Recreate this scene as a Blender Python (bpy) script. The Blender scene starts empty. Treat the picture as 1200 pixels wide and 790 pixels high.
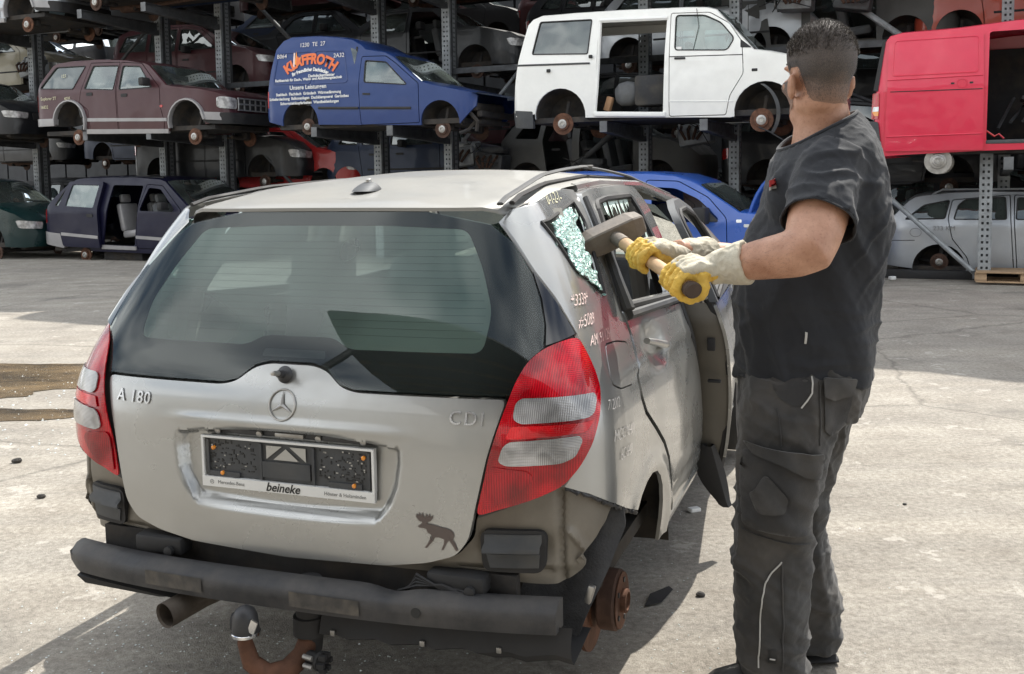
import bpy, bmesh, math, random
import numpy as np
from mathutils import Vector, Matrix, noise as mnoise
from mathutils.geometry import delaunay_2d_cdt
S = bpy.context.scene
rng = random.Random(7)
R_ = math.radians

# ------------------------------------------------------------------ camera
def cam_basis():
    p, r = R_(4.61), R_(-.83)
    F = Vector((0, math.cos(p), -math.sin(p))); X = Vector((1, 0, 0)); U = X.cross(F)
    return X*math.cos(r)+U*math.sin(r), U*math.cos(r)-X*math.sin(r), F
cd = bpy.data.cameras.new('camera'); cam = bpy.data.objects.new('camera', cd); S.collection.objects.link(cam)
_X, _U, _F = cam_basis()
cam.matrix_world = Matrix(((_X.x, _U.x, -_F.x, 0), (_X.y, _U.y, -_F.y, 0), (_X.z, _U.z, -_F.z, 1.48), (0, 0, 0, 1)))
cd.sensor_width = 36; cd.lens = 1180/1200*36; cd.shift_y = -(395-304.6)/1200
cd.clip_start = .05; cd.clip_end = 800
S.camera = cam

# ------------------------------------------------------------------ world, sun, exposure
SUN_AZ, SUN_EL = 33., 52.       # azimuth clockwise from +Y
W = bpy.data.worlds.new('World'); S.world = W; W.use_nodes = True
nt = W.node_tree; nt.nodes.clear()
def wn(t, **k):
    n = nt.nodes.new(t)
    for a, b in k.items(): setattr(n, a, b)
    return n
sky = wn('ShaderNodeTexSky', sky_type='NISHITA', sun_disc=False)
sky.sun_elevation = R_(SUN_EL); sky.sun_rotation = R_(SUN_AZ)
sky.air_density = 1.3; sky.dust_density = 2.0
tc = wn('ShaderNodeTexCoord'); mp = wn('ShaderNodeMapping'); mp.inputs['Scale'].default_value = (1, 1, 2.2)
n1 = wn('ShaderNodeTexNoise'); n1.inputs['Scale'].default_value = 2.6; n1.inputs['Detail'].default_value = 2.5; n1.inputs['Roughness'].default_value = .56
cr = wn('ShaderNodeValToRGB'); cr.color_ramp.elements[0].position = .34; cr.color_ramp.elements[1].position = .56
n2 = wn('ShaderNodeTexNoise'); n2.inputs['Scale'].default_value = 2.4; n2.inputs['Detail'].default_value = 2
cc = wn('ShaderNodeValToRGB'); cc.color_ramp.elements[0].position = .35; cc.color_ramp.elements[1].position = .7
cc.color_ramp.elements[0].color = (6.0, 6.4, 7.0, 1); cc.color_ramp.elements[1].color = (16., 16.2, 16.2, 1)
mx = wn('ShaderNodeMix', data_type='RGBA')
bg = wn('ShaderNodeBackground'); bg.inputs['Strength'].default_value = .135
out = wn('ShaderNodeOutputWorld')
L = nt.links.new
L(tc.outputs['Generated'], mp.inputs['Vector']); L(mp.outputs['Vector'], n1.inputs['Vector']); L(mp.outputs['Vector'], n2.inputs['Vector'])
L(n1.outputs['Fac'], cr.inputs['Fac']); L(n2.outputs['Fac'], cc.inputs['Fac'])
L(cr.outputs['Color'], mx.inputs['Factor']); L(sky.outputs['Color'], mx.inputs['A']); L(cc.outputs['Color'], mx.inputs['B'])
L(mx.outputs['Result'], bg.inputs['Color']); L(bg.outputs['Background'], out.inputs['Surface'])
sl = bpy.data.lights.new('sun', 'SUN'); sl.energy = 5.0; sl.angle = R_(.5); sl.color = (1, .955, .88)
so = bpy.data.objects.new('sun', sl); S.collection.objects.link(so)
_a, _e = R_(SUN_AZ), R_(SUN_EL)
so.rotation_euler = Vector((math.sin(_a)*math.cos(_e), math.cos(_a)*math.cos(_e), math.sin(_e))).to_track_quat('Z', 'Y').to_euler()
so.location = (4, 8, 12)
S.view_settings.view_transform = 'Standard'; S.view_settings.look = 'None'
S.view_settings.exposure = .34; S.view_settings.gamma = 1
S.cycles.max_bounces = 8; S.cycles.transparent_max_bounces = 24; S.cycles.glossy_bounces = 4; S.cycles.transmission_bounces = 6
S.cycles.caustics_reflective = False; S.cycles.caustics_refractive = False

# ------------------------------------------------------------------ materials
def nodemat(name):
    m = bpy.data.materials.new(name); m.use_nodes = True
    return m, m.node_tree, m.node_tree.nodes['Principled BSDF']
def _noise(t, scale, detail=4, rough=.55, stretch=None):
    c = t.nodes.new('ShaderNodeTexCoord'); n = t.nodes.new('ShaderNodeTexNoise')
    n.inputs['Scale'].default_value = scale; n.inputs['Detail'].default_value = detail; n.inputs['Roughness'].default_value = rough
    if stretch:
        m = t.nodes.new('ShaderNodeMapping'); m.inputs['Scale'].default_value = stretch
        t.links.new(c.outputs['Object'], m.inputs['Vector']); t.links.new(m.outputs['Vector'], n.inputs['Vector'])
    else: t.links.new(c.outputs['Object'], n.inputs['Vector'])
    return n
def _ramp(t, src, a, b, ca, cb):
    r = t.nodes.new('ShaderNodeValToRGB'); e = r.color_ramp.elements
    e[0].position = a; e[1].position = b; e[0].color = (*ca, 1); e[1].color = (*cb, 1)
    t.links.new(src, r.inputs['Fac']); return r
def _mix(t, fac, a, b, mode='MIX'):
    m = t.nodes.new('ShaderNodeMix'); m.data_type = 'RGBA'; m.blend_type = mode
    for s, v in (('Factor', fac), ('A', a), ('B', b)):
        if isinstance(v, (int, float)): m.inputs[s].default_value = v
        elif isinstance(v, tuple): m.inputs[s].default_value = (*v, 1) if len(v) == 3 else v
        else: t.links.new(v, m.inputs[s])
    return m.outputs['Result']
def _bump(t, b, src, strength, dist=.01):
    n = t.nodes.new('ShaderNodeBump'); n.inputs['Strength'].default_value = strength; n.inputs['Distance'].default_value = dist
    t.links.new(src, n.inputs['Height']); t.links.new(n.outputs['Normal'], b.inputs['Normal'])
def mat(name, col, rough=.5, metal=0., coat=0., var=.15, vscale=6., bump=0., bscale=60., dirt=0., dirtcol=(.20, .17, .13), stretch=None, spec=.5, sheen=0):
    m, t, b = nodemat(name)
    n = _noise(t, vscale, 5, .6, stretch)
    lo = tuple(c*(1-var) for c in col); hi = tuple(min(1, c*(1+var)) for c in col)
    c = _ramp(t, n.outputs['Fac'], .3, .7, lo, hi).outputs['Color']
    if dirt:
        d = _noise(t, vscale*.45+1.3, 5, .58)
        k = _ramp(t, d.outputs['Fac'], .45, .75, (0, 0, 0), (dirt, dirt, dirt))
        c = _mix(t, k.outputs['Color'], c, dirtcol)
        rr = _ramp(t, d.outputs['Fac'], .4, .75, (rough,)*3, (min(1, rough+.3),)*3)
        t.links.new(rr.outputs['Color'], b.inputs['Roughness'])
    else: b.inputs['Roughness'].default_value = rough
    t.links.new(c, b.inputs['Base Color'])
    b.inputs['Metallic'].default_value = metal; b.inputs['Specular IOR Level'].default_value = spec
    b.inputs['Coat Weight'].default_value = coat; b.inputs['Coat Roughness'].default_value = .06
    if sheen: b.inputs['Sheen Weight'].default_value = sheen
    if bump:
        bn = _noise(t, bscale, 5, .6); _bump(t, b, bn.outputs['Fac'], bump, .004)
    return m
def paint(name, col, metal=0., rough=.32, dirt=.35, coat=.5, spec=.5):
    return mat(name, col, rough, metal, coat, .05, 2.5, 0, 3, dirt, spec=spec, dirtcol=tuple(.6*c+.035 for c in col))
def glassmat(name, tint=(.75, .85, .82), refl=1.7, dust=.08):
    m = bpy.data.materials.new(name); m.use_nodes = True; t = m.node_tree; t.nodes.clear()
    o = t.nodes.new('ShaderNodeOutputMaterial'); tr = t.nodes.new('ShaderNodeBsdfTransparent'); tr.inputs[0].default_value = (*tint, 1)
    g = t.nodes.new('ShaderNodeBsdfGlossy'); g.inputs['Roughness'].default_value = .01; g.inputs[0].default_value = (.95, 1, 1, 1)
    f = t.nodes.new('ShaderNodeFresnel'); f.inputs['IOR'].default_value = refl
    ms = t.nodes.new('ShaderNodeMixShader'); t.links.new(f.outputs[0], ms.inputs[0]); t.links.new(tr.outputs[0], ms.inputs[1]); t.links.new(g.outputs[0], ms.inputs[2])
    df = t.nodes.new('ShaderNodeBsdfDiffuse'); df.inputs[0].default_value = (.66, .80, .74, 1)
    n = _noise(t, 2.2, 2, .5); k = _ramp(t, n.outputs['Fac'], .3, .75, (dust*.3,)*3, (dust*2,)*3)
    m2 = t.nodes.new('ShaderNodeMixShader'); t.links.new(k.outputs['Color'], m2.inputs[0]); t.links.new(ms.outputs[0], m2.inputs[1]); t.links.new(df.outputs[0], m2.inputs[2])
    t.links.new(m2.outputs[0], o.inputs['Surface']); return m

M = {}
M['silver'] = mat('silver_paint', (.41, .415, .405), .23, .65, .7, .04, 3.2, 0, 3, .34, dirtcol=(.36, .33, .28))
M['silver_dusty'] = mat('dusty_silver_roof', (.285, .28, .26), .42, .35, .25, .06, 2.2, 0, 3, .4, dirtcol=(.235, .22, .19))
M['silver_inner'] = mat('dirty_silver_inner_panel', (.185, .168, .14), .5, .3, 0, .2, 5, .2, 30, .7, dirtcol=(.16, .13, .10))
M['black_plastic'] = mat('black_plastic', (.028, .028, .03), .42, 0, 0, .2, 8, .12, 90, .5, dirtcol=(.10, .09, .08))
M['dull_plastic'] = mat('dull_grey_plastic', (.055, .058, .062), .55, 0, 0, .2, 8, .1, 60, .5, dirtcol=(.14, .13, .11))
M['rubber'] = mat('rubber', (.018, .018, .019), .62, 0, 0, .2, 10, .1, 40, .3, dirtcol=(.09, .08, .07))
M['gloss_black'] = mat('gloss_black', (.012, .012, .013), .06, 0, .7, .1)
M['frit'] = mat('black_ceramic_border', (.008, .008, .009), .7, 0, 0, .1, spec=.1)
M['grey_cloth'] = mat('grey_cloth', (.11, .115, .12), .9, 0, 0, .15, 9, .4, 220, .2)
M['beige_trim'] = mat('beige_trim', (.135, .125, .105), .6, 0, 0, .08, 4, .1, 50, .3, dirtcol=(.2, .18, .14))
M['dark_interior'] = mat('dark_interior', (.022, .023, .025), .7, 0, 0, .2, 6, .1, 40, .3)
M['underbody'] = mat('underbody', (.030, .028, .027), .8, 0, 0, .4, 7, .5, 30, .6, dirtcol=(.11, .085, .06))
M['felt'] = mat('felt_liner', (.045, .045, .047), .95, 0, 0, .35, 14, .8, 160, .5, dirtcol=(.10, .095, .085))
M['rust'] = mat('rust', (.135, .062, .036), .75, .25, 0, .45, 14, .5, 60, .6, dirtcol=(.08, .045, .03))
M['rust_dark'] = mat('dark_rust', (.09, .05, .035), .8, .2, 0, .4, 14, .5, 50, .5, dirtcol=(.04, .03, .025))
M['steel'] = mat('steel', (.42, .41, .39), .35, .9, 0, .2, 12, .2, 50, .4)
M['badge_letters'] = mat('badge_letters', (.58, .58, .58), .22, .7, 0, .02)
M['chrome'] = mat('chrome', (.75, .75, .75), .12, 1, 0, .1, 12)
M['scuffed_black'] = mat('scuffed_black_plastic', (.026, .026, .028), .5, 0, 0, .3, 9, .3, 70, .75, dirtcol=(.12, .11, .10), stretch=(.5, 1, 3))
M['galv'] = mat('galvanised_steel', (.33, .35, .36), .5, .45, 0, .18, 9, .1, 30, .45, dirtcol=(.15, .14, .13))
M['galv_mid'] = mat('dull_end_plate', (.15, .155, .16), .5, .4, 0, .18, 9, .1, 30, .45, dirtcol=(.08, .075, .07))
M['galv_dark'] = mat('dark_steel', (.085, .09, .095), .55, .4, 0, .25, 7, .1, 30, .4, dirtcol=(.06, .05, .045))  # steel tone lowered to help the rack interior read as shade
M['clear_lens'] = mat('clear_lens', (.72, .74, .74), .15, .2, .8, .12, 30, .3, 90)
M['amber_lens'] = mat('amber_lens', (.85, .30, .03), .2, 0, .8, .1)
M['red_lens_plain'] = mat('red_lens', (.42, .012, .012), .15, 0, .8, .15, 20, .2, 80)
M['white_plastic'] = mat('white_print', (.75, .75, .73), .5, 0, 0, .03)
M['print_black'] = mat('black_print', (.02, .02, .02), .5)
M['print_grey'] = mat('grey_print', (.25, .25, .25), .5)
M['chalk_white'] = mat('white_marker', (.80, .76, .72), .8, var=.1, vscale=60)
M['chalk_pink'] = mat('pink_marker', (.80, .62, .58), .8, var=.1, vscale=60)
M['chalk_yellow'] = mat('yellow_marker', (.66, .63, .42), .8, var=.1, vscale=60)
M['badge_brown'] = mat('brown_sticker', (.11, .085, .075), .5)
M['glass'] = glassmat('car_glass', (.80, .88, .85), 1.62, .05)
M['glass_rear'] = glassmat('rear_window_glass', (.84, .93, .89), 1.56, .015)
M['glass_dark'] = glassmat('tinted_glass', (.05, .06, .07), 2.1, .05)
M['glass_green'] = glassmat('green_glass', (.40, .60, .56), 2.3, .12)

# ------------------------------------------------------------------ object helpers
COL = S.collection
def tag(o, label=None, cat=None, group=None, kind=None):
    if label: o['label'] = label
    if cat: o['category'] = cat
    if group: o['group'] = group
    if kind: o['kind'] = kind
    return o
def thing(name, label, cat, loc=(0, 0, 0), rz=0, group=None):
    o = bpy.data.objects.new(name, None); COL.objects.link(o)
    o.location = loc; o.rotation_euler = (0, 0, rz); o.empty_display_size = .2
    return tag(o, label, cat, group)
def mesh_obj(name, V, Fc, m, parent=None, smooth=True, angle=35, label=None):
    me = bpy.data.meshes.new(name)
    me.from_pydata([tuple(v) for v in V], [], [tuple(f) for f in Fc]); me.validate()
    return link_mesh(name, me, m, parent, smooth, angle, label)
def link_mesh(name, me, m, parent=None, smooth=True, angle=35, label=None):
    if m: me.materials.append(M[m] if isinstance(m, str) else m)
    if smooth:
        me.shade_smooth()
        if angle: me.set_sharp_from_angle(angle=R_(angle))
    o = bpy.data.objects.new(name, me); COL.objects.link(o)
    if parent: o.parent = parent
    if label: o['label'] = label
    return o
class MB:
    """collects simple solids, build() makes ONE mesh object"""
    def __init__(s): s.V = []; s.F = []
    def add(s, V, F):
        k = len(s.V); s.V += [Vector(v) for v in V]; s.F += [tuple(i+k for i in f) for f in F]; return s
    def box(s, c, d, rot=None, bev=0.):
        c = Vector(c); hx, hy, hz = d[0]/2, d[1]/2, d[2]/2
        if bev:
            bm = bmesh.new(); bmesh.ops.create_cube(bm, size=1)
            for v in bm.verts: v.co = Vector((v.co.x*d[0], v.co.y*d[1], v.co.z*d[2]))
            bmesh.ops.bevel(bm, geom=bm.edges[:], offset=bev, segments=2, affect='EDGES', profile=.5)
            V = [v.co.copy() for v in bm.verts]; F = [[v.index for v in f.verts] for f in bm.faces]; bm.free()
        else:
            V = [Vector((x*hx, y*hy, z*hz)) for x in (-1, 1) for y in (-1, 1) for z in (-1, 1)]
            F = [(0, 1, 3, 2), (4, 6, 7, 5), (0, 4, 5, 1), (2, 3, 7, 6), (0, 2, 6, 4), (1, 5, 7, 3)]
        if rot: V = [rot @ v for v in V]
        return s.add([v+c for v in V], F)
    def tube(s, P, r, n=8, caps=True, flat=None):
        """swept tube; r float or list; flat=(a,b) ellipse multipliers"""
        P = [Vector(p) for p in P]; R = r if isinstance(r, (list, tuple)) else [r]*len(P)
        V = []; F = []; up = None
        for i, p in enumerate(P):
            d = (P[min(i+1, len(P)-1)]-P[max(i-1, 0)]).normalized()
            if up is None: up = Vector((0, 0, 1)) if abs(d.z) < .9 else Vector((0, 1, 0))
            a = d.cross(up).normalized(); b = a.cross(d).normalized(); up = b
            fa, fb = flat or (1, 1)
            V += [p+a*math.cos(t)*R[i]*fa+b*math.sin(t)*R[i]*fb for t in [2*math.pi*k/n for k in range(n)]]
        for i in range(len(P)-1):
            for k in range(n): F.append((i*n+k, i*n+(k+1) % n, (i+1)*n+(k+1) % n, (i+1)*n+k))
        if caps: F += [tuple(range(n-1, -1, -1)), tuple((len(P)-1)*n+k for k in range(n))]
        return s.add(V, F)
    def lathe(s, prof, c, ax=(0, 0, 1), n=24):
        """prof: (radius, height) along ax"""
        ax = Vector(ax).normalized(); c = Vector(c)
        a = ax.orthogonal().normalized(); b = ax.cross(a)
        V = []; F = []
        for r, h in prof:
            V += [c+ax*h+(a*math.cos(t)+b*math.sin(t))*max(r, 1e-4) for t in [2*math.pi*k/n for k in range(n)]]
        for i in range(len(prof)-1):
            for k in range(n): F.append((i*n+k, i*n+(k+1) % n, (i+1)*n+(k+1) % n, (i+1)*n+k))
        F += [tuple(range(n-1, -1, -1)), tuple((len(prof)-1)*n+k for k in range(n))]
        return s.add(V, F)
    def build(s, name, m, parent=None, smooth=True, angle=35, label=None):
        o = mesh_obj(name, s.V, s.F, m, parent, False, 0, label)
        bm = bmesh.new(); bm.from_mesh(o.data); bmesh.ops.recalc_face_normals(bm, faces=bm.faces[:]); bm.to_mesh(o.data); bm.free()
        if smooth: o.data.shade_smooth(); o.data.set_sharp_from_angle(angle=R_(angle))
        return o
def inside(pts, poly):
    P = np.asarray(poly); x, y = pts[:, 0], pts[:, 1]; r = np.zeros(len(pts), bool); j = len(P)-1
    for i in range(len(P)):
        xi, yi, xj, yj = *P[i], *P[j]
        if yi != yj:
            c = ((yi > y) != (yj > y)) & (x < (xj-xi)*(y-yi)/(yj-yi)+xi); r ^= c
        j = i
    return r
def resample(poly, h, closed=True):
    o = []; n = len(poly)
    for i in range(n if closed else n-1):
        a = np.array(poly[i], float); b = np.array(poly[(i+1) % n], float); k = max(1, int(np.ceil(np.linalg.norm(b-a)/h)))
        o += [tuple(a+(b-a)*t/k) for t in range(k)]
    if not closed: o.append(tuple(poly[-1]))
    return o
def rounded(poly, r, n=5):
    """round corners of polygon"""
    o = []; N = len(poly)
    for i in range(N):
        p = np.array(poly[i], float); a = np.array(poly[i-1], float)-p; b = np.array(poly[(i+1) % N], float)-p
        la, lb = np.linalg.norm(a), np.linalg.norm(b); rr = r[i] if isinstance(r, (list, tuple)) else r
        rr = min(rr, la*.48, lb*.48)
        if rr < 1e-4: o.append(tuple(p)); continue
        A, B = p+a/la*rr, p+b/lb*rr
        for k in range(n+1):
            t = k/n; o.append(tuple((1-t)**2*A+2*t*(1-t)*p+t*t*B))
    return o
def smooth_closed(poly, it=2):
    for _ in range(it):
        q = []
        for i in range(len(poly)):
            a = np.array(poly[i], float); b = np.array(poly[(i+1) % len(poly)], float)
            q += [tuple(a*.75+b*.25), tuple(a*.25+b*.75)]
        poly = q
    return poly
def offset_poly(poly, d):
    P = np.array(poly, float); A = 0.5*np.sum(P[:, 0]*np.roll(P[:, 1], -1)-np.roll(P[:, 0], -1)*P[:, 1]); s = 1 if A > 0 else -1
    e1 = P-np.roll(P, 1, 0); e2 = np.roll(P, -1, 0)-P
    def nn(e): l = np.linalg.norm(e, axis=1, keepdims=True); l[l == 0] = 1; e = e/l; return np.stack([e[:, 1], -e[:, 0]], 1)
    n = nn(e1)+nn(e2); l = (n**2).sum(1, keepdims=True)/2; l[l < .35] = .35
    return [tuple(p) for p in P+s*d*n/l]
def tri2d(outer, holes, h):
    outer = resample(outer, h); holes = [resample(q, h) for q in holes]
    pts = list(outer); edges = [(i, (i+1) % len(outer)) for i in range(len(outer))]
    for q in holes:
        k = len(pts); pts += q; edges += [(k+i, k+(i+1) % len(q)) for i in range(len(q))]
    A = np.array(outer); lo, hi = A.min(0), A.max(0)
    gx = np.arange(lo[0]+h*.5, hi[0], h); gy = np.arange(lo[1]+h*.5, hi[1], h*.87)
    if len(gx) and len(gy):
        G = np.array([(x+(h/2 if j % 2 else 0), y) for j, y in enumerate(gy) for x in gx])
        k = inside(G, outer)
        for q in holes: k &= ~inside(G, q)
        G = G[k]
        if len(G):
            B = np.array(pts); d = np.min(((G[:, None, :]-B[None])**2).sum(2), 1) if len(G)*len(B) < 4e6 else np.array([np.min(((g-B)**2).sum(1)) for g in G])
            G = G[d > (h*.45)**2]; pts += [tuple(g) for g in G]
    r = delaunay_2d_cdt([Vector(p) for p in pts], edges, [], 0, 1e-6)
    V = np.array([tuple(v) for v in r[0]]); T = np.array([tuple(f) for f in r[2] if len(f) == 3])
    c = V[T].mean(1); k = inside(c, outer)
    for q in holes: k &= ~inside(c, q)
    return V, T[k]
def panel(name, outer, holes, fmap, m, parent, h=.04, thick=0., direction=None, label=None, angle=40, rim=None, cn=True, ne=.02):
    """2D outline with holes -> curved sheet through fmap(V Nx2)->Nx3, given thickness along direction"""
    V, T = tri2d(outer, holes, h)
    P = fmap(V)
    F = [tuple(int(i) for i in t) for t in T]; nf = len(F)
    if cn:
        e = ne; du = fmap(V+np.array([e, 0]))-fmap(V-np.array([e, 0])); dv = fmap(V+np.array([0, e]))-fmap(V-np.array([0, e])); CN = np.cross(du, dv); ll = np.linalg.norm(CN, axis=1, keepdims=True); ll[ll < 1e-9] = 1; CN = CN/ll
    if thick:
        if direction is None:
            N = np.zeros_like(P); fn = np.cross(P[T[:, 1]]-P[T[:, 0]], P[T[:, 2]]-P[T[:, 0]])
            for k in range(3): np.add.at(N, T[:, k], fn)
            l = np.linalg.norm(N, axis=1, keepdims=True); l[l == 0] = 1; D = N/l
        else: D = np.tile(np.array(direction, float), (len(P), 1))
        n = len(P); Q = P+D*thick
        cnt = {}
        for t in F:
            for a, b in ((t[0], t[1]), (t[1], t[2]), (t[2], t[0])): cnt[(a, b)] = 1
        rimf = [(b, a, a+n, b+n) for (a, b) in cnt if (b, a) not in cnt]
        F = F+[(t[2]+n, t[1]+n, t[0]+n) for t in F]+rimf
        P = np.vstack([P, Q])
    o = mesh_obj(name, P, F, m, parent, False, 0, label)
    bm = bmesh.new(); bm.from_mesh(o.data)
    if thick: bmesh.ops.recalc_face_normals(bm, faces=bm.faces[:])
    bm.to_mesh(o.data); bm.free()
    o.data.shade_smooth(); o.data.set_sharp_from_angle(angle=R_(angle))
    if cn:
        me = o.data; nv = len(V); L_ = []
        for p in me.polygons:
            front = all(v < nv for v in p.vertices); pn = p.normal
            for v in p.vertices:
                if front:
                    c = Vector(CN[v]); c = -c if c.dot(pn) < 0 else c; L_.append(c if c.dot(pn) > .6 else Vector((0, 0, 0)))
                else: L_.append(Vector((0, 0, 0)))
        me.normals_split_custom_set(L_)
    return o
def text_data(txt, size, extr=.001, shear=0., align='CENTER', bold=0., space=1.):
    c = bpy.data.curves.new('txt', 'FONT'); c.body = txt; c.size = size; c.extrude = extr; c.shear = shear
    c.align_x = align; c.align_y = 'CENTER'; c.offset = bold; c.space_character = space; c.resolution_u = 3
    o = bpy.data.objects.new('txt', c); COL.objects.link(o)
    dg = bpy.context.evaluated_depsgraph_get(); dg.update()
    me = bpy.data.meshes.new_from_object(o.evaluated_get(dg)); bpy.data.objects.remove(o); bpy.data.curves.remove(c)
    return me
def text_on(name, txt, size, fmap, m, parent, **k):
    """fmap: Nx3 (x along, y up, z out) -> Nx3"""
    me = text_data(txt, size, **k)
    P = np.array([tuple(v.co) for v in me.vertices]).reshape(-1, 3)
    P = fmap(P)
    for v, p in zip(me.vertices, P): v.co = p
    me.materials.clear()
    return link_mesh(name, me, m, parent, False)
def loft(name, rows, m, parent, close=False, thick=0, angle=40, label=None):
    """rows: list of equal-length point lists"""
    n = len(rows[0]); V = [p for r in rows for p in r]; F = []
    for i in range(len(rows)-1):
        for k in range(n if close else n-1): F.append((i*n+k, i*n+(k+1) % n, (i+1)*n+(k+1) % n, (i+1)*n+k))
    return mesh_obj(name, V, F, m, parent, True, angle, label)
# ------------------------------------------------------------------ ground
RA = R_(24.6)
RU = Vector((math.cos(RA), -math.sin(RA), 0)); RV = Vector((math.sin(RA), math.cos(RA), 0)); RO = Vector((0, 15.72, 0))
def rw(u, v, z=0.): return RO+RU*u+RV*v+Vector((0, 0, z))
def ground_mat():
    m, t, b = nodemat('yard_concrete')
    big = _noise(t, .35, 4, .5); mid = _noise(t, 2.2, 8, .68); fine = _noise(t, 38, 6, .72); grit = _noise(t, 190, 3, .7)
    # directional tyre scuffs lying along the rack
    tcn = t.nodes.new('ShaderNodeTexCoord'); mpn = t.nodes.new('ShaderNodeMapping'); mpn.inputs['Rotation'].default_value = (0, 0, RA+.12)
    mpn.inputs['Scale'].default_value = (.16, 2.6, 1)
    st = t.nodes.new('ShaderNodeTexNoise'); st.inputs['Scale'].default_value = 1.1; st.inputs['Detail'].default_value = 8; st.inputs['Roughness'].default_value = .68
    t.links.new(tcn.outputs['Object'], mpn.inputs['Vector']); t.links.new(mpn.outputs['Vector'], st.inputs['Vector'])
    c = _ramp(t, mid.outputs['Fac'], .3, .72, (.35, .315, .265), (.56, .52, .45)).outputs['Color']
    k = _ramp(t, st.outputs['Fac'], .40, .66, (0, 0, 0), (.42, .42, .42)).outputs['Color']
    c = _mix(t, k, c, (.21, .20, .185))
    k = _ramp(t, big.outputs['Fac'], .42, .62, (0, 0, 0), (.35, .35, .35)).outputs['Color']
    c = _mix(t, k, c, (.27, .25, .225))
    k = _ramp(t, fine.outputs['Fac'], .30, .72, (.58, .57, .56), (1.22, 1.22, 1.22)).outputs['Color']
    c = _mix(t, 1., c, k, 'MULTIPLY')
    k = _ramp(t, grit.outputs['Fac'], .28, .5, (.5, .5, .5), (1, 1, 1)).outputs['Color']
    c = _mix(t, .8, c, k, 'MULTIPLY')
    # hairline cracks
    vo = t.nodes.new('ShaderNodeTexVoronoi'); vo.feature = 'DISTANCE_TO_EDGE'; vo.inputs['Scale'].default_value = .33
    wob = t.nodes.new('ShaderNodeMix'); wob.data_type = 'VECTOR'; wob.inputs['Factor'].default_value = .18
    t.links.new(tcn.outputs['Object'], wob.inputs['A']); t.links.new(mid.outputs['Color'], wob.inputs['B']); t.links.new(wob.outputs['Result'], vo.inputs['Vector'])
    k = _ramp(t, vo.outputs['Distance'], .0, .006, (.3, .3, .3), (1, 1, 1)).outputs['Color']
    c = _mix(t, .5, c, k, 'MULTIPLY')
    oil = _noise(t, .9, 7, .62, (1, 1.3, 1)); k = _ramp(t, oil.outputs['Fac'], .56, .72, (0, 0, 0), (.8, .8, .8)).outputs['Color']
    c = _mix(t, k, c, (.15, .14, .125))
    rub = _noise(t, 9, 6, .75); k = _ramp(t, rub.outputs['Fac'], .55, .75, (1, 1, 1), (.74, .72, .70)).outputs['Color']; c = _mix(t, 1., c, k, 'MULTIPLY')
    # shallow spalled patches, paler inside
    sp = _noise(t, 3.6, 7, .72); k = _ramp(t, sp.outputs['Fac'], .60, .635, (0, 0, 0), (.5, .5, .5)).outputs['Color']; c = _mix(t, k, c, (.60, .56, .50))
    sp2 = _noise(t, 5.1, 8, .75, (1, 2, 1)); k = _ramp(t, sp2.outputs['Fac'], .62, .67, (0, 0, 0), (.55, .55, .55)).outputs['Color']; c = _mix(t, k, c, (.20, .185, .165))
    t.links.new(c, b.inputs['Base Color']); b.inputs['Roughness'].default_value = .88; b.inputs['Specular IOR Level'].default_value = .3
    a = t.nodes.new('ShaderNodeMath'); a.operation = 'ADD'; t.links.new(fine.outputs['Fac'], a.inputs[0]); t.links.new(grit.outputs['Fac'], a.inputs[1])
    _bump(t, b, a.outputs[0], .8, .008)
    return m
M['ground'] = ground_mat()
g = mesh_obj('ground', [(-250, -250, 0), (250, -250, 0), (250, 250, 0), (-250, 250, 0)], [(0, 1, 2, 3)], 'ground', None, False)
g['kind'] = 'structure'
def wet_mat():
    m, t, b = nodemat('wet_mud')
    st = _noise(t, 1.1, 8, .72, (1, 2.2, 1)); sp = _noise(t, 45, 3, .6)
    c = _ramp(t, st.outputs['Fac'], .38, .62, (.045, .036, .026), (.21, .150, .085)).outputs['Color']
    k = _ramp(t, sp.outputs['Fac'], .66, .70, (0, 0, 0), (.8, .8, .8)).outputs['Color']
    c = _mix(t, k, c, (.6, .6, .58))
    t.links.new(c, b.inputs['Base Color']); b.inputs['Roughness'].default_value = .22
    _bump(t, b, st.outputs['Fac'], .3, .01); return m
M['wet'] = wet_mat()
def blob(cx, cy, rx, ry, seed, n=90, rz=0.):
    o = []
    for i in range(n):
        a = 2*math.pi*i/n; p = Vector((math.cos(a)*1.6, math.sin(a)*1.6, seed)); r = 1+.42*mnoise.noise(p)+.14*mnoise.noise(p*3.1)+.07*mnoise.noise(p*9)
        x, y = rx*r*math.cos(a), ry*r*math.sin(a); o.append((cx+x*math.cos(rz)-y*math.sin(rz), cy+x*math.sin(rz)+y*math.cos(rz)))
    return o
for (cx, cy, rx, ry, sd, nm) in ((-4.6, 7.6, 1.75, .72, 3.3, 'a'), (-3.35, 6.42, .62, .17, 8.1, 'b')):
    V, T = tri2d(blob(cx, cy, rx, ry, sd), [], .25)
    o = mesh_obj('puddle', [(x, y, .004) for x, y in V], T, 'wet', None, False); o['kind'] = 'structure'
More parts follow.
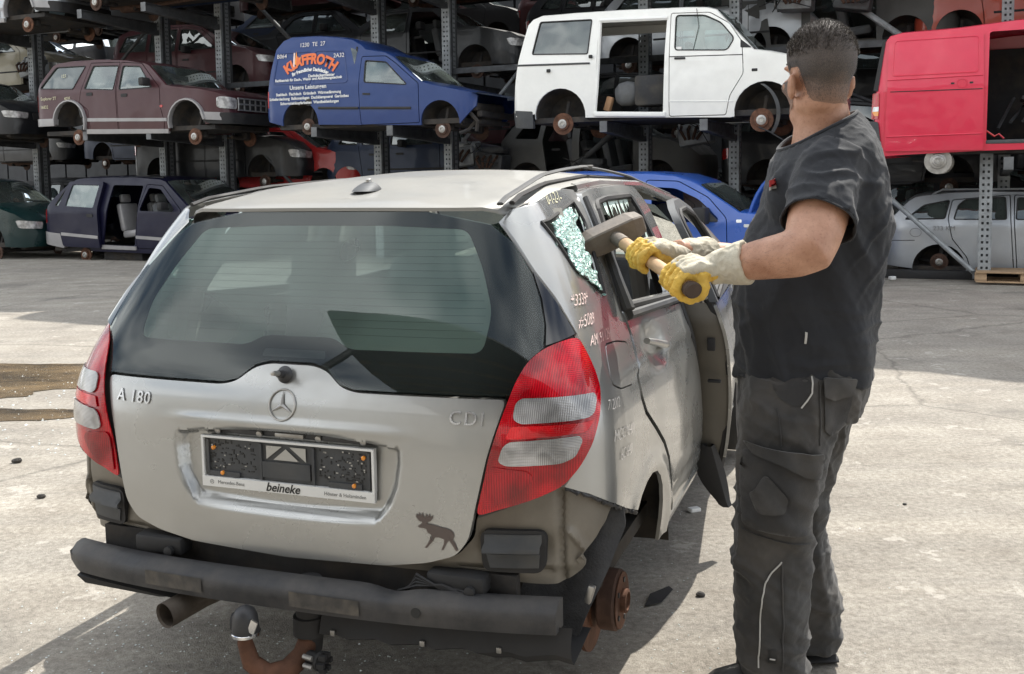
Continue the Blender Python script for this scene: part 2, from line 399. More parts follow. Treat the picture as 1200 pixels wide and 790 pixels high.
# ------------------------------------------------------------------ the silver hatchback (car frame: x right, y forward, z up, origin under the rear beam)
NW = 3.6
def Wz(z): return np.interp(z, [.3, .5, .7, .95, 1.05, 1.2, 1.35, 1.5, 1.6], [.82, .86, .875, .865, .835, .765, .69, .60, .50])
def y0(z): return np.interp(z, [.3, .54, .7, .95, 1.03, 1.1, 1.25, 1.4, 1.5, 1.6], [.07, .05, .04, .06, .09, .125, .215, .31, .37, .42])
def Dz(z): return np.interp(z, [.5, 1., 1.5], [.30, .30, .17])
def smin(f, z):   # smoothed lookup so that the sheet metal has no creases
    z = np.asarray(z, float); return sum(w*f(z+d) for w, d in ((.06, -.08), (.10, -.06), (.14, -.04), (.15, -.02), (.10, 0), (.15, .02), (.14, .04), (.10, .06), (.06, .08)))
TT = np.linspace(0, 1, 220)**1.3*np.pi/2
SA, CA = np.sin(TT)**(2/NW), 1-np.cos(TT)**(2/NW)
def env(P, off=0.):
    """(s, z) -> point on the body shell; s runs round the contour from the middle of the tail"""
    P = np.asarray(P, float); s, z = P[:, 0], P[:, 1]; sg = np.where(s < 0, -1., 1.); a = np.abs(s)
    w, yy, d = smin(Wz, z), smin(y0, z), smin(Dz, z)
    X = np.hstack([w[:, None]*SA, w[:, None], w[:, None], w[:, None]*.985, w[:, None]*.93, w[:, None]*.80])
    Y = np.hstack([yy[:, None]+d[:, None]*CA, np.full((len(z), 1), 1.9), np.full((len(z), 1), 2.6), np.full((len(z), 1), 3.1), np.full((len(z), 1), 3.5), np.full((len(z), 1), 3.75)])
    C = np.hstack([np.zeros((len(z), 1)), np.cumsum(np.hypot(np.diff(X), np.diff(Y)), 1)])
    o = np.empty((len(z), 3))
    for i in range(len(z)):
        def at(q): return np.array([np.interp(q, C[i], X[i]), np.interp(q, C[i], Y[i])])
        p = at(a[i])
        if off:
            e = at(a[i]+.01)-at(max(0, a[i]-.01)); e /= np.hypot(*e); p = p+np.array([e[1], -e[0]])*off
        o[i] = (p[0]*sg[i], p[1], z[i])
    return o
def E(off=0.): return lambda P: env(P, off)
def mir(P): return [(-a, b) for a, b in P]
hero = thing('silver_hatchback', 'silver grey hatchback missing its rear wheels and bumper skin, nearest the camera', 'car', (-.64, 2.626, -.093))
_f = Vector((math.sin(R_(20)), math.cos(R_(20)), 0)); _c = R_(.8)
_ey = _f*math.cos(_c)+Vector((0, 0, 1))*math.sin(_c); _ex = Vector((math.cos(R_(20)), -math.sin(R_(20)), 0)); _ez = _ex.cross(_ey)
hero.rotation_euler = Matrix((( _ex.x, _ey.x, _ez.x), (_ex.y, _ey.y, _ez.y), (_ex.z, _ey.z, _ez.z))).to_euler()
def zed(y): return np.interp(y, [.3, .38, .8, 1.3, 1.9, 2.4, 3.05, 3.6, 3.8], [1.47, 1.49, 1.53, 1.545, 1.525, 1.44, 1.10, .90, .78])

# lamps -------------------------------------------------------------
LAMP = [(.558, .725), (.59, .87), (.634, 1.022), (.645, 1.061), (.667, 1.106), (.702, 1.134), (.741, 1.148), (.789, 1.155), (.826, 1.108), (.855, 1.064), (.87, 1.033), (.868, .974), (.846, .908), (.814, .854), (.775, .810), (.716, .782), (.638, .752)]
LENS1 = [(.651, 1.01), (.664, 1.022), (.839, 1.026), (.848, 1.012), (.844, .98), (.826, .970), (.667, .963), (.648, .974)]
LENS2 = [(.627, .906), (.643, .92), (.807, .932), (.816, .919), (.8, .881), (.767, .867), (.637, .860), (.616, .869)]
def lens_mat(name, c1, c2, rib, rough=.12, metal=0.):
    m, t, b = nodemat(name)
    tcn = t.nodes.new('ShaderNodeTexCoord'); w = t.nodes.new('ShaderNodeTexWave'); w.wave_type = 'BANDS'; w.bands_direction = rib[0]; w.inputs['Scale'].default_value = rib[1]; w.inputs['Distortion'].default_value = .3
    t.links.new(tcn.outputs['Object'], w.inputs['Vector'])
    w2 = t.nodes.new('ShaderNodeTexWave'); w2.wave_type = 'BANDS'; w2.bands_direction = 'X'; w2.inputs['Scale'].default_value = rib[1]*.75; t.links.new(tcn.outputs['Object'], w2.inputs['Vector'])
    n = _noise(t, 9, 3)
    k = _ramp(t, n.outputs['Fac'], .42, .58, (0, 0, 0), (1, 1, 1)).outputs['Color']
    wv = _mix(t, k, w.outputs['Color'], w2.outputs['Color'])
    c = _mix(t, wv, c1, c2); n3 = _noise(t, 13, 2, .5); k3 = _ramp(t, n3.outputs['Fac'], .36, .62, (.45, .45, .45), (1.12, 1.12, 1.12)).outputs['Color']; c = _mix(t, .85, c, k3, 'MULTIPLY'); t.links.new(c, b.inputs['Base Color'])
    b.inputs['Roughness'].default_value = rough; b.inputs['Metallic'].default_value = metal; b.inputs['Coat Weight'].default_value = .8; b.inputs['Coat Roughness'].default_value = .02; b.inputs['Specular IOR Level'].default_value = .3
    b.inputs['Emission Color'].default_value = (0, 0, 0, 1)
    _bump(t, b, wv, .25, .002); return m
M['red_lens'] = lens_mat('ribbed_red_lens', (.34, .0, .006), (.64, .004, .014), ('Z', 70))
M['red_lens_bright'] = lens_mat('bright_red_lens', (.66, .002, .008), (.78, .006, .014), ('Z', 70))
M['lens_grey'] = lens_mat('ribbed_clear_lens', (.30, .29, .29), (.62, .62, .61), ('Z', 85), .1, .35)
def lamp_map(off, sg):
    c0 = np.array([.73, .94])
    def f(P):
        P = np.asarray(P); d = np.hypot((P[:, 0]-c0[0])/.17, (P[:, 1]-c0[1])/.24); b = .018*np.clip(1-d**3, 0, 1)
        Q = env(P, .001); R2 = env(P, 1.001) ; N = R2-Q
        Q = Q+N*(b[:, None]+off); Q[:, 0] *= sg; return Q
    return f
for sg in (1, -1):
    lp = panel('tail_lamp', rounded(LAMP, .02, 3), [], lamp_map(.002, sg), 'red_lens', hero, .022, .004, label='red tail lamp with two clear lens windows')
    panel('red_band', rounded([(.632, .925), (.822, .938), (.846, .962), (.66, .957), (.645, .955)], .006), [], lamp_map(.0075, sg), 'red_lens_bright', lp, .02, .003)
    panel('clear_lens', rounded(LENS1, .012), [], lamp_map(.0085, sg), 'lens_grey', lp, .015, .004)
    panel('clear_lens', rounded(LENS2, .012), [], lamp_map(.0085, sg), 'lens_grey', lp, .015, .004)
    panel('lamp_base', [(a+(.01 if i in (0, 1, 2) else 0), b) for i, (a, b) in enumerate(offset_poly(LAMP, .007))], [], lambda P, sg=sg: env(P, -.012)*np.array([sg, 1, 1]), 'black_plastic', lp, .03, .012, (0, 1, 0))

M['red_dark'] = lens_mat('dark_red_reflector', (.26, .0, .006), (.50, .004, .014), ('Z', 60))
for sg in (1, -1):
    panel('reflector', rounded([(.574, .742), (.590, .845), (.600, .855), (.690, .848), (.705, .830), (.675, .795), (.625, .762)], .012), [], lamp_map(.0072, sg), 'red_dark', hero, .015, .002)
# tailgate -----------------------------------------------------------
H_R = [(.30, .568), (.42, .588), (.50, .615), (.535, .66), (.548, .715), (.582, .87), (.625, 1.014)]
HATCH = H_R+[(.21, 1.014), (.165, 1.024), (.115, 1.062), (.07, 1.074), (-.07, 1.074), (-.115, 1.062), (-.165, 1.024), (-.21, 1.014)]+mir(H_R)[::-1]+[(0, .556)]
def recess(P):
    x, z = np.abs(P[:, 0]), P[:, 1]
    hw = np.interp(z, [.655, .675, .69, .71, .74, .78, .84, .90], [.20, .262, .288, .310, .330, .345, .353, .350])
    dx = hw-x; dt = .902-.02*(x/.34)**2-z; db = z-(.668+.012*(x/.3)**2)
    d = np.minimum(dx/.026, np.minimum(dt/.014, db/.030)); d = np.clip(d, 0, 1); return .036*(d*d*(3-2*d))
def hmap(P):
    Q = env(P); Q[:, 1] += recess(P)
    z = P[:, 1]; Q[:, 1] -= .005*np.exp(-((z-.918)/.012)**2)*np.exp(-(P[:, 0]/.36)**8)   # soft crease over the recess
    return Q
hatch = panel('tailgate', rounded(HATCH, .02, 3), [], hmap, 'silver', hero, .010, .02, (0, 1, 0), angle=50, ne=.008)
GR = [(.634, 1.022), (.645, 1.061), (.667, 1.106), (.700, 1.134), (.694, 1.187), (.672, 1.25), (.639, 1.312), (.571, 1.394), (.498, 1.444)]
GL = [(.205, 1.022), (.160, 1.032), (.112, 1.070), (.068, 1.082)]
GLASS = GR+[(.3, 1.482), (0, 1.486), (-.3, 1.482)]+mir(GR)[::-1]+mir(GL)+GL[::-1]
CLEAR = [(.545, 1.12), (.16, 1.118), (.11, 1.145), (-.11, 1.145), (-.16, 1.118), (-.545, 1.12), (-.55, 1.22), (-.50, 1.33), (-.435, 1.43), (-.2, 1.44), (.2, 1.44), (.435, 1.43), (.50, 1.33), (.55, 1.22)]
rg = panel('rear_window', GLASS, [], E(.002), 'glass_rear', hero, .03, angle=60, ne=.05)
panel('black_border', offset_poly(GLASS, -.003), [rounded(CLEAR, .03)], E(-.004), 'frit', rg, .03, .003, (0, 1, 0))
fl = MB()
for k in range(15):
    z = 1.155+k*.0185; w = float(np.interp(z, [1.12, 1.22, 1.33, 1.43], [.53, .535, .485, .42]))
    Q = env([(x, z) for x in np.linspace(-w, w, 15)], -.003); fl.tube([tuple(q) for q in Q], .00035, 3, False)
fl.build('heating_wire', 'dull_plastic', rg, False)
panel('brake_light', rounded([(.10, 1.092), (-.10, 1.092), (-.095, 1.112), (.095, 1.112)], .006), [], E(-.0005), 'dull_plastic', rg, .03)
TRIM = [(.639, 1.319), (.711, 1.248), (.786, 1.162), (.745, 1.150), (.706, 1.140), (.699, 1.187), (.677, 1.25)]
for sg in (1, -1):
    panel('pillar_trim', TRIM, [], lambda P, sg=sg: env(P, .001)*np.array([sg, 1, 1]), 'gloss_black', hero, .02, .006, (0, 1, 0))
M['haze_film'] = glassmat('dusty_glass_painted_haze', (.86, .96, .92), 1.05, .40)  # dust plus a pale green haze painted in to brighten the clear glass
panel('painted_haze_film', rounded(CLEAR, .03), [], E(-.006), 'haze_film', rg, .05)
# spindle, star, lettering
def tail_xyz(x0, z0, tilt=0., off=.003):
    def f(P):
        c, s_ = math.cos(tilt), math.sin(tilt)
        x = x0+P[:, 0]*c-P[:, 1]*s_; z = z0+P[:, 0]*s_+P[:, 1]*c
        q = hmap(np.stack([x, z], 1)); q[:, 1] -= P[:, 2]+off; return q
    return f
b = MB(); b.lathe([(.022, 0), (.024, .004), (.018, .012), (.011, .016), (.0105, .034), (.006, .036)], (-.008, .095, 1.050), (0, -1, .25), 20); b.build('wiper_spindle', 'black_plastic', hatch)
b = MB(); b.lathe([(.007, 0), (.007, .03), (.004, .032)], (-.008, .062, 1.059), (0, -1, .25), 12); b.build('spindle_bolt', 'steel', hatch)
b = MB(); N = 40
ring = [(math.cos(2*math.pi*i/N), math.sin(2*math.pi*i/N)) for i in range(N+1)]
f = tail_xyz(-.006, .972)
pts = f(np.array([(x*.040, y*.040, 0) for x, y in ring])); b.tube([tuple(p) for p in pts], .0028, 6, False)
for k in range(3):
    a = math.pi/2+k*2*math.pi/3; d = np.array([math.cos(a), math.sin(a)]); e = np.array([-d[1], d[0]])
    q = np.array([(*(d*.040), .001), (*(e*.0062-d*.003), .002), (0, 0, .006), (*(-e*.0062-d*.003), .002)]); q = f(q)
    b.add([tuple(v) for v in q], [(0, 1, 2), (0, 2, 3)])
b.build('star_badge', 'badge_metal' if 'badge_metal' in M else 'steel', hatch)
text_on('model_lettering', 'A 180', .048, tail_xyz(-.51, .962, -.02), 'badge_letters', hatch, extr=.0015, bold=.0003, space=1.12)
text_on('model_lettering', 'CDI', .048, tail_xyz(.527, .966, -.02), 'badge_letters', hatch, extr=.0015, bold=.0003, space=1.25)
# moose sticker
MO = [(0, 60), (9, 66), (12, 72), (4, 74), (-4, 84), (-3, 94), (2, 87), (4, 98), (9, 88), (13, 98), (17, 86), (20, 84), (22, 96), (27, 87), (32, 97), (34, 87), (41, 93), (39, 83), (34, 76), (25, 72), (27, 68), (36, 68), (46, 66), (60, 62), (72, 61), (84, 57), (92, 50), (94, 40), (90, 30), (96, 20), (102, 2), (97, 0), (88, 16), (80, 28), (74, 20), (68, 8), (64, 0), (59, 1), (66, 16), (68, 30), (54, 34), (44, 33), (38, 22), (30, 12), (22, 2), (16, 3), (24, 14), (30, 26), (32, 36), (40, 20), (34, 40), (26, 44), (22, 54), (14, 56), (4, 56)]
panel('moose_sticker', [(.400+x*.00105, .628+y*.00098) for x, y in MO], [], lambda P: hmap(P)+np.array([0, -.0025, 0]), 'badge_brown', hatch, .01)
# number plate holder ------------------------------------------------
ph = thing('number_plate_holder', None, None); ph.parent = hatch
del_ = None
PY = .072
pz0, pz1 = .728, .866
def pbox(b, x0, z0, x1, z1, y, d): b.box(((x0+x1)/2, y, (z0+z1)/2), (x1-x0, d, z1-z0))
COL.objects.unlink(ph); bpy.data.objects.remove(ph)
b = MB(); pbox(b, -.262, .758, .262, .864, PY+.004, .008)
for xx in (-.252, -.08, .085, .252): pbox(b, xx-.004, .76, xx+.004, .86, PY-.003, .008)
pbox(b, -.075, .768, .075, .812, PY-.003, .007)
for xx in (-.2, .18): pbox(b, xx-.05, .758, xx+.05, .772, PY-.003, .006)
holder = b.build('number_plate_holder', 'dull_plastic', hatch, False)
b = MB(); r2 = random.Random(3)
for side in (-1, 1):
    for i in range(70):
        x = side*(.10+r2.random()*.15); z = .776+r2.random()*.08; w, h = r2.choice([(.004, .004), (.006, .003), (.003, .009), (.010, .003), (.004, .004)])
        pbox(b, x-w/2, z-h/2, x+w/2, z+h/2, PY-.0008, .0016)
b.build('slot', 'print_black', holder, False)
b = MB()
for i in range(34):
    side = r2.choice((-1, 1)); x = side*(.105+r2.random()*.14); z = .776+r2.random()*.08; w, h = r2.choice([(.005, .004), (.007, .003), (.003, .003)])
    pbox(b, x-w/2, z-h/2, x+w/2, z+h/2, PY-.0012, .002)
b.add([(-.062, PY-.004, .818), (-.012, PY-.004, .856), (-.062, PY-.004, .856)], [(0, 1, 2)]); b.add([(.062, PY-.004, .818), (.012, PY-.004, .856), (.062, PY-.004, .856)], [(0, 1, 2)])
b.add([(-.040, PY-.004, .818), (.040, PY-.004, .818), (0, PY-.004, .850)], [(0, 1, 2)])
b.build('see_through_hole', 'silver', holder, False)
b = MB()
for x, z in ((-.232, .838), (.238, .846), (-.205, .768), (.208, .768)): b.lathe([(.006, 0), (.006, .006), (.003, .008)], (x, PY-.003, z), (0, -1, 0), 10)
b.build('brass_screw', 'amber_lens', holder)
b = MB(); pbox(b, -.270, .728, .270, .756, PY-.004, .014); pbox(b, -.270, .756, -.263, .872, PY-.002, .016); pbox(b, .263, .756, .270, .872, PY-.002, .016); pbox(b, -.263, .866, .263, .872, PY-.002, .016)
b.build('frame', 'white_plastic', holder, False)
def plate_txt(t, x, z, sz, m, sh=0., bold=0.): text_on('print', t, sz, lambda P: np.stack([x+P[:, 0], PY-.0115-P[:, 2], z+P[:, 1]], 1), m, holder, extr=.0004, shear=sh, bold=bold)
plate_txt('beineke', -.01, .742, .034, 'print_black', .3, .0006); plate_txt('Mercedes-Benz', -.175, .742, .014, 'print_grey'); plate_txt('Höxter & Holzminden', .182, .741, .014, 'print_grey')
b = MB(); b.tube([(-.238+.006*math.cos(a), PY-.0115, .742+.006*math.sin(a)) for a in np.linspace(0, 6.28, 14)], .0007, 4, False)
for k in range(3): a = math.pi/2+k*2.094; b.tube([(-.238, PY-.0115, .742), (-.238+.006*math.cos(a), PY-.0115, .742+.006*math.sin(a))], .0006, 4)
b.build('print', 'print_grey', holder)
# handle strip in the recess
b = MB(); b.box((0, .094, .887), (.52, .03, .018), bev=.003)
for x, w in ((-.13, .10), (.17, .12)): b.box((x, .080, .886), (w, .014, .014), bev=.003)
b.build('handle_strip', 'black_plastic', hatch)
for x in (-.22, -.085, .10, .235): b = MB(); b.lathe([(.009, 0), (.009, .006), (.004, .008)], (x, .076, .886), (0, -1, -.3), 12); b.build('fixing_screw', 'steel', hatch)
b = MB(); b.box((.01, .076, .887), (.09, .012, .012), bev=.003); b.build('handle_fixing', 'steel', hatch)

# rear panel below the tailgate ---------------------------------------
RP = [(0, .552), (.5, .552), (.60, .545), (.72, .535), (.765, .535), (.80, .552), (.838, .572), (.868, .62), (.90, .665), (.985, .70), (.92, .745), (.78, .80), (.64, .765), (.555, .72), (.545, .66), (.50, .61), (.40, .585), (.2, .57)]
REAR = RP+mir(RP)[::-1]
def rp(P):
    Q = env(P, -.02); x, z = P[:, 0], P[:, 1]
    def groove(x0, z0, x1, z1, w):
        d = np.array([x1-x0, z1-z0]); L = np.hypot(*d); t = np.clip(((np.abs(x)-x0)*d[0]+(z-z0)*d[1])/L**2, 0, 1)
        return np.exp(-(np.hypot(np.abs(x)-x0-t*d[0], z-z0-t*d[1])/w)**2)
    Q[:, 1] -= .024*groove(.84, .60, .98, .69, .010); Q[:, 1] -= .012*groove(.80, .68, .90, .57, .010); Q[:, 0] -= .014*groove(.84, .60, .98, .69, .010)*np.sign(x)
    Q[:, 1] += .022*groove(.60, .645, .72, .635, .045)
    Q[:, 1] += .012*np.clip((.585-z)/.02, 0, 1)
    Q[:, 1] += .016*groove(.775, .50, .775, .78, .010)+.010*groove(.50, .575, .74, .575, .006)
    Q[:, 1] += .0012*np.array([mnoise.noise(Vector((a*14, c*14, 2))) for a, c in P])
    return Q
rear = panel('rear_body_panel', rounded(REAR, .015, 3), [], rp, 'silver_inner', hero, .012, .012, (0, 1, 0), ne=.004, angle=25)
for sg in (1, -1):
    b = MB(); VV = rounded([(.562, .684), (.735, .686), (.727, .572), (.566, .574)], .028, 5)
    v = panel('air_vent', VV, [], lambda P, sg=sg: (env(P, -.013))*np.array([sg, 1, 1]), 'rubber', rear, .03, .02, (0, 1, 0))
    panel('vent_flap', [(.574, .674), (.722, .676), (.722, .647), (.720, .632), (.572, .630)], [], lambda P, sg=sg: (env(P, -.010)-np.stack([0*P[:, 0], (P[:, 1] < .652)*.018, 0*P[:, 0]], 1))*np.array([sg, 1, 1]), 'dull_plastic', v, .012, .004, (0, 1, 0))
    panel('vent_flap', [(.578, .622), (.716, .624), (.712, .588), (.586, .586)], [], lambda P, sg=sg: (env(P, -.009))*np.array([sg, 1, 1]), 'dull_plastic', v, .02, .004, (0, 1, 0))
# wires and bracket seen above the beam
b = MB()
for k in range(4): b.tube([(.33+.01*k, .06, .50), (.40, .03, .535+.01*k), (.47, .03, .545-.004*k), (.53+.01*k, .05, .52)], .004, 6)
b.tube([(.44, .05, .54), (.55, .035, .53), (.56, .05, .49)], .003, 6); b.build('wiring', 'rubber', hero)
for x in (.50, -.42):
    b = MB(); b.box((x, .07, .545), (.16, .06, .05), bev=.01); b.lathe([(.014, 0), (.014, .012), (.008, .014)], (x+.045, .038, .535), (0, -1, 0), 12); b.build('mounting_bracket', 'rubber', hero)

# bumper beam ----------------------------------------------------------
b = MB(); V = []; prof = [(0, .462), (-.003, .49), (-.003, .512), (.004, .520), (.026, .536), (.045, .539), (.060, .536), (.060, .462)]
def beam_y(x): return -.055+.105*(abs(x)/.77)**2.4
xs = list(np.linspace(-.773, .767, 60)); F = []; np_ = len(prof)
for i, x in enumerate(xs):
    e = max(0, (-.70-x)/.085); sag = -.012*math.exp(-((x-.35)/.05)**2)
    for (dy, z) in prof:
        zz = z-.002-.020*(x/.77)**2+.006*(x/.77)+e*(.016 if z < .5 else -.018); V.append((x, beam_y(x)+dy+e*.03+(sag*.5 if dy > 0 and z > .53 else 0), zz+(sag if z > .53 else 0)))
for i in range(len(xs)-1):
    for k in range(np_): F.append((i*np_+k, i*np_+(k+1) % np_, (i+1)*np_+(k+1) % np_, (i+1)*np_+k))
F += [tuple(range(np_)), tuple((len(xs)-1)*np_+k for k in range(np_-1, -1, -1))]
b.add(V, F); beam = b.build('bumper_beam', 'scuffed_black', hero, angle=50)
M['old_label'] = mat('faded_label', (.06, .055, .05), .6, var=.3, vscale=30, dirt=.6)
for x0 in (-.40, .075):
    q = MB(); xx = np.linspace(x0, x0+.20, 8); q.add([(x, beam_y(x)-.0065, z) for x in xx for z in (.475-.03*(x/.77)**2, .515-.03*(x/.77)**2)], [(2*i, 2*i+2, 2*i+3, 2*i+1) for i in range(7)]); q.build('faded_label', 'old_label', beam)
q = MB(); q.lathe([(.013, 0), (.013, .002)], (.425, beam_y(.425)-.003, .493), (0, -1, 0), 20); q.build('towing_hole', 'print_black', beam)

# lower skirts
M['skirt'] = M['rubber']
b = MB()
rows = []
for i, x in enumerate(np.linspace(.13, .80, 18)):
    w = .006*math.sin(i*2.1); rows.append([(x, .02+.06*(x/.8)**2, .455), (x, .0+.07*(x/.8)**2+w, .42), (x, -.012+.08*(x/.8)**2, .385+w), (x, .01+.08*(x/.8)**2, .372-.012*(x > .6)+w), (x, .25, .38)])
loft('lower_skirt', rows, 'skirt', hero)
b = MB()
for x in (.17, .42, .62): b.box((x, -.012+.08*(x/.8)**2, .392), (.014, .008, .016), bev=.003)
b.build('skirt_clip', 'steel', hero)
rows = []
for i, x in enumerate(np.linspace(-.70, -.30, 10)):
    rows.append([(x, .09, .45), (x, .02-.02*i/9, .43-.002*i), (x+.02, .03, .405-.012*i/9*(1 if i < 7 else .2)), (x+.03, .12, .40)])
loft('torn_skirt', rows, 'skirt', hero)
M['exhaust'] = mat('sooty_exhaust_steel', (.16, .135, .11), .55, .6, 0, .3, 10, .2, 40, .6, dirtcol=(.07, .05, .04))
# exhaust
b = MB(); b.tube([(-.10, .60, .42), (-.20, .30, .425), (-.285, .05, .41), (-.315, -.07, .398)], [.04, .038, .036, .036], 20, False)
b.tube([(-.3151, -.0705, .398), (-.3135, -.064, .3985)], [.036, .032], 20, False); b.tube([(-.3135, -.064, .3985), (-.285, .05, .41), (-.20, .30, .425)], .032, 20, False)
b.build('exhaust_pipe', 'exhaust', hero); M['exh'] = M['steel']
b = MB(); b.lathe([(.10, 0), (.12, .02), (.12, .5), (.10, .52)], (-.25, .45, .45), (1, 0, 0), 20); b.box((-.23, .06, .46), (.10, .10, .03), bev=.008); b.build('silencer', 'rust_dark', hero)
# tow bar
b = MB(); b.lathe([(.036, 0), (.036, .10), (.044, .102), (.046, .15), (.036, .155), (.030, .2)], (.085, .02, .52), (0, 0, -1), 20)
b.box((.085, .08, .47), (.05, .16, .05), bev=.01); b.build('tow_bar_socket', 'rubber', hero)
b = MB(); b.tube([(-.026, -.11, .425), (-.030, -.11, .385), (-.018, -.105, .330), (.022, -.095, .297), (.062, -.06, .298), (.084, -.02, .325), (.086, .015, .36)], [.019, .02, .024, .029, .03, .028, .027], 16)
b.build('tow_hook', 'rust', hero)
b = MB(); b.lathe([(.028, 0), (.033, .006), (.036, .012), (.034, .03), (.032, .052), (.025, .068), (.012, .077), (0, .079)], (-.026, -.11, .405), (0, 0, 1), 24); b.build('tow_ball_cap', 'black_plastic', hero)
b = MB(); b.lathe([(.034, 0), (.038, .003), (.038, .010), (.035, .012)], (-.026, -.11, .405), (0, 0, 1), 24); b.box((.010, -.13, .44), (.02, .006, .035), Matrix.Rotation(.4, 3, 'Y')); b.build('cap_ring', 'chrome', hero)
b = MB()
b.lathe([(.018, 0), (.018, .05), (.026, .052), (.026, .062)], (.095, -.02, .325), (1, -.3, 0), 14)
for k in range(6): a = k*1.05; b.box((.162, -.040+.02*math.cos(a), .325+.02*math.sin(a)), (.02, .012, .012))
b.build('locking_knob', 'rubber', hero)
b = MB(); b.lathe([(.007, 0), (.007, .03)], (.108, -.053, .340), (1, -.2, 0), 8); b.lathe([(.007, 0), (.007, .03)], (.108, -.053, .316), (1, -.2, 0), 8); b.build('locking_bolt', 'steel', hero)
b = MB(); b.box((-.085, -.05, .405), (.05, .05, .06), bev=.018); b.build('trailer_plug', 'rubber', hero)

# right side -------------------------------------------------------------
ARCH = [(1.155, .640), (1.20, .668), (1.27, .688), (1.35, .690), (1.43, .672), (1.50, .635), (1.555, .585), (1.59, .52), (1.605, .45), (1.612, .36)]
LOUT = [(.782, .800), (.820, .852), (.853, .906), (.874, .974), (.877, 1.033), (.861, 1.067), (.832, 1.112), (.793, 1.162)]
GAP = [(1.70, .36), (1.705, .43), (1.70, .514), (1.645, .642), (1.56, .72), (1.45, .79), (1.31, .872), (1.262, .925), (1.25, .97), (1.255, 1.03), (1.235, 1.10), (1.195, 1.175), (1.13, 1.33), (1.07, 1.46), (1.02, 1.522)]
TOPQ = [(.93, 1.528), (.80, 1.518), (.66, 1.500), (.56, 1.484)]
DP = [(.530, 1.448), (.576, 1.400), (.646, 1.320), (.716, 1.252)]
QP = LOUT[::-1]+[(.846, .777), (.922, .739), (1.05, .682)]+ARCH+GAP+TOPQ+DP
QG = rounded([(.634, 1.447), (.960, 1.492), (1.020, 1.425), (1.052, 1.218), (.795, 1.315)], .014)
FLAP = rounded([(.955, 1.116), (1.082, 1.106), (1.190, 1.088), (1.233, 1.005), (1.197, .976), (1.053, .991), (.957, 1.02)], .025)
def side(off=0., sg=1):
    def f(P):
        P = np.asarray(P); Q = env(P, off); z = P[:, 1]; s = P[:, 0]
        # waist crease
        fade = np.clip((s-.9)/.3, 0, 1)
        zc = 1.028-.034*(s-.87)-.0; Q[:, 0] += (.006*np.exp(-((z-zc)/.010)**2)-.004*np.exp(-((z-zc+.03)/.02)**2))*fade
        # flared arch lip
        d = np.hypot((s-1.35)/1., (z-.33)/1.); Q[:, 0] += .012*np.exp(-((d-.37)/.035)**2)*(s < 1.75)
        Q[:, 0] *= sg; return Q
    return f
for sg in (1, -1):
    qp = panel('quarter_panel', QP, [QG]+([FLAP] if sg == 1 else []), side(0, sg), 'silver', hero, .022, .012, (-sg, 0, 0), angle=50)
    if sg == 1:
        panel('fuel_flap', offset_poly(FLAP, -.004), [], side(.001, sg), 'silver', qp, .02, .01, (-1, 0, 0))
for sg in (1, -1):
    b = MB(); Q = side(-.006, sg)(resample([(.784, .798), (.846, .776), (.922, .738), (1.05, .681), (1.15, .640)], .012, False)); b.tube([tuple(q+np.array([0, 0, -.004+.003*math.sin(i*1.9)])) for i, q in enumerate(Q)], [.006+.0025*math.sin(i*2.7) for i in range(len(Q))], 6); b.build('crumpled_lower_edge', 'black_plastic', hero)
b = MB(); b.box((0, .105, .50), (1.30, .03, .13)); b.build('rear_crossmember', 'underbody', hero, False)
# arch inner lip and wheelhouse
for sg in (1, -1):
    rows = []
    for a in np.linspace(.06, math.pi+.1, 22):
        y, z = .69+.385*math.cos(a), .30+.375*math.sin(a)
        k_ = max(0, min(1, (a-1.9)/1.1)); rows.append([(sg*(.845-.15*k_), y, z), (sg*(.78-.10*k_), y*1.0, z), (sg*.66, .69+(y-.69)*.97, .30+(z-.30)*.97), (sg*.58, .69+(y-.69)*.7, .30+(z-.3)*.7)])
    loft('wheelhouse_liner', rows, 'underbody', hero)
    # hub, drum, disc
    b = MB(); b.lathe([(.130, 0), (.130, .012), (.06, .014), (.06, .02)], (sg*.725, .505, .325), (sg, 0, 0), 36); b.build('brake_disc', 'rust', hero)
    b = MB(); b.lathe([(.084, 0), (.087, .004), (.087, .046), (.082, .052), (.045, .054)], (sg*.765, .505, .350), (sg, 0, 0), 36); b.build('drum', 'rust_dark', hero)
    b = MB(); b.lathe([(.080, 0), (.080, .003), (.034, .003)], (sg*.8195, .505, .350), (sg, 0, 0), 36)
    b.lathe([(.034, 0), (.034, .018), (.026, .02), (.024, .012)], (sg*.82, .505, .350), (sg, 0, 0), 24)
    h = b.build('wheel_hub', 'rust', hero)
    b = MB()
    for k in range(5): a = k*1.2566; b.lathe([(.008, 0), (.008, .0035)], (sg*.8225, .505+.058*math.cos(a), .350+.058*math.sin(a)), (sg, 0, 0), 10)
    b.build('stud_hole', 'print_black', h)
    b = MB(); b.tube([(sg*.70, .505, .34), (sg*.5, .55, .32), (0, .62, .30)], .04, 10); b.tube([(sg*.62, .5, .36), (sg*.60, .46, .60)], .028, 10); b.build('axle', 'underbody', hero)
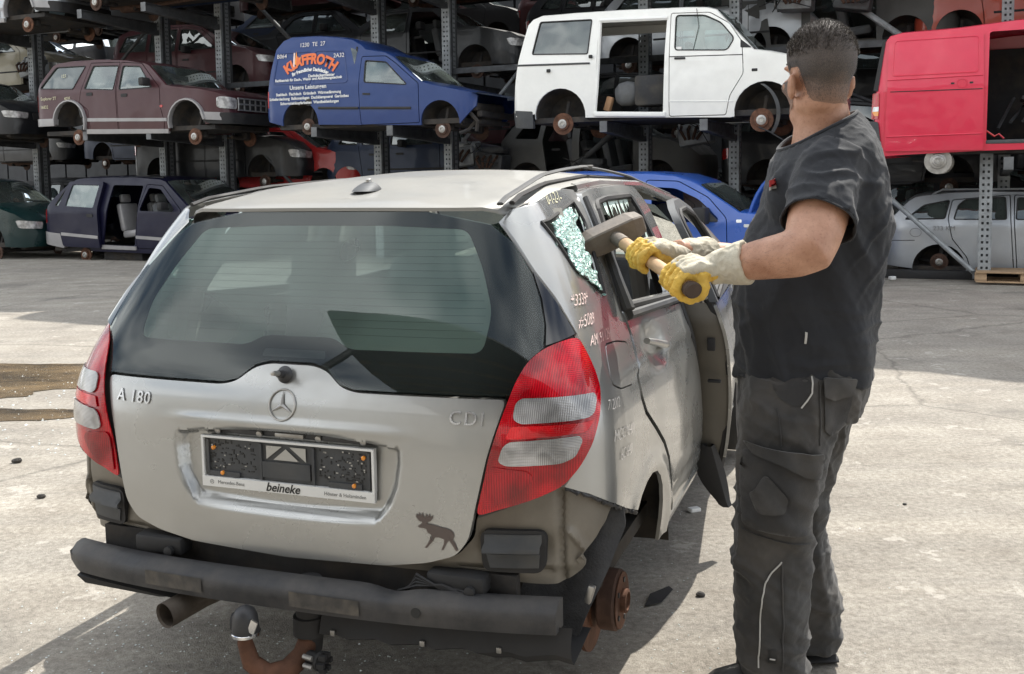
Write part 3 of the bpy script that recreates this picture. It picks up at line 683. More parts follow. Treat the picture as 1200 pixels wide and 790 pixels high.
# felt liner at the corner
FT = [(.70, .715), (.800, .715), (.872, .700), (.878, .64), (.846, .54), (.800, .43), (.775, .365), (.79, .335), (.72, .312), (.685, .32), (.64, .38), (.62, .465), (.64, .52), (.66, .60)]
def fmapf(P):
    x, z = P[:, 0], P[:, 1]; y = .20+.08*np.clip((z-.45)/.2, 0, 1)+.05*np.clip((x-.80)/.08, 0, 1)**2-.06*np.clip((.72-x)/.1, 0, 1)
    return np.stack([x, y, z], 1)
panel('felt_wheel_liner', rounded(FT, .012, 3), [], fmapf, 'felt', hero, .02, .006, (0, 1, 0))
b = MB(); b.box((.815, .19, .50), (.018, .02, .05), Matrix.Rotation(.3, 3, 'Y'), .004); b.build('bracket', 'steel', hero)
# rear door --------------------------------------------------------------
DOOR = [(1.715, .435), (1.71, .514), (1.655, .648), (1.57, .728), (1.46, .798), (1.32, .880), (1.272, .93), (1.260, .97), (1.265, 1.03), (1.248, 1.10), (1.21, 1.165),
        (1.30, 1.142), (1.6, 1.115), (1.9, 1.095), (2.04, 1.085), (2.075, 1.02), (2.14, .94), (2.24, .80), (2.31, .62), (2.345, .44), (2.0, .430)]
HAND = [(1.50+.115*math.cos(a), 1.035-.02*math.cos(a)+.04*math.sin(a)) for a in np.linspace(0, 2*math.pi, 24, endpoint=False)]
def dish(P):
    Q = side(.0)(P); d = np.hypot((P[:, 0]-1.51)/.15, (P[:, 1]-1.03+.20*(P[:, 0]-1.5))/.055)
    Q[:, 0] -= .034*np.clip(1.15-d, 0, 1)**.8; return Q
def doormap(P):
    Q = dish(P); Q[:, 0] += .004-.006*np.exp(-((P[:, 1]-.50-.0*(P[:, 0]))/.014)**2); return Q
door = panel('rear_door', rounded(DOOR, .012, 3), [], doormap, 'silver', hero, .022, .014, (-1, 0, 0), angle=50)
b = MB(); Q = side(.004)([(s, 1.038-.20*(s-1.5)) for s in np.linspace(1.41, 1.64, 9)])
b.tube([tuple(q+np.array([.006*math.sin(math.pi*i/8), 0, 0])) for i, q in enumerate(Q)], [.012, .014, .015, .015, .015, .015, .016, .018, .014], 10, True, (1, .8)); b.build('door_handle', 'silver', door)
WIN = [(1.178, 1.470), (1.30, 1.478), (1.66, 1.476), (1.735, 1.405), (1.86, 1.25), (1.90, 1.135), (1.245, 1.178), (1.180, 1.30)]
FRM = [(1.045, 1.508), (1.20, 1.521), (1.60, 1.523), (1.80, 1.512), (1.90, 1.44), (1.985, 1.29), (2.03, 1.10), (1.22, 1.160), (1.125, 1.33)]
for sg in (1, -1):
    fr = panel('window_frame', rounded(FRM, .02, 3), [rounded(WIN, .02, 3)], lambda P, sg=sg: env(P, .012)*np.array([sg, 1, 1]), 'silver' if sg == 1 else 'rubber', hero, .03, .035, (-sg, 0, 0))
    # black seals round the opening
    seal = env(resample(offset_poly(rounded(WIN, .02, 3), .006), .04), .013)*np.array([sg, 1, 1]); b = MB(); P = [tuple(q) for q in seal]; b.tube(P+[P[0]], .011, 6, False); b.build('seal', 'rubber', fr)
    b = MB(); Q = env([(1.055, 1.495), (1.12, 1.34), (1.17, 1.24), (1.215, 1.165)], .02)*np.array([sg, 1, 1]); b.tube([tuple(q) for q in Q], [.012, .014, .017, .020], 8); b.build('black_pillar_cover', 'dull_plastic', hero)
    # belt strip
    b = MB(); Q = env([(s, 1.148-.055*(s-1.25)) for s in np.linspace(1.235, 2.06, 12)], .008)*np.array([sg, 1, 1]); b.tube([tuple(q) for q in Q], .020, 8, True, (.9, .8)); b.build('belt_strip', 'dull_plastic', hero)
    # B pillar and sill, roof rail, front structure
    b = MB(); Q = env([(1.90, 1.50), (2.02, 1.3), (2.10, 1.08), (2.24, .80), (2.34, .42)], -.05)*np.array([sg, 1, 1]); b.tube([tuple(q) for q in Q], [.035, .04, .05, .06, .06], 8, True, (1, .7)); b.build('centre_pillar', 'rubber', hero)
    b = MB(); Q = env([(s, .40) for s in np.linspace(1.74, 3.5, 16)], -.03)*np.array([sg, 1, 1]); b.tube([tuple(q) for q in Q], .045, 8, True, (.8, 1)); b.build('sill', 'silver', hero)
    fend = panel('front_wing', rounded([(3.46, .62), (3.46, 1.00), (3.62, .98), (3.95, .90), (4.15, .80), (4.22, .45), (4.1, .40), (4.05, .60), (3.93, .70), (3.75, .72), (3.58, .62), (3.53, .40), (3.46, .40)], .02), [], side(0, sg), 'silver', hero, .05, .01, (-sg, 0, 0))
    fw = MB(); fw.lathe([(.20, 0), (.30, .01), (.305, .05), (.305, .15), (.30, .19), (.20, .2)], (sg*.66, 3.06, .40), (sg, 0, 0), 32); fw.build('front_tyre', 'rubber', hero)
# shards of glass at the window top
M['shard'] = glassmat('shard_glass', (.45, .75, .70), 1.9, .6)
b = MB(); r3 = random.Random(5)
for s in np.arange(1.30, 1.66, .022):
    if r3.random() < .75:
        h = .012+.045*r3.random(); w = .010+.008*r3.random(); Q = env([(s-w, 1.474), (s+w, 1.474), (s+w*.6*r3.uniform(-1, 1), 1.474-h), (s-w*.5, 1.474-h*.7)], .004); b.add([tuple(q) for q in Q], [(0, 1, 2, 3)])
for s, z in ((1.70, 1.42), (1.76, 1.36), (1.81, 1.30), (1.86, 1.22)): Q = env([(s, z), (s+.014, z-.03), (s-.03, z-.05), (s-.015, z-.01)], .004); b.add([tuple(q) for q in Q], [(0, 1, 2, 3)])
b.build('broken_glass_edge', 'shard', door, False)
# shattered quarter glass: crazed bulging sheet + clear dark remainder
def crazed():
    m, t, b2 = nodemat('crazed_safety_glass')
    tcn = t.nodes.new('ShaderNodeTexCoord'); v = t.nodes.new('ShaderNodeTexVoronoi'); v.inputs['Scale'].default_value = 110; v.feature = 'F1'
    e = t.nodes.new('ShaderNodeTexVoronoi'); e.inputs['Scale'].default_value = 110; e.feature = 'DISTANCE_TO_EDGE'
    t.links.new(tcn.outputs['Object'], v.inputs['Vector']); t.links.new(tcn.outputs['Object'], e.inputs['Vector'])
    c = _ramp(t, v.outputs['Color'], .15, .85, (.03, .20, .17), (.55, .84, .78)).outputs['Color']
    k = _ramp(t, e.outputs['Distance'], .02, .09, (1, 1, 1), (0, 0, 0)).outputs['Color']
    c = _mix(t, k, c, (.78, .92, .88)); t.links.new(c, b2.inputs['Base Color']); b2.inputs['Roughness'].default_value = .15; b2.inputs['Coat Weight'].default_value = .6
    _bump(t, b2, v.outputs['Distance'], 1., .006); return m
M['crazed'] = crazed()
def crz(P):
    Q = env(P, -.004); n = np.array([mnoise.noise(Vector((p[0]*22, p[1]*22, 3)))+.6*mnoise.noise(Vector((p[0]*60, p[1]*60, 1))) for p in P]); Q[:, 0] += .010*n+.012; return Q
r4 = random.Random(11)
SH = [(.675, 1.440), (.76, 1.448), (.83, 1.468), (.90, 1.470), (.935, 1.45), (.91, 1.415), (.95, 1.39), (.925, 1.355), (.975, 1.335), (.955, 1.305), (.985, 1.285), (.975, 1.262), (1.03, 1.25), (1.045, 1.222), (.797, 1.318)]
SH2 = []
for i, (a, z) in enumerate(resample(SH, .014)): SH2.append((a+(r4.uniform(-.006, .006)), z+r4.uniform(-.005, .005)))
panel('shattered_quarter_glass', SH2, [], crz, 'crazed', hero, .011, .005, (-1, 0, 0), cn=False, angle=20, label='turquoise crumbled safety glass hanging in the quarter window')
bb = MB(); Q = env(resample(offset_poly(QG, -.004), .03), .001); P = [tuple(q) for q in Q]; bb.tube(P+[P[0]], .006, 6, False); bb.build('quarter_window_seal', 'rubber', hero)
b = MB()
for k in range(60):
    s = r4.uniform(.68, 1.03); z = r4.uniform(1.25, 1.47)
    if not inside(np.array([(s, z)]), QG)[0]: continue
    w = r4.uniform(.004, .010); Q = env([(s, z+w), (s+w, z), (s, z-w), (s-w*.8, z)], -.002+.006*r4.random()); b.add([tuple(q) for q in Q], [(0, 1, 2, 3)])
b.build('glass_crumb', 'shard', hero, False)
M['shard_film'] = glassmat('broken_glass_film', (.30, .42, .40), 1.7, .25)
# front door, slightly open, hinged at its front edge ------------------------
hinge = Vector((.865, 2.62, 0)); OP = R_(6.2)
FD = [(2.36, .44), (2.325, .62), (2.255, .80), (2.15, .95), (2.085, 1.02), (2.055, 1.085), (2.5, 1.06), (3.3, 1.02), (3.44, 1.0), (3.44, .44)]
def swing(Q, sg=1):
    a = OP; d = Q-np.array(hinge); c, s_ = math.cos(a), math.sin(a)
    o = np.stack([d[:, 0]*c-d[:, 1]*s_, d[:, 0]*s_+d[:, 1]*c, d[:, 2]], 1)
    return o+np.array(hinge)
fd = panel('front_door', rounded(FD, .012, 3), [], lambda P: swing(env(P, .002)), 'silver', hero, .04, .012, (-1, 0, 0))
panel('door_inner_panel', rounded(offset_poly(FD, -.02), .02, 3), [], lambda P: swing(env(P, -.14)), 'beige_trim', fd, .05, .01, (-1, 0, 0))
E1 = [(2.375, .44), (2.335, .62), (2.265, .80), (2.16, .95), (2.095, 1.02), (2.062, 1.085)]
rows = [[tuple(q) for q in swing(env([p, p, p, p], 0)+np.array([[0, 0, 0], [-.05, -.004, 0], [-.10, .004, 0], [-.145, .02, 0]]))] for p in resample(E1, .03, False)]
loft('door_edge', rows, 'beige_trim', fd)
b = MB(); Q = swing(env(resample([(2.355, .40), (2.32, .62), (2.25, .80), (2.14, .95), (2.06, 1.04), (1.99, 1.2), (1.93, 1.34), (1.90, 1.43)], .04, False), -.13)); b.tube([tuple(q) for q in Q], .016, 8); b.build('door_seal', 'rubber', fd)
b = MB(); Q = swing(env(resample([(2.395, .40), (2.355, .62), (2.285, .80), (2.18, .95), (2.11, 1.03), (2.06, 1.10)], .04, False), -.018)); b.tube([tuple(q) for q in Q], .020, 8); b.build('door_seal', 'rubber', fd)
Q = swing(env([(2.16, .93), (2.24, .78)], -.06)); b = MB(); b.box(tuple(Q[0]), (.03, .012, .05), bev=.005); b.box(tuple(Q[1]), (.05, .02, .012), bev=.004); b.build('latch', 'rubber', fd)
FW = [(2.04, 1.09), (1.96, 1.26), (1.90, 1.37), (1.93, 1.425), (2.02, 1.45), (2.3, 1.45), (2.65, 1.40), (3.0, 1.24), (3.25, 1.04)]
FWi = [(2.09, 1.10), (2.02, 1.26), (1.965, 1.36), (1.98, 1.395), (2.05, 1.412), (2.3, 1.41), (2.6, 1.37), (2.9, 1.24), (3.10, 1.10)]
panel('front_window_frame', FW, [FWi], lambda P: swing(env(P, .012)), 'galv_dark', fd, .04, .03, (-1, 0, 0))
Q = swing(env(resample(FWi, .05), .013)); b = MB(); P = [tuple(q) for q in Q]; b.tube(P+[P[0]], .010, 6, False); b.build('seal', 'rubber', fd)
for sg in (-1,):
    panel('left_front_door', rounded(FD, .012, 3), [], lambda P: env(P, .002)*np.array([-1, 1, 1]), 'silver', hero, .06, .012, (1, 0, 0))
    panel('left_rear_door', rounded(DOOR, .012, 3), [], lambda P: env(P, .002)*np.array([-1, 1, 1]), 'silver', hero, .06, .012, (1, 0, 0))
    panel('front_window_frame', FW, [FWi], lambda P: env(P, .012)*np.array([-1, 1, 1]), 'rubber', hero, .05, .02, (1, 0, 0))
# hanging rubber strip at the sill
rows = []
for i, t in enumerate(np.linspace(0, 1, 14)):
    w = .025+.030*math.sin(math.pi*min(1, t*1.05)); y = 1.66+.02*t; x = .885+.065*t-.02*math.sin(math.pi*t); z = .50-.245*t; rows.append([(x-w, y, z), (x-w*.3, y-.012, z-.005), (x+w*.6, y-.010, z-.005), (x+w, y+.01, z), (x, y+.03, z)])
loft('hanging_rubber_trim', rows, 'rubber', hero, True)
# roof ------------------------------------------------------------------------
cols = np.linspace(-1, 1, 33); rows = []
ys = np.concatenate([np.linspace(0, .12, 5), np.linspace(.16, 1, 26)])
YF = 2.42
for t in ys:
    r = []
    for q in cols:
        s = q*.575; p = env([(s, 1.487)], .0)[0]; yr, xr = p[1]-.008, p[0]
        y = yr+(YF-yr)*t; ze = float(zed(y)); w = float(smin(Wz, np.array([ze]))[0])-.004; xe = xr+(q*w-xr)*min(1, t*4)
        cr = np.interp(t, [0, .25, .6, 1], [.012, .040, .050, .035])
        r.append((xe, y+.05*max(0, (abs(q)-.80)/.2)**2*max(0, 1-t*6), ze+cr*(1-abs(q)**2.6)-.004*(t < .001)-.050*max(0, (abs(q)-.80)/.2)**2*max(0, 1-t*5)))
    rows.append(r)
lip = [(x, y+.0, z-.010) for x, y, z in rows[0]]
roof = loft('roof', [[(x, y+.05, z-.002) for x, y, z in lip], lip]+rows, 'silver_dusty', hero, angle=60)
for sg in (1, -1):
    rr = MB(); pts = []
    for y in np.linspace(.42, 2.45, 26):
        ze = float(zed(y)); w = float(smin(Wz, np.array([ze]))[0])-.004; pts.append((sg*(w-.055), y, ze+.016-.01*(y < .5)))
    rr.tube(pts, .009, 6, True, (1, .7)); rr.build('roof_seam', 'rubber', hero)
    # cantrail
    rr = MB(); pts = []
    for y in list(np.linspace(.98, 2.4, 18))+[2.7, 3.02]:
        ze = float(zed(y)); w = float(smin(Wz, np.array([ze]))[0])-.004; pts.append((sg*(w-.012), y, ze-.014))
    rr.tube(pts, .020, 8); rr.build('roof_rail', 'silver', hero)
# lifted trim strip arching off the roof edge
b = MB(); pts = []
for t in np.linspace(0, 1, 30):
    y = .34+t*2.3; ze = float(zed(y)); w = float(smin(Wz, np.array([ze]))[0]); pts.append((w-.075+.03*t, y, ze+.020+.030*math.sin(math.pi*min(1, t*1.35))**1.2))
b.tube(pts, .007, 6, True, (1.6, .8)); b.build('loose_roof_strip', 'dull_plastic', hero, label='roof trim strip sprung loose and arching above the roof edge')
b = MB(); b.box((pts[13][0]-.01, pts[13][1], pts[13][2]+.006), (.05, .07, .006), Matrix.Rotation(.3, 3, 'Z'), .002); b.build('bent_clip', 'steel', hero)
b = MB(); rows = []
for t in np.linspace(0, 1, 10):
    rows.append([(math.cos(a)*.040*math.sqrt(max(.02, 1-t**1.6)), .58+math.sin(a)*.07*(1-t)**.7+t*.015, 1.533+.030*t) for a in np.linspace(0, 2*math.pi, 20, endpoint=False)])
loft('antenna_foot', rows, 'galv_dark', roof, True, angle=60); b = MB(); b.lathe([(.011, 0), (.009, .010), (.005, .012)], (0, .59, 1.560), (0, -.2, 1), 12); b.build('antenna_stub', 'steel', roof)
# front of the car: windscreen, bonnet, nose
rows = [[(x*float(np.interp(y, [2.4, 3.05], [.56, .74])), y-.12*abs(x)**2.5, float(zed(y))+.045*(1-abs(x)**2)-.02) for x in np.linspace(-.96, .96, 15)] for y in np.linspace(2.42, 3.08, 8)]
loft('windscreen', rows, 'glass', hero)
rows = [[(x*.76, y-.06*abs(x)**3, float(np.interp(y, [3.05, 3.4, 3.66, 3.74, 3.76], [1.08, .98, .86, .72, .40]))+.04*(1-abs(x)**2.2)) for x in np.linspace(-1, 1, 15)] for y in (3.05, 3.15, 3.3, 3.4, 3.5, 3.58, 3.66, 3.71, 3.74, 3.76)]
loft('bonnet', rows, 'silver', hero)
# inside: floor, headliner, seats, dashboard
b = MB(); b.box((0, 1.9, .44), (1.56, 3.0, .05)); b.box((0, .62, .55), (1.12, .80, .05)); b.box((0, 3.1, .6), (1.3, .08, .5)); b.build('floor_pan', 'underbody', hero, False)
b = MB(); b.box((0, .33, .80), (1.10, .04, .42)); b.build('tailgate_lining', 'dark_interior', hero, False)
rows = [[(x*.54, y, float(zed(y))-.012+.03*(1-abs(x)**2)) for x in np.linspace(-1, 1, 9)] for y in np.linspace(.45, 2.4, 10)]
M['headliner'] = mat('headliner_cloth', (.34, .33, .30), .9, var=.05); loft('headliner', rows, 'headliner', hero)
for sg in (1, -1):
    b = MB(); Q = env([(.70, 1.30), (.62, 1.42), (.60, 1.47)], -.08); b.tube([(sg*q[0], q[1]+.05, q[2]) for q in Q], .04, 8); b.tube([(sg*.70, .55, 1.05), (sg*.66, .56, 1.25), (sg*.58, .6, 1.46)], .05, 8); b.build('inner_pillar', 'headliner', hero)
    b = MB(); b.tube([(sg*.66, 1.56, 1.0), (sg*.63, 1.54, 1.25), (sg*.54, 1.48, 1.48)], .035, 8); b.build('inner_pillar', 'headliner', hero)
def seat(x, y, w, name='seat', bench=False):
    t = MB(); t.box((x, y+.30, .66), (w, .50, .16), Matrix.Rotation(R_(6), 3, 'X'), .05)
    t.box((x, y+.02, .93), (w, .13, .56), Matrix.Rotation(R_(-12), 3, 'X'), .05)
    hx = [x] if not bench else [x-w*.32, x+w*.32]
    for h in hx: t.box((h, y-.05, 1.26), (.25, .09, .17), Matrix.Rotation(R_(-8), 3, 'X'), .04); t.tube([(h-.05, y-.04, 1.15), (h-.05, y-.045, 1.22)], .006, 6); t.tube([(h+.05, y-.04, 1.15), (h+.05, y-.045, 1.22)], .006, 6)
    return t.build(name, 'grey_cloth', hero)
seat(0, .98, 1.16, 'rear_seat', True); seat(-.36, 1.86, .48, 'front_seat'); seat(.36, 1.86, .48, 'front_seat')
b = MB(); b.box((0, 2.72, .95), (1.36, .34, .22), bev=.06); b.build('dashboard', 'dark_interior', hero)
b = MB(); b.tube([(-.36+.18*math.cos(a), 2.42+.05*math.sin(a), .98+.18*math.sin(a)) for a in np.linspace(0, 6.283, 25)], .014, 8, False); b.build('steering_wheel', 'rubber', hero)
for (pts, nm) in (([(-.50, .95, 1.44), (-.56, 1.0, 1.40), (-.64, 1.02, 1.12), (-.60, .98, 1.15)], 'broken_glass_left'), ([(.30, 1.35, 1.46), (.52, 1.30, 1.45), (.66, 1.28, 1.30), (.62, 1.1, 1.22), (.50, 1.2, 1.38), (.36, 1.3, 1.40)], 'broken_glass_right')):
    pass
b = MB(); b.tube([(-.56, 1.2, 1.45), (-.60, 1.15, 1.0), (-.55, 1.1, .9)], .022, 6, True, (1, .3)); b.build('seat_belt', 'beige_trim', hero); b = MB(); b.tube([(.56, 1.2, 1.45), (.60, 1.15, 1.0), (.55, 1.1, .9)], .022, 6, True, (1, .3)); b.build('seat_belt', 'beige_trim', hero)
def crzl(P): return crz(P)*np.array([-1, 1, 1])
panel('hanging_glass_sheet', [(a, z) for a, z in SH2], [], lambda P: crz(np.stack([P[:, 0]-.16, P[:, 1]-.01], 1))*np.array([.80, 1, 1])+np.array([0, .16, 0]), 'crazed', hero, .014, .005, (-1, 0, 0), cn=False, angle=20)
panel('shattered_left_glass', [(a, z) for a, z in SH2 if True], [], crzl, 'crazed', hero, .014, .005, (1, 0, 0), cn=False, angle=20)
# the left rear corner is pushed in a little
def walk(o):
    yield o
    for c in o.children: yield from walk(c)
for o in walk(hero):
    if o.type == 'MESH' and o.name.split('.')[0] in ('tail_lamp', 'clear_lens', 'red_band', 'lamp_base', 'reflector', 'quarter_panel', 'rear_body_panel', 'air_vent', 'vent_flap', 'crumpled_lower_edge'):
        for v_ in o.data.vertices:
            if v_.co.x < -.64: v_.co.x = -.64+(v_.co.x+.64)*.82
# marker writing
def chalk(t, s, z, size, m='chalk_pink', tilt=0., sh=.15, par=None):
    def f(P):
        c, s_ = math.cos(tilt), math.sin(tilt); a = s+P[:, 0]*c-P[:, 1]*s_; h = z+P[:, 0]*s_+P[:, 1]*c
        j = np.array([.0025*mnoise.noise(Vector((p[0]*70, p[1]*70, s*9))) for p in P])
        Q = side(.0032)(np.stack([a+j, h-j], 1)); return Q
    text_on('marker_writing', t, size, f, m, par or hero, extr=0, shear=sh, bold=-.0004)
for t, s, z, sz, mm, tl in (('*3339*', .815, 1.238, .040, 'chalk_pink', -.05), ('#5089', .845, 1.186, .040, 'chalk_pink', -.03), ('AM  91 129', .93, 1.135, .036, 'chalk_pink', -.03), ('7/2002', .962, .975, .036, 'chalk_white', -.10), ('MC·CM640)', 1.05, .885, .042, 'chalk_white', -.12), ('6C-640', 1.06, .83, .042, 'chalk_white', -.12), ('0-1-2-1-', .78, 1.505, .045, 'chalk_yellow', .02)):
    chalk(t, s, z, sz, mm, tl)
# ------------------------------------------------------------------ the man
from mathutils.bvhtree import BVHTree
M['shirt'] = mat('black_tshirt', (.015, .017, .022), .85, 0, 0, .25, 7, .25, 420, .15, dirtcol=(.06, .06, .065), sheen=.12)
M['trousers'] = mat('work_trousers', (.036, .035, .034), .85, 0, 0, .35, 6, .3, 380, .8, dirtcol=(.115, .102, .088), sheen=.2)
M['trouser_pocket'] = mat('pocket_cloth', (.028, .027, .027), .85, 0, 0, .3, 9, .35, 380, .7, dirtcol=(.10, .09, .078), sheen=.2)
M['piping'] = mat('light_piping', (.50, .49, .46), .7)
M['boot'] = mat('boot_leather', (.02, .019, .018), .5, 0, 0, .2, 9, .3, 90, .4)
def skin_mat():
    m, t, b = nodemat('skin')
    n = _noise(t, 12, 6, .6); c = _ramp(t, n.outputs['Fac'], .3, .72, (.36, .175, .105), (.60, .345, .235)).outputs['Color']
    f = _noise(t, 150, 3, .6); k = _ramp(t, f.outputs['Fac'], .30, .45, (.82, .78, .76), (1, 1, 1)).outputs['Color']
    c = _mix(t, 1., c, k, 'MULTIPLY'); t.links.new(c, b.inputs['Base Color']); b.inputs['Roughness'].default_value = .48
    b.inputs['Subsurface Weight'].default_value = .12; b.inputs['Subsurface Radius'].default_value = (.012, .005, .003); _bump(t, b, f.outputs['Fac'], .25, .002); return m
M['skin'] = skin_mat()
M['hair'] = mat('dark_hair', (.048, .040, .036), .34, 0, 0, .4, 60, .6, 260)
M['hair_shine'] = mat('painted_hair_shine', (.20, .185, .17), .4, 0, 0, .4, 60)
def hairline_mat():   # short shaved hair: skin showing through, denser towards the top
    m, t, b = nodemat('shaved_hair')
    tcn = t.nodes.new('ShaderNodeTexCoord'); mpn = t.nodes.new('ShaderNodeMapping'); mpn.inputs['Scale'].default_value = (1, 1, .35)
    n = t.nodes.new('ShaderNodeTexNoise'); n.inputs['Scale'].default_value = 900; n.inputs['Detail'].default_value = 3
    t.links.new(tcn.outputs['Object'], mpn.inputs['Vector']); t.links.new(mpn.outputs['Vector'], n.inputs['Vector'])
    sp = t.nodes.new('ShaderNodeSeparateXYZ'); t.links.new(tcn.outputs['Object'], sp.inputs[0])
    big = _noise(t, 18, 4); ad = t.nodes.new('ShaderNodeMath'); ad.operation = 'MULTIPLY_ADD'; ad.inputs[1].default_value = .05; t.links.new(big.outputs['Fac'], ad.inputs[0]); t.links.new(sp.outputs['Z'], ad.inputs[2])
    g = _ramp(t, ad.outputs[0], 0, 1, (0, 0, 0), (1, 1, 1)); mr = t.nodes.new('ShaderNodeMapRange'); mr.inputs['From Min'].default_value = 1.640; mr.inputs['From Max'].default_value = 1.775; t.links.new(ad.outputs[0], mr.inputs['Value'])
    th = t.nodes.new('ShaderNodeMath'); th.operation = 'MULTIPLY_ADD'; th.inputs[1].default_value = .34; th.inputs[2].default_value = .30; t.links.new(mr.outputs[0], th.inputs[0])
    lt = t.nodes.new('ShaderNodeMath'); lt.operation = 'SUBTRACT'; t.links.new(th.outputs[0], lt.inputs[0]); t.links.new(n.outputs['Fac'], lt.inputs[1])
    k = _ramp(t, lt.outputs[0], 0, .25, (0, 0, 0), (1, 1, 1)); k.color_ramp.elements[0].position = 0.0
    sh = _mix(t, mr.outputs[0], (.46, .26, .175), (.12, .092, .078))
    c = _mix(t, k.outputs['Color'], sh, (.045, .037, .033)); t.links.new(c, b.inputs['Base Color']); b.inputs['Roughness'].default_value = .5
    _bump(t, b, n.outputs['Fac'], .7, .003); return m
M['shaved'] = hairline_mat()
man = thing('person', 'man in black t-shirt and dark work trousers swinging a sledgehammer at the car', 'person', (.82, 2.84, 0))
MO_ = np.array([.82, 2.84, 0])
def rings(b, R, n=36, ex=2.2, caps=True):
    """R: (centre xyz, semi x, semi y[, axis])"""
    V = []; F = []
    for r in R:
        c, a, bb = np.array(r[0]), r[1], r[2]
        for k in range(n):
            t = 2*math.pi*k/n; co, si = math.cos(t), math.sin(t)
            V.append(Vector((c[0]+a*math.copysign(abs(co)**(2/ex), co), c[1]+bb*math.copysign(abs(si)**(2/ex), si), c[2])))
    for i in range(len(R)-1):
        for k in range(n): F.append((i*n+k, i*n+(k+1) % n, (i+1)*n+(k+1) % n, (i+1)*n+k))
    F += [tuple(range(n-1, -1, -1)), tuple((len(R)-1)*n+k for k in range(n))]
    b.add(V, F)
def ell(b, c, r, rot=None, n=20):
    V = []; F = []
    for i in range(n+1):
        ph = math.pi*i/n
        for k in range(2*n):
            t = math.pi*k/n; v = Vector((math.sin(ph)*math.cos(t)*r[0], math.sin(ph)*math.sin(t)*r[1], math.cos(ph)*r[2]))
            if rot: v = rot @ v
            V.append(v+Vector(c))
    m = 2*n
    for i in range(n):
        for k in range(m): F.append((i*m+k, i*m+(k+1) % m, (i+1)*m+(k+1) % m, (i+1)*m+k))
    b.add(V, F)
def fuse(name, b, voxel, m, parent, smooth_it=6, disp=None, label=None):
    me = bpy.data.meshes.new('tmp'); me.from_pydata([tuple(v) for v in b.V], [], b.F); me.validate()
    bm = bmesh.new(); bm.from_mesh(me); bmesh.ops.remove_doubles(bm, verts=bm.verts[:], dist=1e-5); bmesh.ops.recalc_face_normals(bm, faces=bm.faces[:]); bm.to_mesh(me); bm.free()
    o = bpy.data.objects.new('tmp', me); COL.objects.link(o)
    r = o.modifiers.new('r', 'REMESH'); r.mode = 'VOXEL'; r.voxel_size = voxel
    s_ = o.modifiers.new('s', 'SMOOTH'); s_.iterations = smooth_it; s_.factor = .6
    dg = bpy.context.evaluated_depsgraph_get(); dg.update(); out_ = bpy.data.meshes.new_from_object(o.evaluated_get(dg)); bpy.data.objects.remove(o)
    if disp:
        n = len(out_.vertices); P = np.empty(n*3); out_.vertices.foreach_get('co', P); P = P.reshape(-1, 3); N = np.empty(n*3); out_.vertex_normals.foreach_get('vector', N); N = N.reshape(-1, 3)
        out_.vertices.foreach_set('co', disp(P, N).ravel())
    out_.name = name; P = None
    for v in out_.vertices: v.co -= Vector(MO_)
    return link_mesh(name, out_, m, parent, True, 0, label)
def nz(P, sc, off=0.):
    S_ = np.array(sc, float); return np.array([mnoise.noise(Vector(p)) for p in (P*S_+off)])
def ridge(P, sc, off=0.): return 1-2*np.abs(nz(P, sc, off))
# --- continuous body (skin)
fdh = Vector((-.34, .94, 0)).normalized(); rth = Vector((fdh.y, -fdh.x, 0))  # head forward / head right
HC = Vector((.850, 2.80, 1.765))
RH = Matrix((( rth.x, fdh.x, 0), (rth.y, fdh.y, 0), (0, 0, 1)))
def hp(x, y, z): return HC+rth*x+fdh*y+Vector((0, 0, z))
SL, EL, WL = Vector((.835, 2.665, 1.475)), Vector((.742, 2.50, 1.290)), Vector((.545, 2.64, 1.240))
SR, ER, WR = Vector((.884, 3.03, 1.475)), Vector((.790, 3.13, 1.195)), Vector((.515, 2.93, 1.255))
b = MB()
ell(b, hp(0, -.012, .025), (.082, .100, .098), RH); ell(b, hp(0, .02, -.045), (.066, .080, .085), RH); ell(b, hp(0, .035, -.120), (.055, .058, .045), RH); ell(b, hp(0, .0, -.09), (.070, .070, .05), RH)
ell(b, hp(0, .098, -.035), (.013, .020, .028), RH); ell(b, hp(0, .085, .012), (.055, .018, .014), RH); ell(b, hp(0, .088, -.085), (.026, .014, .010), RH); ell(b, hp(0, -.030, -.05), (.064, .055, .06), RH)
for s in (-1, 1):
    ell(b, hp(s*.090, -.004, -.048), (.011, .022, .037), RH @ Matrix.Rotation(s*.38, 3, 'Z')); ell(b, hp(s*.100, -.016, -.034), (.006, .013, .024), RH @ Matrix.Rotation(s*.5, 3, 'Z'))
    ell(b, hp(s*.04, .078, -.04), (.022, .016, .022), RH)
R = [((.878, 2.84, 1.46), .115, .16), ((.880, 2.84, 1.52), .105, .13), ((.880, 2.83, 1.57), .090, .10), ((.872, 2.822, 1.61), .080, .078), ((.862, 2.812, 1.66), .074, .070), ((.856, 2.806, 1.70), .066, .064)]
rings(b, R, 28, 2)
rings(b, [((.83, 2.84, .80), .10, .12), ((.83, 2.84, 1.0), .14, .14), ((.85, 2.84, 1.25), .15, .16), ((.875, 2.84, 1.46), .12, .17)], 28, 2.2)
for (S_, E_, W_) in ((SL, EL, WL), (SR, ER, WR)):
    q = lambda a, c, t: a+(c-a)*t
    b.tube([S_, q(S_, E_, .3), q(S_, E_, .6), q(S_, E_, .85), E_, q(E_, W_, .12), q(E_, W_, .3), q(E_, W_, .6), q(E_, W_, .85), W_, q(W_, W_+(W_-E_), .15)], [.078, .077, .075, .068, .061, .061, .058, .050, .042, .039, .036], 24)
    ell(b, S_, (.075, .075, .075))
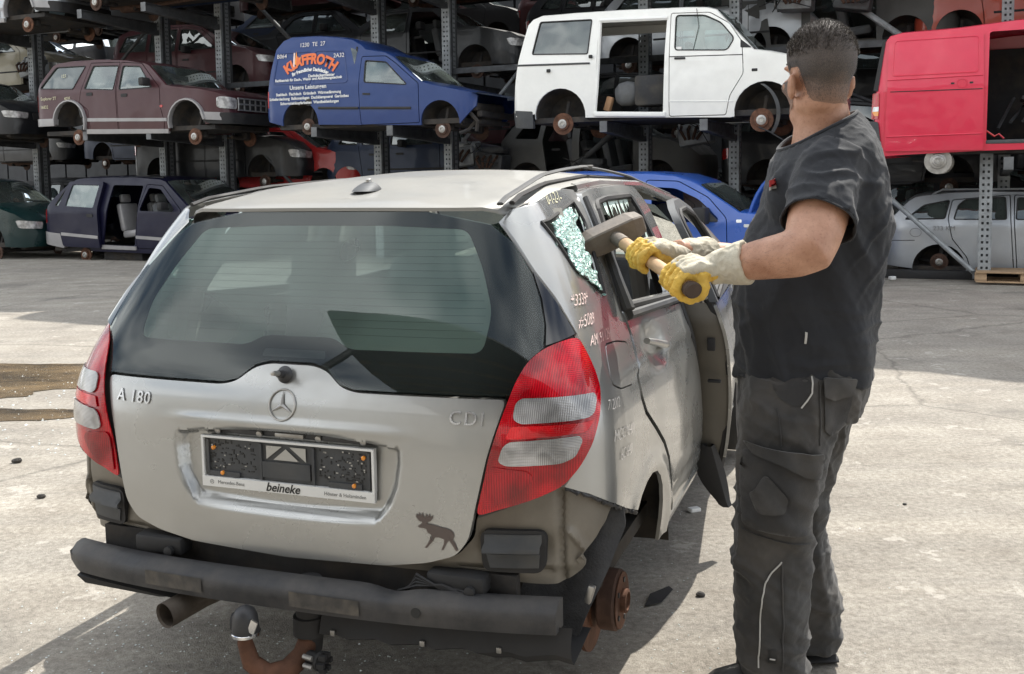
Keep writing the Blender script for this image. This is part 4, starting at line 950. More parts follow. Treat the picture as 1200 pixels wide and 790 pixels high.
for pts in ((( .80, 2.76, .85), (.71, 2.72, .50), (.713, 2.72, .12)), ((.85, 2.92, .85), (.83, 2.96, .50), (.885, 2.97, .12))): b.tube([Vector(p) for p in pts], [.085, .06, .045], 16)
def body_disp(P, N):
    return P+N*(.0012*nz(P, (30, 30, 30)))[:, None]
body = fuse('body', b, .0065, 'skin', man, 5, body_disp)
# eyes, brows, beard, hair
def local(v): return tuple(Vector(v)-Vector(MO_))
for s in (-1, 1):
    e = MB(); ell(e, local(hp(s*.032, .066, .0)), (.012, .012, .012), None, 8); e.build('eye', 'white_plastic', man)
    e = MB(); e.tube([local(hp(s*.016, .086, .022)), local(hp(s*.034, .084, .027)), local(hp(s*.050, .074, .022))], [.004, .005, .003], 6); e.build('eyebrow', 'hair', man)
bvh = BVHTree.FromPolygons([v.co+Vector(MO_) for v in body.data.vertices], [tuple(p.vertices) for p in body.data.polygons])
def on_head(dirv, off):
    d = Vector(dirv).normalized(); h = bvh.ray_cast(HC+d*.25, -d, .3); return (h[0]+d*off) if h[0] else HC+d*.1
# shaved cap: follows the skull, lower edge = hairline
rows = []
NA = 72
for i in range(20):
    r = []
    for k in range(NA):
        a = 2*math.pi*k/NA; y = math.cos(a); x = math.sin(a)   # a=0 forward
        back = (1-y)/2
        low = -.62*back**1.5-.02 if back > .5 else np.interp(back, [0, .12, .35, .5], [.50, .48, .0, -.24]); low = float(np.interp(abs(a-math.pi), [0, .85, 1.10, 1.22, 1.32, 1.88, 1.98, 2.25, 2.6, 3.15], [-.98, -.92, -.78, -.40, .05, .05, -.10, .32, .62, .66]))
        el = low+(math.pi/2-low)*(i/19)**1.0
        d = rth*x*math.cos(el)+fdh*y*math.cos(el)+Vector((0, 0, math.sin(el))); off = .0022+.0025*min(1, i/5)+.006*max(0, min(1, (el-.15)/.9))
        r.append(local(on_head(d, off if i else -.001)))
    rows.append(r)
cap = loft('shaved_hair', rows, 'shaved', man, True, angle=0)
# longer wet-looking hair on top: many short strands
strands = MB(); gre = MB(); r6 = random.Random(4)
def strand(bb, p, d, l, w):
    u = Vector((r6.uniform(-1, 1), r6.uniform(-1, 1), r6.uniform(-.2, .4))); t_ = (d*.35+u*.5+Vector((0, 0, .25))-fdh*.3).normalized(); s_ = d.cross(t_).normalized()*w
    bb.add([p-s_, p+s_, p+t_*l*.5+d*l*.18, p+t_*l], [(0, 1, 2), (0, 2, 3), (1, 3, 2)])
for _ in range(12000):
    a = r6.uniform(0, 6.283); el = math.asin(r6.uniform(.30, 1)); d = rth*math.sin(a)*math.cos(el)+fdh*math.cos(a)*math.cos(el)+Vector((0, 0, math.sin(el)))
    if el < .62 and math.cos(a) > .3: continue
    if r6.random() > (el-.28)/.5: continue
    p = Vector(local(on_head(d, .0075))); strand(gre if r6.random() < .2+.45*max(0, el-.5) else strands, p, d, r6.uniform(.006, .012), .0006)  # pale strands, denser at the crown, paint in the wet sunlit shine
for _ in range(9000):
    a = r6.uniform(-2.0, 2.0)+math.pi; el = r6.uniform(-.85, .75); d = rth*math.sin(a)*math.cos(el)+fdh*math.cos(a)*math.cos(el)+Vector((0, 0, math.sin(el)))
    if r6.random() > (el+1.0)/1.2: continue
    if abs(abs(a-math.pi)-1.55) < .22 and el < .12: continue
    p = Vector(local(on_head(d, .004))); t_ = (Vector((0, 0, -1))+d*.35+rth*.25).normalized(); s_ = d.cross(t_).normalized()*.00035; strands.add([p-s_, p+s_, p+t_*.006], [(0, 1, 2)])
o = strands.build('top_hair', 'hair', man, False); o['kind'] = 'stuff'
o = gre.build('shine_hair_tips', 'hair_shine', man, False); o['kind'] = 'stuff'
# beard
rows = []
for el in np.linspace(-.95, -.28, 8):
    r = []
    for a in np.linspace(-1.22, 1.22, 25):
        lim = el if abs(a) > .55 else min(el, -.62); d = rth*math.sin(a)*math.cos(lim)+fdh*math.cos(a)*math.cos(lim)+Vector((0, 0, math.sin(lim))); r.append(local(on_head(d, .0035)))
    rows.append(r)
loft('beard', rows, 'shaved', man, False, angle=0)
hs = MB()
for (A_, B_) in ((EL, WL), (ER, WR)):
    for _ in range(1300):
        t_ = r6.uniform(.05, .80); a = r6.uniform(0, 6.283); ax_ = (B_-A_).normalized(); o1 = ax_.orthogonal().normalized(); o2 = ax_.cross(o1); d = (o1*math.cos(a)+o2*math.sin(a))
        h_ = bvh.ray_cast(A_+(B_-A_)*t_+d*.15, -d, .2)
        if h_[0]:
            p = h_[0]-Vector(MO_); q = p+ax_*r6.uniform(.006, .014)+d*r6.uniform(.001, .003); s_ = ax_.cross(d)*.0003; hs.add([p-s_*.6, p+s_*.6, p+(q-p)*.5], [(0, 1, 2)])
o = hs.build('arm_hair', 'hair', man, False); o['kind'] = 'stuff'
# --- t-shirt
b = MB()
TOR = [(.900, 2.83, 1.665, .060, .075), (.900, 2.83, 1.640, .080, .100), (.895, 2.84, 1.600, .110, .150), (.888, 2.84, 1.560, .133, .190), (.882, 2.84, 1.520, .152, .215), (.881, 2.84, 1.456, .163, .225), (.876, 2.84, 1.385, .176, .222), (.857, 2.84, 1.289, .193, .205), (.837, 2.84, 1.180, .198, .195), (.827, 2.84, 1.058, .196, .188), (.824, 2.84, .948, .190, .188), (.824, 2.84, .900, .192, .190)]
rings(b, [((t[0], t[1], t[2]), t[3], t[4]) for t in TOR[::-1]], 40, 2.25)
HL_ = Vector((.765, 2.545, 1.365)); HR_ = Vector((.82, 3.10, 1.36))
def sleeve(S_, H_, E_):
    q = S_+(H_-S_)
    d = (E_-S_).normalized(); b.tube([S_-d*.05+Vector((.03, 0, .01)), S_, S_+d*.06, S_+d*.12, S_+d*.185], [.088, .096, .095, .093, .094], 28)
sleeve(SL, HL_, EL); sleeve(SR, HR_, ER)
ell(b, (.765, 2.745, 1.415), (.078, .07, .11), None); ell(b, (.872, 2.72, 1.50), (.12, .11, .075), None); ell(b, (.885, 2.96, 1.50), (.12, .10, .075), None)
def shirt_disp(P, N):
    x, y, z = P[:, 0], P[:, 1], P[:, 2]
    Q = P.copy()
    # long drape folds down the back and flank, finer ones on the shoulder and sleeve
    D1 = np.clip(ridge(np.stack([x+.35*(z-1.2), y, z], 1), (9, 9, 1.6), 3)-.35, 0, 1)*.022*np.clip((1.48-z)/.15, 0, 1)
    arm = np.clip((2.72-y)/.12, 0, 1)*np.clip((z-1.28)/.08, 0, 1)
    D2 = np.clip(ridge(np.stack([x*.5+z*.9, y, z-.4*x], 1), (12, 6, 16), 7)-.3, 0, 1)*.013*arm
    D3 = np.clip(ridge(np.stack([x-.6*z, y, z], 1), (14, 10, 3.5), 11)-.4, 0, 1)*.010*np.clip((x-.86)/.08, 0, 1)*np.clip((z-1.05)/.2, 0, 1)
    D4 = .006*nz(P, (7, 7, 5), 2)+.004*np.clip(ridge(P, (5, 5, 16), 5)-.4, 0, 1)*np.clip((1.20-z)/.1, 0, 1)*3
    hem = .010*np.sin(x*38+y*20)*np.clip((.95-z)/.05, 0, 1)
    D5 = .0035*np.clip(ridge(np.stack([x+.8*z, y, z-.5*x], 1), (26, 20, 9), 17)-.62, 0, 1)+.0045*np.clip(ridge(np.stack([x-.5*z, y, z+.6*x], 1), (16, 16, 30), 23)-.66, 0, 1)
    return P+N*(D1+D2+D3+D4+D5-.008+hem)[:, None]
shirt = fuse('t_shirt', b, .0060, 'shirt', man, 9, shirt_disp)
# open the neck, the hem and the sleeve ends by trimming the closed ends
def trim(o, tests):
    bm = bmesh.new(); bm.from_mesh(o.data); kill = []
    for f in bm.faces:
        c = f.calc_center_median()+Vector(MO_)
        if any(t(c) for t in tests): kill.append(f)
    bmesh.ops.delete(bm, geom=kill, context='FACES'); bm.to_mesh(o.data); bm.free()
dL = (EL-SL).normalized(); eL = SL+dL*.172; dR = (ER-SR).normalized(); eR = SR+dR*.150
nk = Vector((.862, 2.822, 1.606)); nn_ = Vector((-.45, .03, .89)).normalized()
trim(shirt, [lambda c: (c-nk).dot(nn_) > -.004 and (c-nk).length < .14, lambda c: c.z < .905 and False, lambda c: (c-eL).dot(dL) > 0 and c.y < 2.62 and (c-eL).length < .13, lambda c: (c-eR).dot(dR) > 0 and c.y > 3.05 and (c-eR).length < .13])
so_ = shirt.modifiers.new('cloth', 'SOLIDIFY'); so_.thickness = .004; so_.offset = -1
# collar and sleeve hem bands
def boundary_band(o, r, test, name, m):
    bm = bmesh.new(); bm.from_mesh(o.data); P = [v.co.copy() for v in bm.verts if v.is_boundary and test(v.co+Vector(MO_))]; bm.free()
    if len(P) < 8: return
    c = sum(P, Vector())/len(P)
    # best plane by PCA
    A = np.array([tuple(p-c) for p in P]); u, s_, vt = np.linalg.svd(A, full_matrices=False); ax = [Vector(v) for v in vt]
    P.sort(key=lambda p: math.atan2((p-c).dot(ax[1]), (p-c).dot(ax[0])))
    n = 40; Q = [P[int(i*len(P)/n)] for i in range(n)]
    for _ in range(3): Q = [(Q[i-1]+Q[i]*2+Q[(i+1) % n])/4 for i in range(n)]
    bb = MB(); bb.tube(Q+[Q[0], Q[1]], r, 8, False, (1, 1)); bb.build(name, m, man)
boundary_band(shirt, .0060, lambda c: (c-nk).length < .16 and c.z > 1.5, 'collar', 'shirt')
boundary_band(shirt, .0028, lambda c: (c-eL).length < .14 and c.y < 2.65, 'sleeve_hem', 'shirt')
# --- trousers
NEAR = [(.80, 2.765, .93, .150, .115), (.773, 2.755, .854, .147, .125), (.757, 2.745, .79, .132, .125), (.746, 2.74, .739, .124, .120), (.730, 2.73, .645, .116, .112), (.712, 2.72, .552, .106, .104), (.707, 2.72, .431, .108, .104), (.712, 2.72, .309, .101, .10), (.711, 2.72, .186, .095, .095), (.712, 2.72, .10, .088, .095), (.715, 2.72, .05, .09, .10)]
FAR = [(.845, 2.92, .93, .150, .11), (.869, 2.92, .817, .142, .115), (.859, 2.94, .684, .118, .11), (.838, 2.95, .577, .104, .10), (.832, 2.96, .469, .098, .098), (.857, 2.97, .333, .094, .095), (.882, 2.97, .199, .094, .095), (.887, 2.97, .10, .088, .09), (.887, 2.97, .05, .09, .10)]
b = MB()
for Lg in (NEAR, FAR): rings(b, [((t[0], t[1], t[2]), t[3], t[4]) for t in Lg], 32, 2.2)
rings(b, [((.826, 2.84, 1.0), .170, .165), ((.826, 2.84, .93), .180, .180), ((.822, 2.84, .86), .178, .19), ((.815, 2.84, .80), .165, .18)], 36, 2.3)
def trou_disp(P, N):
    x, y, z = P[:, 0], P[:, 1], P[:, 2]
    kn = np.exp(-((z-.50)/.16)**2); an = np.clip((.30-z)/.15, 0, 1); hipf = np.exp(-((z-.80)/.10)**2)
    D = .019*np.clip(ridge(np.stack([x, y, z+.45*x], 1), (5, 5, 17), 4)-.35, 0, 1)*(kn*1.0+an*1.2+.45*hipf)+.014*np.clip(ridge(np.stack([x+.3*z, y, z], 1), (11, 11, 3), 9)-.4, 0, 1)
    D5 = .005*np.clip(ridge(np.stack([x, y, z+.7*x], 1), (12, 12, 30), 31)-.55, 0, 1)+.005*np.clip(ridge(np.stack([x, y, z-.9*x], 1), (16, 12, 24), 37)-.6, 0, 1)
    return P+N*(D+D5+.005*nz(P, (9, 9, 7))-.006)[:, None]
trousers = fuse('work_trousers', b, .0062, 'trousers', man, 8, trou_disp)
tb = BVHTree.FromPolygons([v.co+Vector(MO_) for v in trousers.data.vertices], [tuple(p.vertices) for p in trousers.data.polygons])
sb = BVHTree.FromPolygons([v.co+Vector(MO_) for v in shirt.data.vertices], [tuple(p.vertices) for p in shirt.data.polygons])
def drape(name, poly, off, m, tree=tb, h=.012, thick=.004, puff=0.):
    def f(P):
        o = []; C_ = np.mean(P, 0); rad = np.max(np.hypot(*(P-C_).T))
        for x, z in P:
            hh = tree.ray_cast(Vector((x, 2.2, z)), Vector((0, 1, 0)), 1.2); y = hh[0].y if hh[0] else 2.70
            if 'chest' in name: y = min(max(y, 2.68), 2.735)
            n_ = mnoise.noise(Vector((x*26, z*18, 5)))
            o.append((x-MO_[0], y-off-puff*(1-min(1, math.hypot(x-C_[0], z-C_[1])/rad)**2)-(.006*n_ if puff else 0)-MO_[1], z))
        return np.array(o)
    return panel(name, poly, [], f, m, man, h, thick, (0, 1, 0), angle=60, cn=False)
def dtube(name, pts, r, m, tree=tb, off=.003):
    P = []
    for x, z in resample(pts, .01, False):
        hh = tree.ray_cast(Vector((x, 2.2, z)), Vector((0, 1, 0)), 1.2); P.append((x-MO_[0], (hh[0].y if hh[0] else 2.7)-off-MO_[1], z))
    bb = MB(); bb.tube(P, r, 6); bb.build(name, m, man)
drape('cargo_pocket', rounded([(.622, .742), (.812, .722), (.800, .60), (.793, .530), (.758, .522), (.612, .538), (.612, .64)], .015), .012, 'trouser_pocket', puff=.016, thick=.018)
drape('pocket_flap', rounded([(.620, .762), (.703, .756), (.818, .743), (.808, .676), (.762, .686), (.703, .718), (.636, .736)], .008), .026, 'trousers', puff=.012, thick=.006)
drape('phone_pocket', rounded([(.626, .630), (.666, .687), (.717, .630), (.709, .593), (.640, .586)], .012), .032, 'trousers', puff=.006, thick=.008)
drape('side_pocket', smooth_closed([(.700, .945), (.695, .90), (.725, .872), (.760, .862), (.787, .90), (.795, .943)], 2), .003, 'trouser_pocket', thick=.004)
drape('back_pocket', rounded([(.829, .925), (.826, .80), (.850, .778), (.895, .80), (.915, .93)], .01), .006, 'trouser_pocket', thick=.006)
drape('back_pocket_flap', rounded([(.826, .940), (.826, .890), (.855, .877), (.908, .889), (.925, .930)], .008), .014, 'trousers', thick=.005)
dtube('piping', [(.796, .942), (.792, .901), (.778, .880), (.763, .861)], .0022, 'piping'); dtube('piping', [(.711, .446), (.685, .418), (.668, .392), (.658, .345), (.657, .303), (.655, .22), (.653, .147)], .0022, 'piping')
dtube('seam', [(.711, .446), (.713, .325), (.715, .14)], .0020, 'trouser_pocket'); dtube('seam', [(.815, .93), (.812, .76)], .0018, 'trouser_pocket'); dtube('seam', [(.612, .525), (.704, .505), (.79, .49)], .0022, 'trouser_pocket'); dtube('seam', [(.70, .86), (.708, .76)], .0018, 'trouser_pocket')
drape('label', [(.676, .205), (.697, .204), (.697, .163), (.676, .164)], .004, 'print_black', thick=.002); dtube('label_print', [(.680, .178), (.693, .178)], .0022, 'piping', off=.006)
drape('care_label', [(.778, 1.062), (.784, 1.060), (.780, 1.030), (.775, 1.031)], .004, 'piping', sb, thick=.002)
M['logo_red'] = mat('logo_red', (.50, .04, .04), .6)
for nm, zz, mm, hh in (('chest_logo', 1.462, 'logo_red', .009), ('chest_print', 1.448, 'piping', .004)): drape(nm, [(.690, zz-hh-.006), (.712, zz-hh), (.712, zz+hh), (.690, zz+hh-.006)], .004, mm, sb, .006, .0015)
# belt edge, boots
for (x, y) in ((.700, 2.72), (.875, 2.97)):
    b = MB(); P = lambda *a: Vector(a)-Vector(MO_)
    b.tube([P(x+.085, y, .06), P(x+.02, y, .075), P(x-.06, y, .068), P(x-.14, y-.01, .058), P(x-.175, y-.01, .050)], [.045, .056, .052, .046, .030], 16, True, (.92, 1)); b.tube([P(x+.02, y, .06), P(x+.02, y, .20)], .058, 16); b.build('boot', 'boot', man)
    b = MB(); b.tube([P(x+.095, y, .013), P(x, y, .013), P(x-.10, y-.005, .013), P(x-.18, y-.01, .016)], [.040, .046, .050, .034], 16, True, (1, .28)); b.build('boot_sole', 'rubber', man)

# ------------------------------------------------------------------ sledgehammer
M['ham_wood'] = mat('hammer_ash_wood', (.50, .33, .18), .6, 0, 0, .25, 8, .2, 60, .5, dirtcol=(.26, .18, .11), stretch=(6, 1.2, 6))
M['ham_steel'] = mat('worn_hammer_steel', (.20, .175, .15), .5, .35, 0, .3, 12, .4, 40, .6, dirtcol=(.10, .075, .055))
M['ham_end'] = mat('dark_wood_end', (.055, .035, .025), .7, 0, 0, .3, 30)
H0, H1 = Vector((.306, 3.07, 1.305)), Vector((.467, 2.575, 1.185))
ham = thing('sledgehammer', 'big wooden sledgehammer held in yellow gloves, its head at the broken quarter window', 'sledgehammer', H0)
ha = (H1-H0).normalized(); hv = Vector((.95, 0, .33)); hh_ = (hv-ha*hv.dot(ha)).normalized(); hw_ = ha.cross(hh_).normalized()
RHm = Matrix(((hh_.x, hw_.x, ha.x), (hh_.y, hw_.y, ha.y), (hh_.z, hw_.z, ha.z)))
bm = bmesh.new(); secs = [(-.098, .022, .80), (-.094, .0265, .86), (-.060, .0335, .88), (.060, .0335, .88), (.088, .0265, .86), (.093, .021, .80)]; V = []; n = 8
for (x, r, c_) in secs:
    for (p, q) in ((1, c_), (c_, 1), (-c_, 1), (-1, c_), (-1, -c_), (-c_, -1), (c_, -1), (1, -c_)): V.append(bm.verts.new(Vector((x*1.12, r*p*1.06, r*q*1.10))))
for i in range(len(secs)-1):
    for k in range(8): bm.faces.new((V[i*8+k], V[i*8+(k+1) % 8], V[(i+1)*8+(k+1) % 8], V[(i+1)*8+k]))
bm.faces.new(V[:8][::-1]); bm.faces.new(V[-8:]); bmesh.ops.recalc_face_normals(bm, faces=bm.faces[:]); bm.transform(RHm.to_4x4()); me = bpy.data.meshes.new('hammer_head'); bm.to_mesh(me); bm.free(); link_mesh('hammer_head', me, 'ham_steel', ham, False, 0)
b = MB(); L_ = (H1-H0).length; b.tube([ha*-.05, ha*.03, ha*.06, ha*(L_*.5), ha*(L_*.85), ha*(L_-.02)], [.015, .017, .0205, .0185, .019, .021], 18, True, (1.08, .95)); b.build('shaft', 'ham_wood', ham)
b = MB(); b.tube([ha*(L_-.022), ha*(L_-.004), ha*L_], [.0225, .0235, .020], 18, True, (1.08, .95)); b.build('shaft_end', 'ham_end', ham)
b = MB(); b.tube([ha*.032, ha*.10], [.0215, .0215], 16, True, (1.05, .97)); b.build('shaft_collar', 'ham_steel', ham)

# ------------------------------------------------------------------ gloves
M['glove_yellow'] = mat('yellow_glove_leather', (.70, .45, .07), .65, 0, 0, .2, 14, .5, 160, .6, dirtcol=(.45, .31, .12))
M['glove_cuff'] = mat('pale_glove_cotton', (.56, .52, .42), .9, 0, 0, .2, 18, .5, 260, .7, dirtcol=(.36, .30, .20))
def glove(C_, wrist, elbow, up, rev, name):
    """hand closed round the shaft at C_; the wrist is at 'wrist'"""
    w = (wrist-C_); e1 = (w-ha*w.dot(ha)).normalized(); e2 = ha.cross(e1).normalized()
    if e2.dot(up) < 0: e2 = -e2
    r = .019
    def cyl(th, rad, al): return C_+ha*al+(e1*math.cos(th)+e2*math.sin(th))*rad
    b = MB(); wd = [-.036, -.012, .0125, .036]; ln = [4.25, 4.5, 4.45, 4.1]
    if rev: ln = ln[::-1]
    for al, l in zip(wd, ln):
        th = np.linspace(.35, l-.2*(abs(al) > .02), 12); rr = [.0117+.0022*math.exp(-((t-1.5)/.22)**2)+.002*math.exp(-((t-2.9)/.25)**2)-.0012*(i/11) for i, t in enumerate(th)]
        b.tube([cyl(t, r+.0105+.005*math.exp(-((t-1.5)/.35)**2), al*1.02+.002*math.sin(t*3)) for t in th], rr, 12)
        ell(b, cyl(th[-1], r+.0105, al), (.0108, .0108, .0108), None, 8)
    # palm and back of the hand
    pk = cyl(.95, r+.018, 0); pw = wrist+(C_-wrist)*.18
    for al in (-.028, 0, .028): b.tube([cyl(1.15, r+.016, al), cyl(.45, r+.030, al), pw+ha*al*.72], [.0165, .020, .021], 12)
    b.tube([cyl(-.5, r+.016, -.02), cyl(.1, r+.026, .0), pw], [.018, .024, .024], 12)
    # thumb on the other side
    sgn = -1 if rev else 1
    th = [(.15, .022, .045*sgn), (-.35, .020, .056*sgn), (-1.0, .015, .052*sgn), (-1.7, .0135, .042*sgn), (-2.2, .0125, .030*sgn)]
    b.tube([pw+(cyl(.15, .05, .03*sgn)-pw)*.4]+[cyl(a, r+q, al) for a, q, al in th], [.021, .019, .0175, .016, .015, .013], 12)
    def gd(P, N): return P+N*(.0042*np.clip(ridge(P, (38, 38, 38), 3)-.2, -.4, 1)+.0022*np.clip(ridge(P, (80, 80, 80), 6)-.1, -.4, 1)+.0008*nz(P, (160, 160, 160)))[:, None]
    g = fuse(name, b, .0026, 'glove_yellow', man, 3, gd, None)
    c = MB(); dw = (wrist-C_).normalized(); de = (elbow-wrist).normalized()
    for al in (-.030, -.008, .014, .034): c.tube([cyl(1.45, r+.0185, al), cyl(1.0, r+.0265, al), cyl(.5, r+.042, al), pw+e2*.006+ha*al*.75], [.0105, .0150, .0185, .021], 12)
    c.tube([pw-dw*.012, wrist, wrist+de*.035, wrist+de*.075, wrist+de*.080], [.036, .043, .050, .058, .054], 20)
    fuse('glove_cuff', c, .0036, 'glove_cuff', g, 3, lambda P, N: P+N*(.004*np.clip(ridge(P, (40, 40, 40), 8)-.2, 0, 1))[:, None])
CL = H0+ha*(L_*.86); CR = H0+ha*(L_*.45)
glove(CL, WL, EL, Vector((-.1, -.3, 1)), False, 'left_glove'); glove(CR, WR, ER, Vector((0, 0, 1)), True, 'right_glove')
# ------------------------------------------------------------------ the steel rack
RZ = -RA
def rackthing(name, label, cat, u, v, z, group=None): return thing(name, label, cat, rw(u, v, z), RZ, group)
POSTS = [-16.4, -14.95, -12.72, -8.98, -7.38, -3.68, -2.18, 1.52, 3.03, 8.6, 10.2]
def post_mesh(h, w=.155, dpt=.26):
    # front flange with two columns of slots, real holes; webs behind
    nz = int(h/.085); holes = []
    for k in range(nz):
        for x in (-w*.2, w*.2):
            z = .05+k*.085; holes.append([(x-.014, z), (x+.014, z), (x+.014, z+.032), (x-.014, z+.032)])
    V = []; F = []
    # build flange as strips: grid with the hole cells skipped
    xs = [-w/2, -w*.2-.014, -w*.2+.014, w*.2-.014, w*.2+.014, w/2]; zs = [0]
    for k in range(nz): zs += [.05+k*.085, .082+k*.085]
    zs.append(h)
    idx = {}
    for j, z in enumerate(zs):
        for i, x in enumerate(xs): idx[i, j] = len(V); V.append((x, 0, z))
    for j in range(len(zs)-1):
        for i in range(5):
            if i in (1, 3) and j % 2 == 1: continue
            F.append((idx[i, j], idx[i+1, j], idx[i+1, j+1], idx[i, j+1]))
    return V, F
def lip(b, x, w, d, h): b.box((x, d/2, h/2), (w, d, h))
post_proto = None
BACKV = 2.02
def make_post(u, v, h, label, group, z=0., deep=.28):
    t = rackthing('rack_post', label, 'rack post', u, v, z, group)
    V, F = post_mesh(h); fl = mesh_obj('perforated_flange', V, F, 'galv', t, False)
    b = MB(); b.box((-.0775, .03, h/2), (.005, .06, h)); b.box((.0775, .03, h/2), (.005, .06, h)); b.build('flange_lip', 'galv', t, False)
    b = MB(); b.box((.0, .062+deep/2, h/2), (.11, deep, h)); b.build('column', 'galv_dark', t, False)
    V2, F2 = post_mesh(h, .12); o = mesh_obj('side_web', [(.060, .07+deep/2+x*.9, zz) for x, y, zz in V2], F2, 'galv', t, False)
    b = MB(); b.box((0, .06+deep/2, .012), (.32, deep+.2, .024)); b.build('foot_plate', 'galv_dark', t, False)
    return t
names_post = {-12.72: 'perforated rack post at the left edge behind the maroon estate', -8.98: 'perforated rack post behind the middle of the maroon off roader', -7.38: 'perforated rack post behind the bonnet of the maroon off roader',
              -3.68: 'perforated rack post behind the cab of the blue panel van', -2.18: 'perforated rack post rising above the bonnet of the blue panel van', 1.52: 'perforated rack post seen through the open side of the white van', 3.03: 'perforated rack post under the white van beside the man'}
H_ = 8.6
names_post.update({-16.4: 'rack post farthest left, outside the picture', -14.95: 'second rack post from the left, outside the picture', 8.6: 'rack post right of the picture edge behind the red van', 10.2: 'last rack post on the right, outside the picture'})
post_objs = [(u, make_post(u, BACKV, H_, names_post[u], 'posts of the vehicle rack')) for u in POSTS]
rp_ = make_post(6.70, .45, 1.62, 'short galvanised rack post standing on the pallet under the red van', 'posts of the vehicle rack', .14, .03)
b = MB(); b.box((0, .02, 1.66), (.07, .06, .10), bev=.01); b.build('white_bracket', 'white_plastic', rp_)
b = MB(); b.tube([(0, .03, -.14), (0, .03, 0)], .008, 6); b.build('jack_rod', 'galv', rp_)
post_objs.append((6.95, make_post(6.95, BACKV, H_, 'perforated rack post rising above the red van roof', 'posts of the vehicle rack')))
# arms
def make_arm(post, z, side, v1=.02):
    b = MB(); L0, L1 = (v1-BACKV, 0) if side < 0 else (.34, 2.4)
    h0, h1 = (.15, .24) if side < 0 else (.24, .15)
    def web(x, hw, zt, zb0, zb1): b.add([(x-hw, L0, z+zt), (x+hw, L0, z+zt), (x+hw, L1, z+zt), (x-hw, L1, z+zt), (x-hw, L0, z+zb0), (x+hw, L0, z+zb0), (x+hw, L1, z+zb1), (x-hw, L1, z+zb1)], [(0, 1, 2, 3), (7, 6, 5, 4), (0, 4, 5, 1), (1, 5, 6, 2), (2, 6, 7, 3), (3, 7, 4, 0)])
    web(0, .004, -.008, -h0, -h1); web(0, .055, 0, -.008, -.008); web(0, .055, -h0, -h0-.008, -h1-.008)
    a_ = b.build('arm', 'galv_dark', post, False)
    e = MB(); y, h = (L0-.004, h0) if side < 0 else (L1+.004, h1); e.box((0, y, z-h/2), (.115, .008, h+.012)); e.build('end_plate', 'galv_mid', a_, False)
LV = {1: lambda u: 2.335-.017*(u-0), 2: lambda u: 4.80+.0*u, 3: lambda u: 7.1}
for u, p in post_objs:
    for lv in (1, 2, 3):
        z = LV[lv](u)
        if u > 6 and lv == 1: z = 1.66
        if u > 1 and lv == 2: z = 4.72
        make_arm(p, z, -1)
    for zz in (1.10, 3.28, 5.5): make_arm(p, zz+(0 if u < 5 else -.35), 1)
# braces
def brace(p0, p1, r, label, m='galv_dark'):
    c = rw(p0[0], p0[2], p0[1]); t = thing('diagonal_brace', label, 'brace', c, 0, 'diagonal braces of the rack')
    b = MB(); d = rw(p1[0], p1[2], p1[1])-c; b.tube([(0, 0, 0), d], r, 10); b.build('tube', m, t)
    b = MB(); b.box(tuple(d*.004), (.10, .02, .10)); b.box(tuple(d*.996), (.10, .02, .10)); b.build('gusset', m, t)
V2 = 2.5
for p0, p1, r, l in (((-7.35, 2.65, V2), (-5.6, 1.05, V2), .035, 'thin diagonal brace left of the roof antenna under the off roader'), ((-2.1, 2.2, V2), (-.45, 3.95, V2), .032, 'grey diagonal brace between blue panel van and white van'),
                     ((-.1, 1.5, V2), (1.45, 2.75, V2), .05, 'dark diagonal brace under the sliding door of the white van'), ((-11.2, 3.6, V2), (-9.1, 5.3, V2), .035, 'dark diagonal brace above the maroon off roader'),
                     ((-7.3, 5.6, V2), (-5.2, 3.6, V2), .04, 'diagonal brace above the rear of the blue panel van'), ((4.1, 4.65, V2), (6.9, 2.5, V2), .05, 'grey tube brace running down to the red van roof', ),
                     ((-9.6, 1.0, V2), (-7.5, 2.4, V2), .035, 'dark diagonal brace behind the violet minivan roof'), ((3.1, 3.5, V2), (6.6, 1.9, V2), .03, 'thin tube brace behind the head of the man'), ((-13.9, 2.6, V2), (-12.8, 4.3, V2), .035, 'brace beside the leftmost rack post')):
    brace(p0, p1, r, l, 'galv' if 'grey' in l else 'galv_dark')
brace((4.6, 1.98, .50), (6.62, .10, .50), .035, 'light steel brace crossing in front of the silver estate car', 'galv')
# back stringers and the added dark wall behind the rack
for z in (3.45, 5.7, 7.9):
    t = rackthing('tie_rail', {3.45: 'lowest long steel rail tying the rack posts together', 5.7: 'middle long steel rail tying the rack posts together', 7.9: 'topmost long steel rail tying the rack posts together'}[z], 'rail', -3, BACKV+.17, z, 'tie rails of the rack')
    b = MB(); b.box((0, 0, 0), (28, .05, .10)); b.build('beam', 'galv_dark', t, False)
# base rail in front of the estate
t = rackthing('base_rail', 'dark low kerb rail on the yard under the silver estate car', 'rail', 5.1, .9, .0); b = MB(); b.box((0, 0, .06), (3.2, .12, .12), bev=.01); b.build('rail', 'rubber', t)
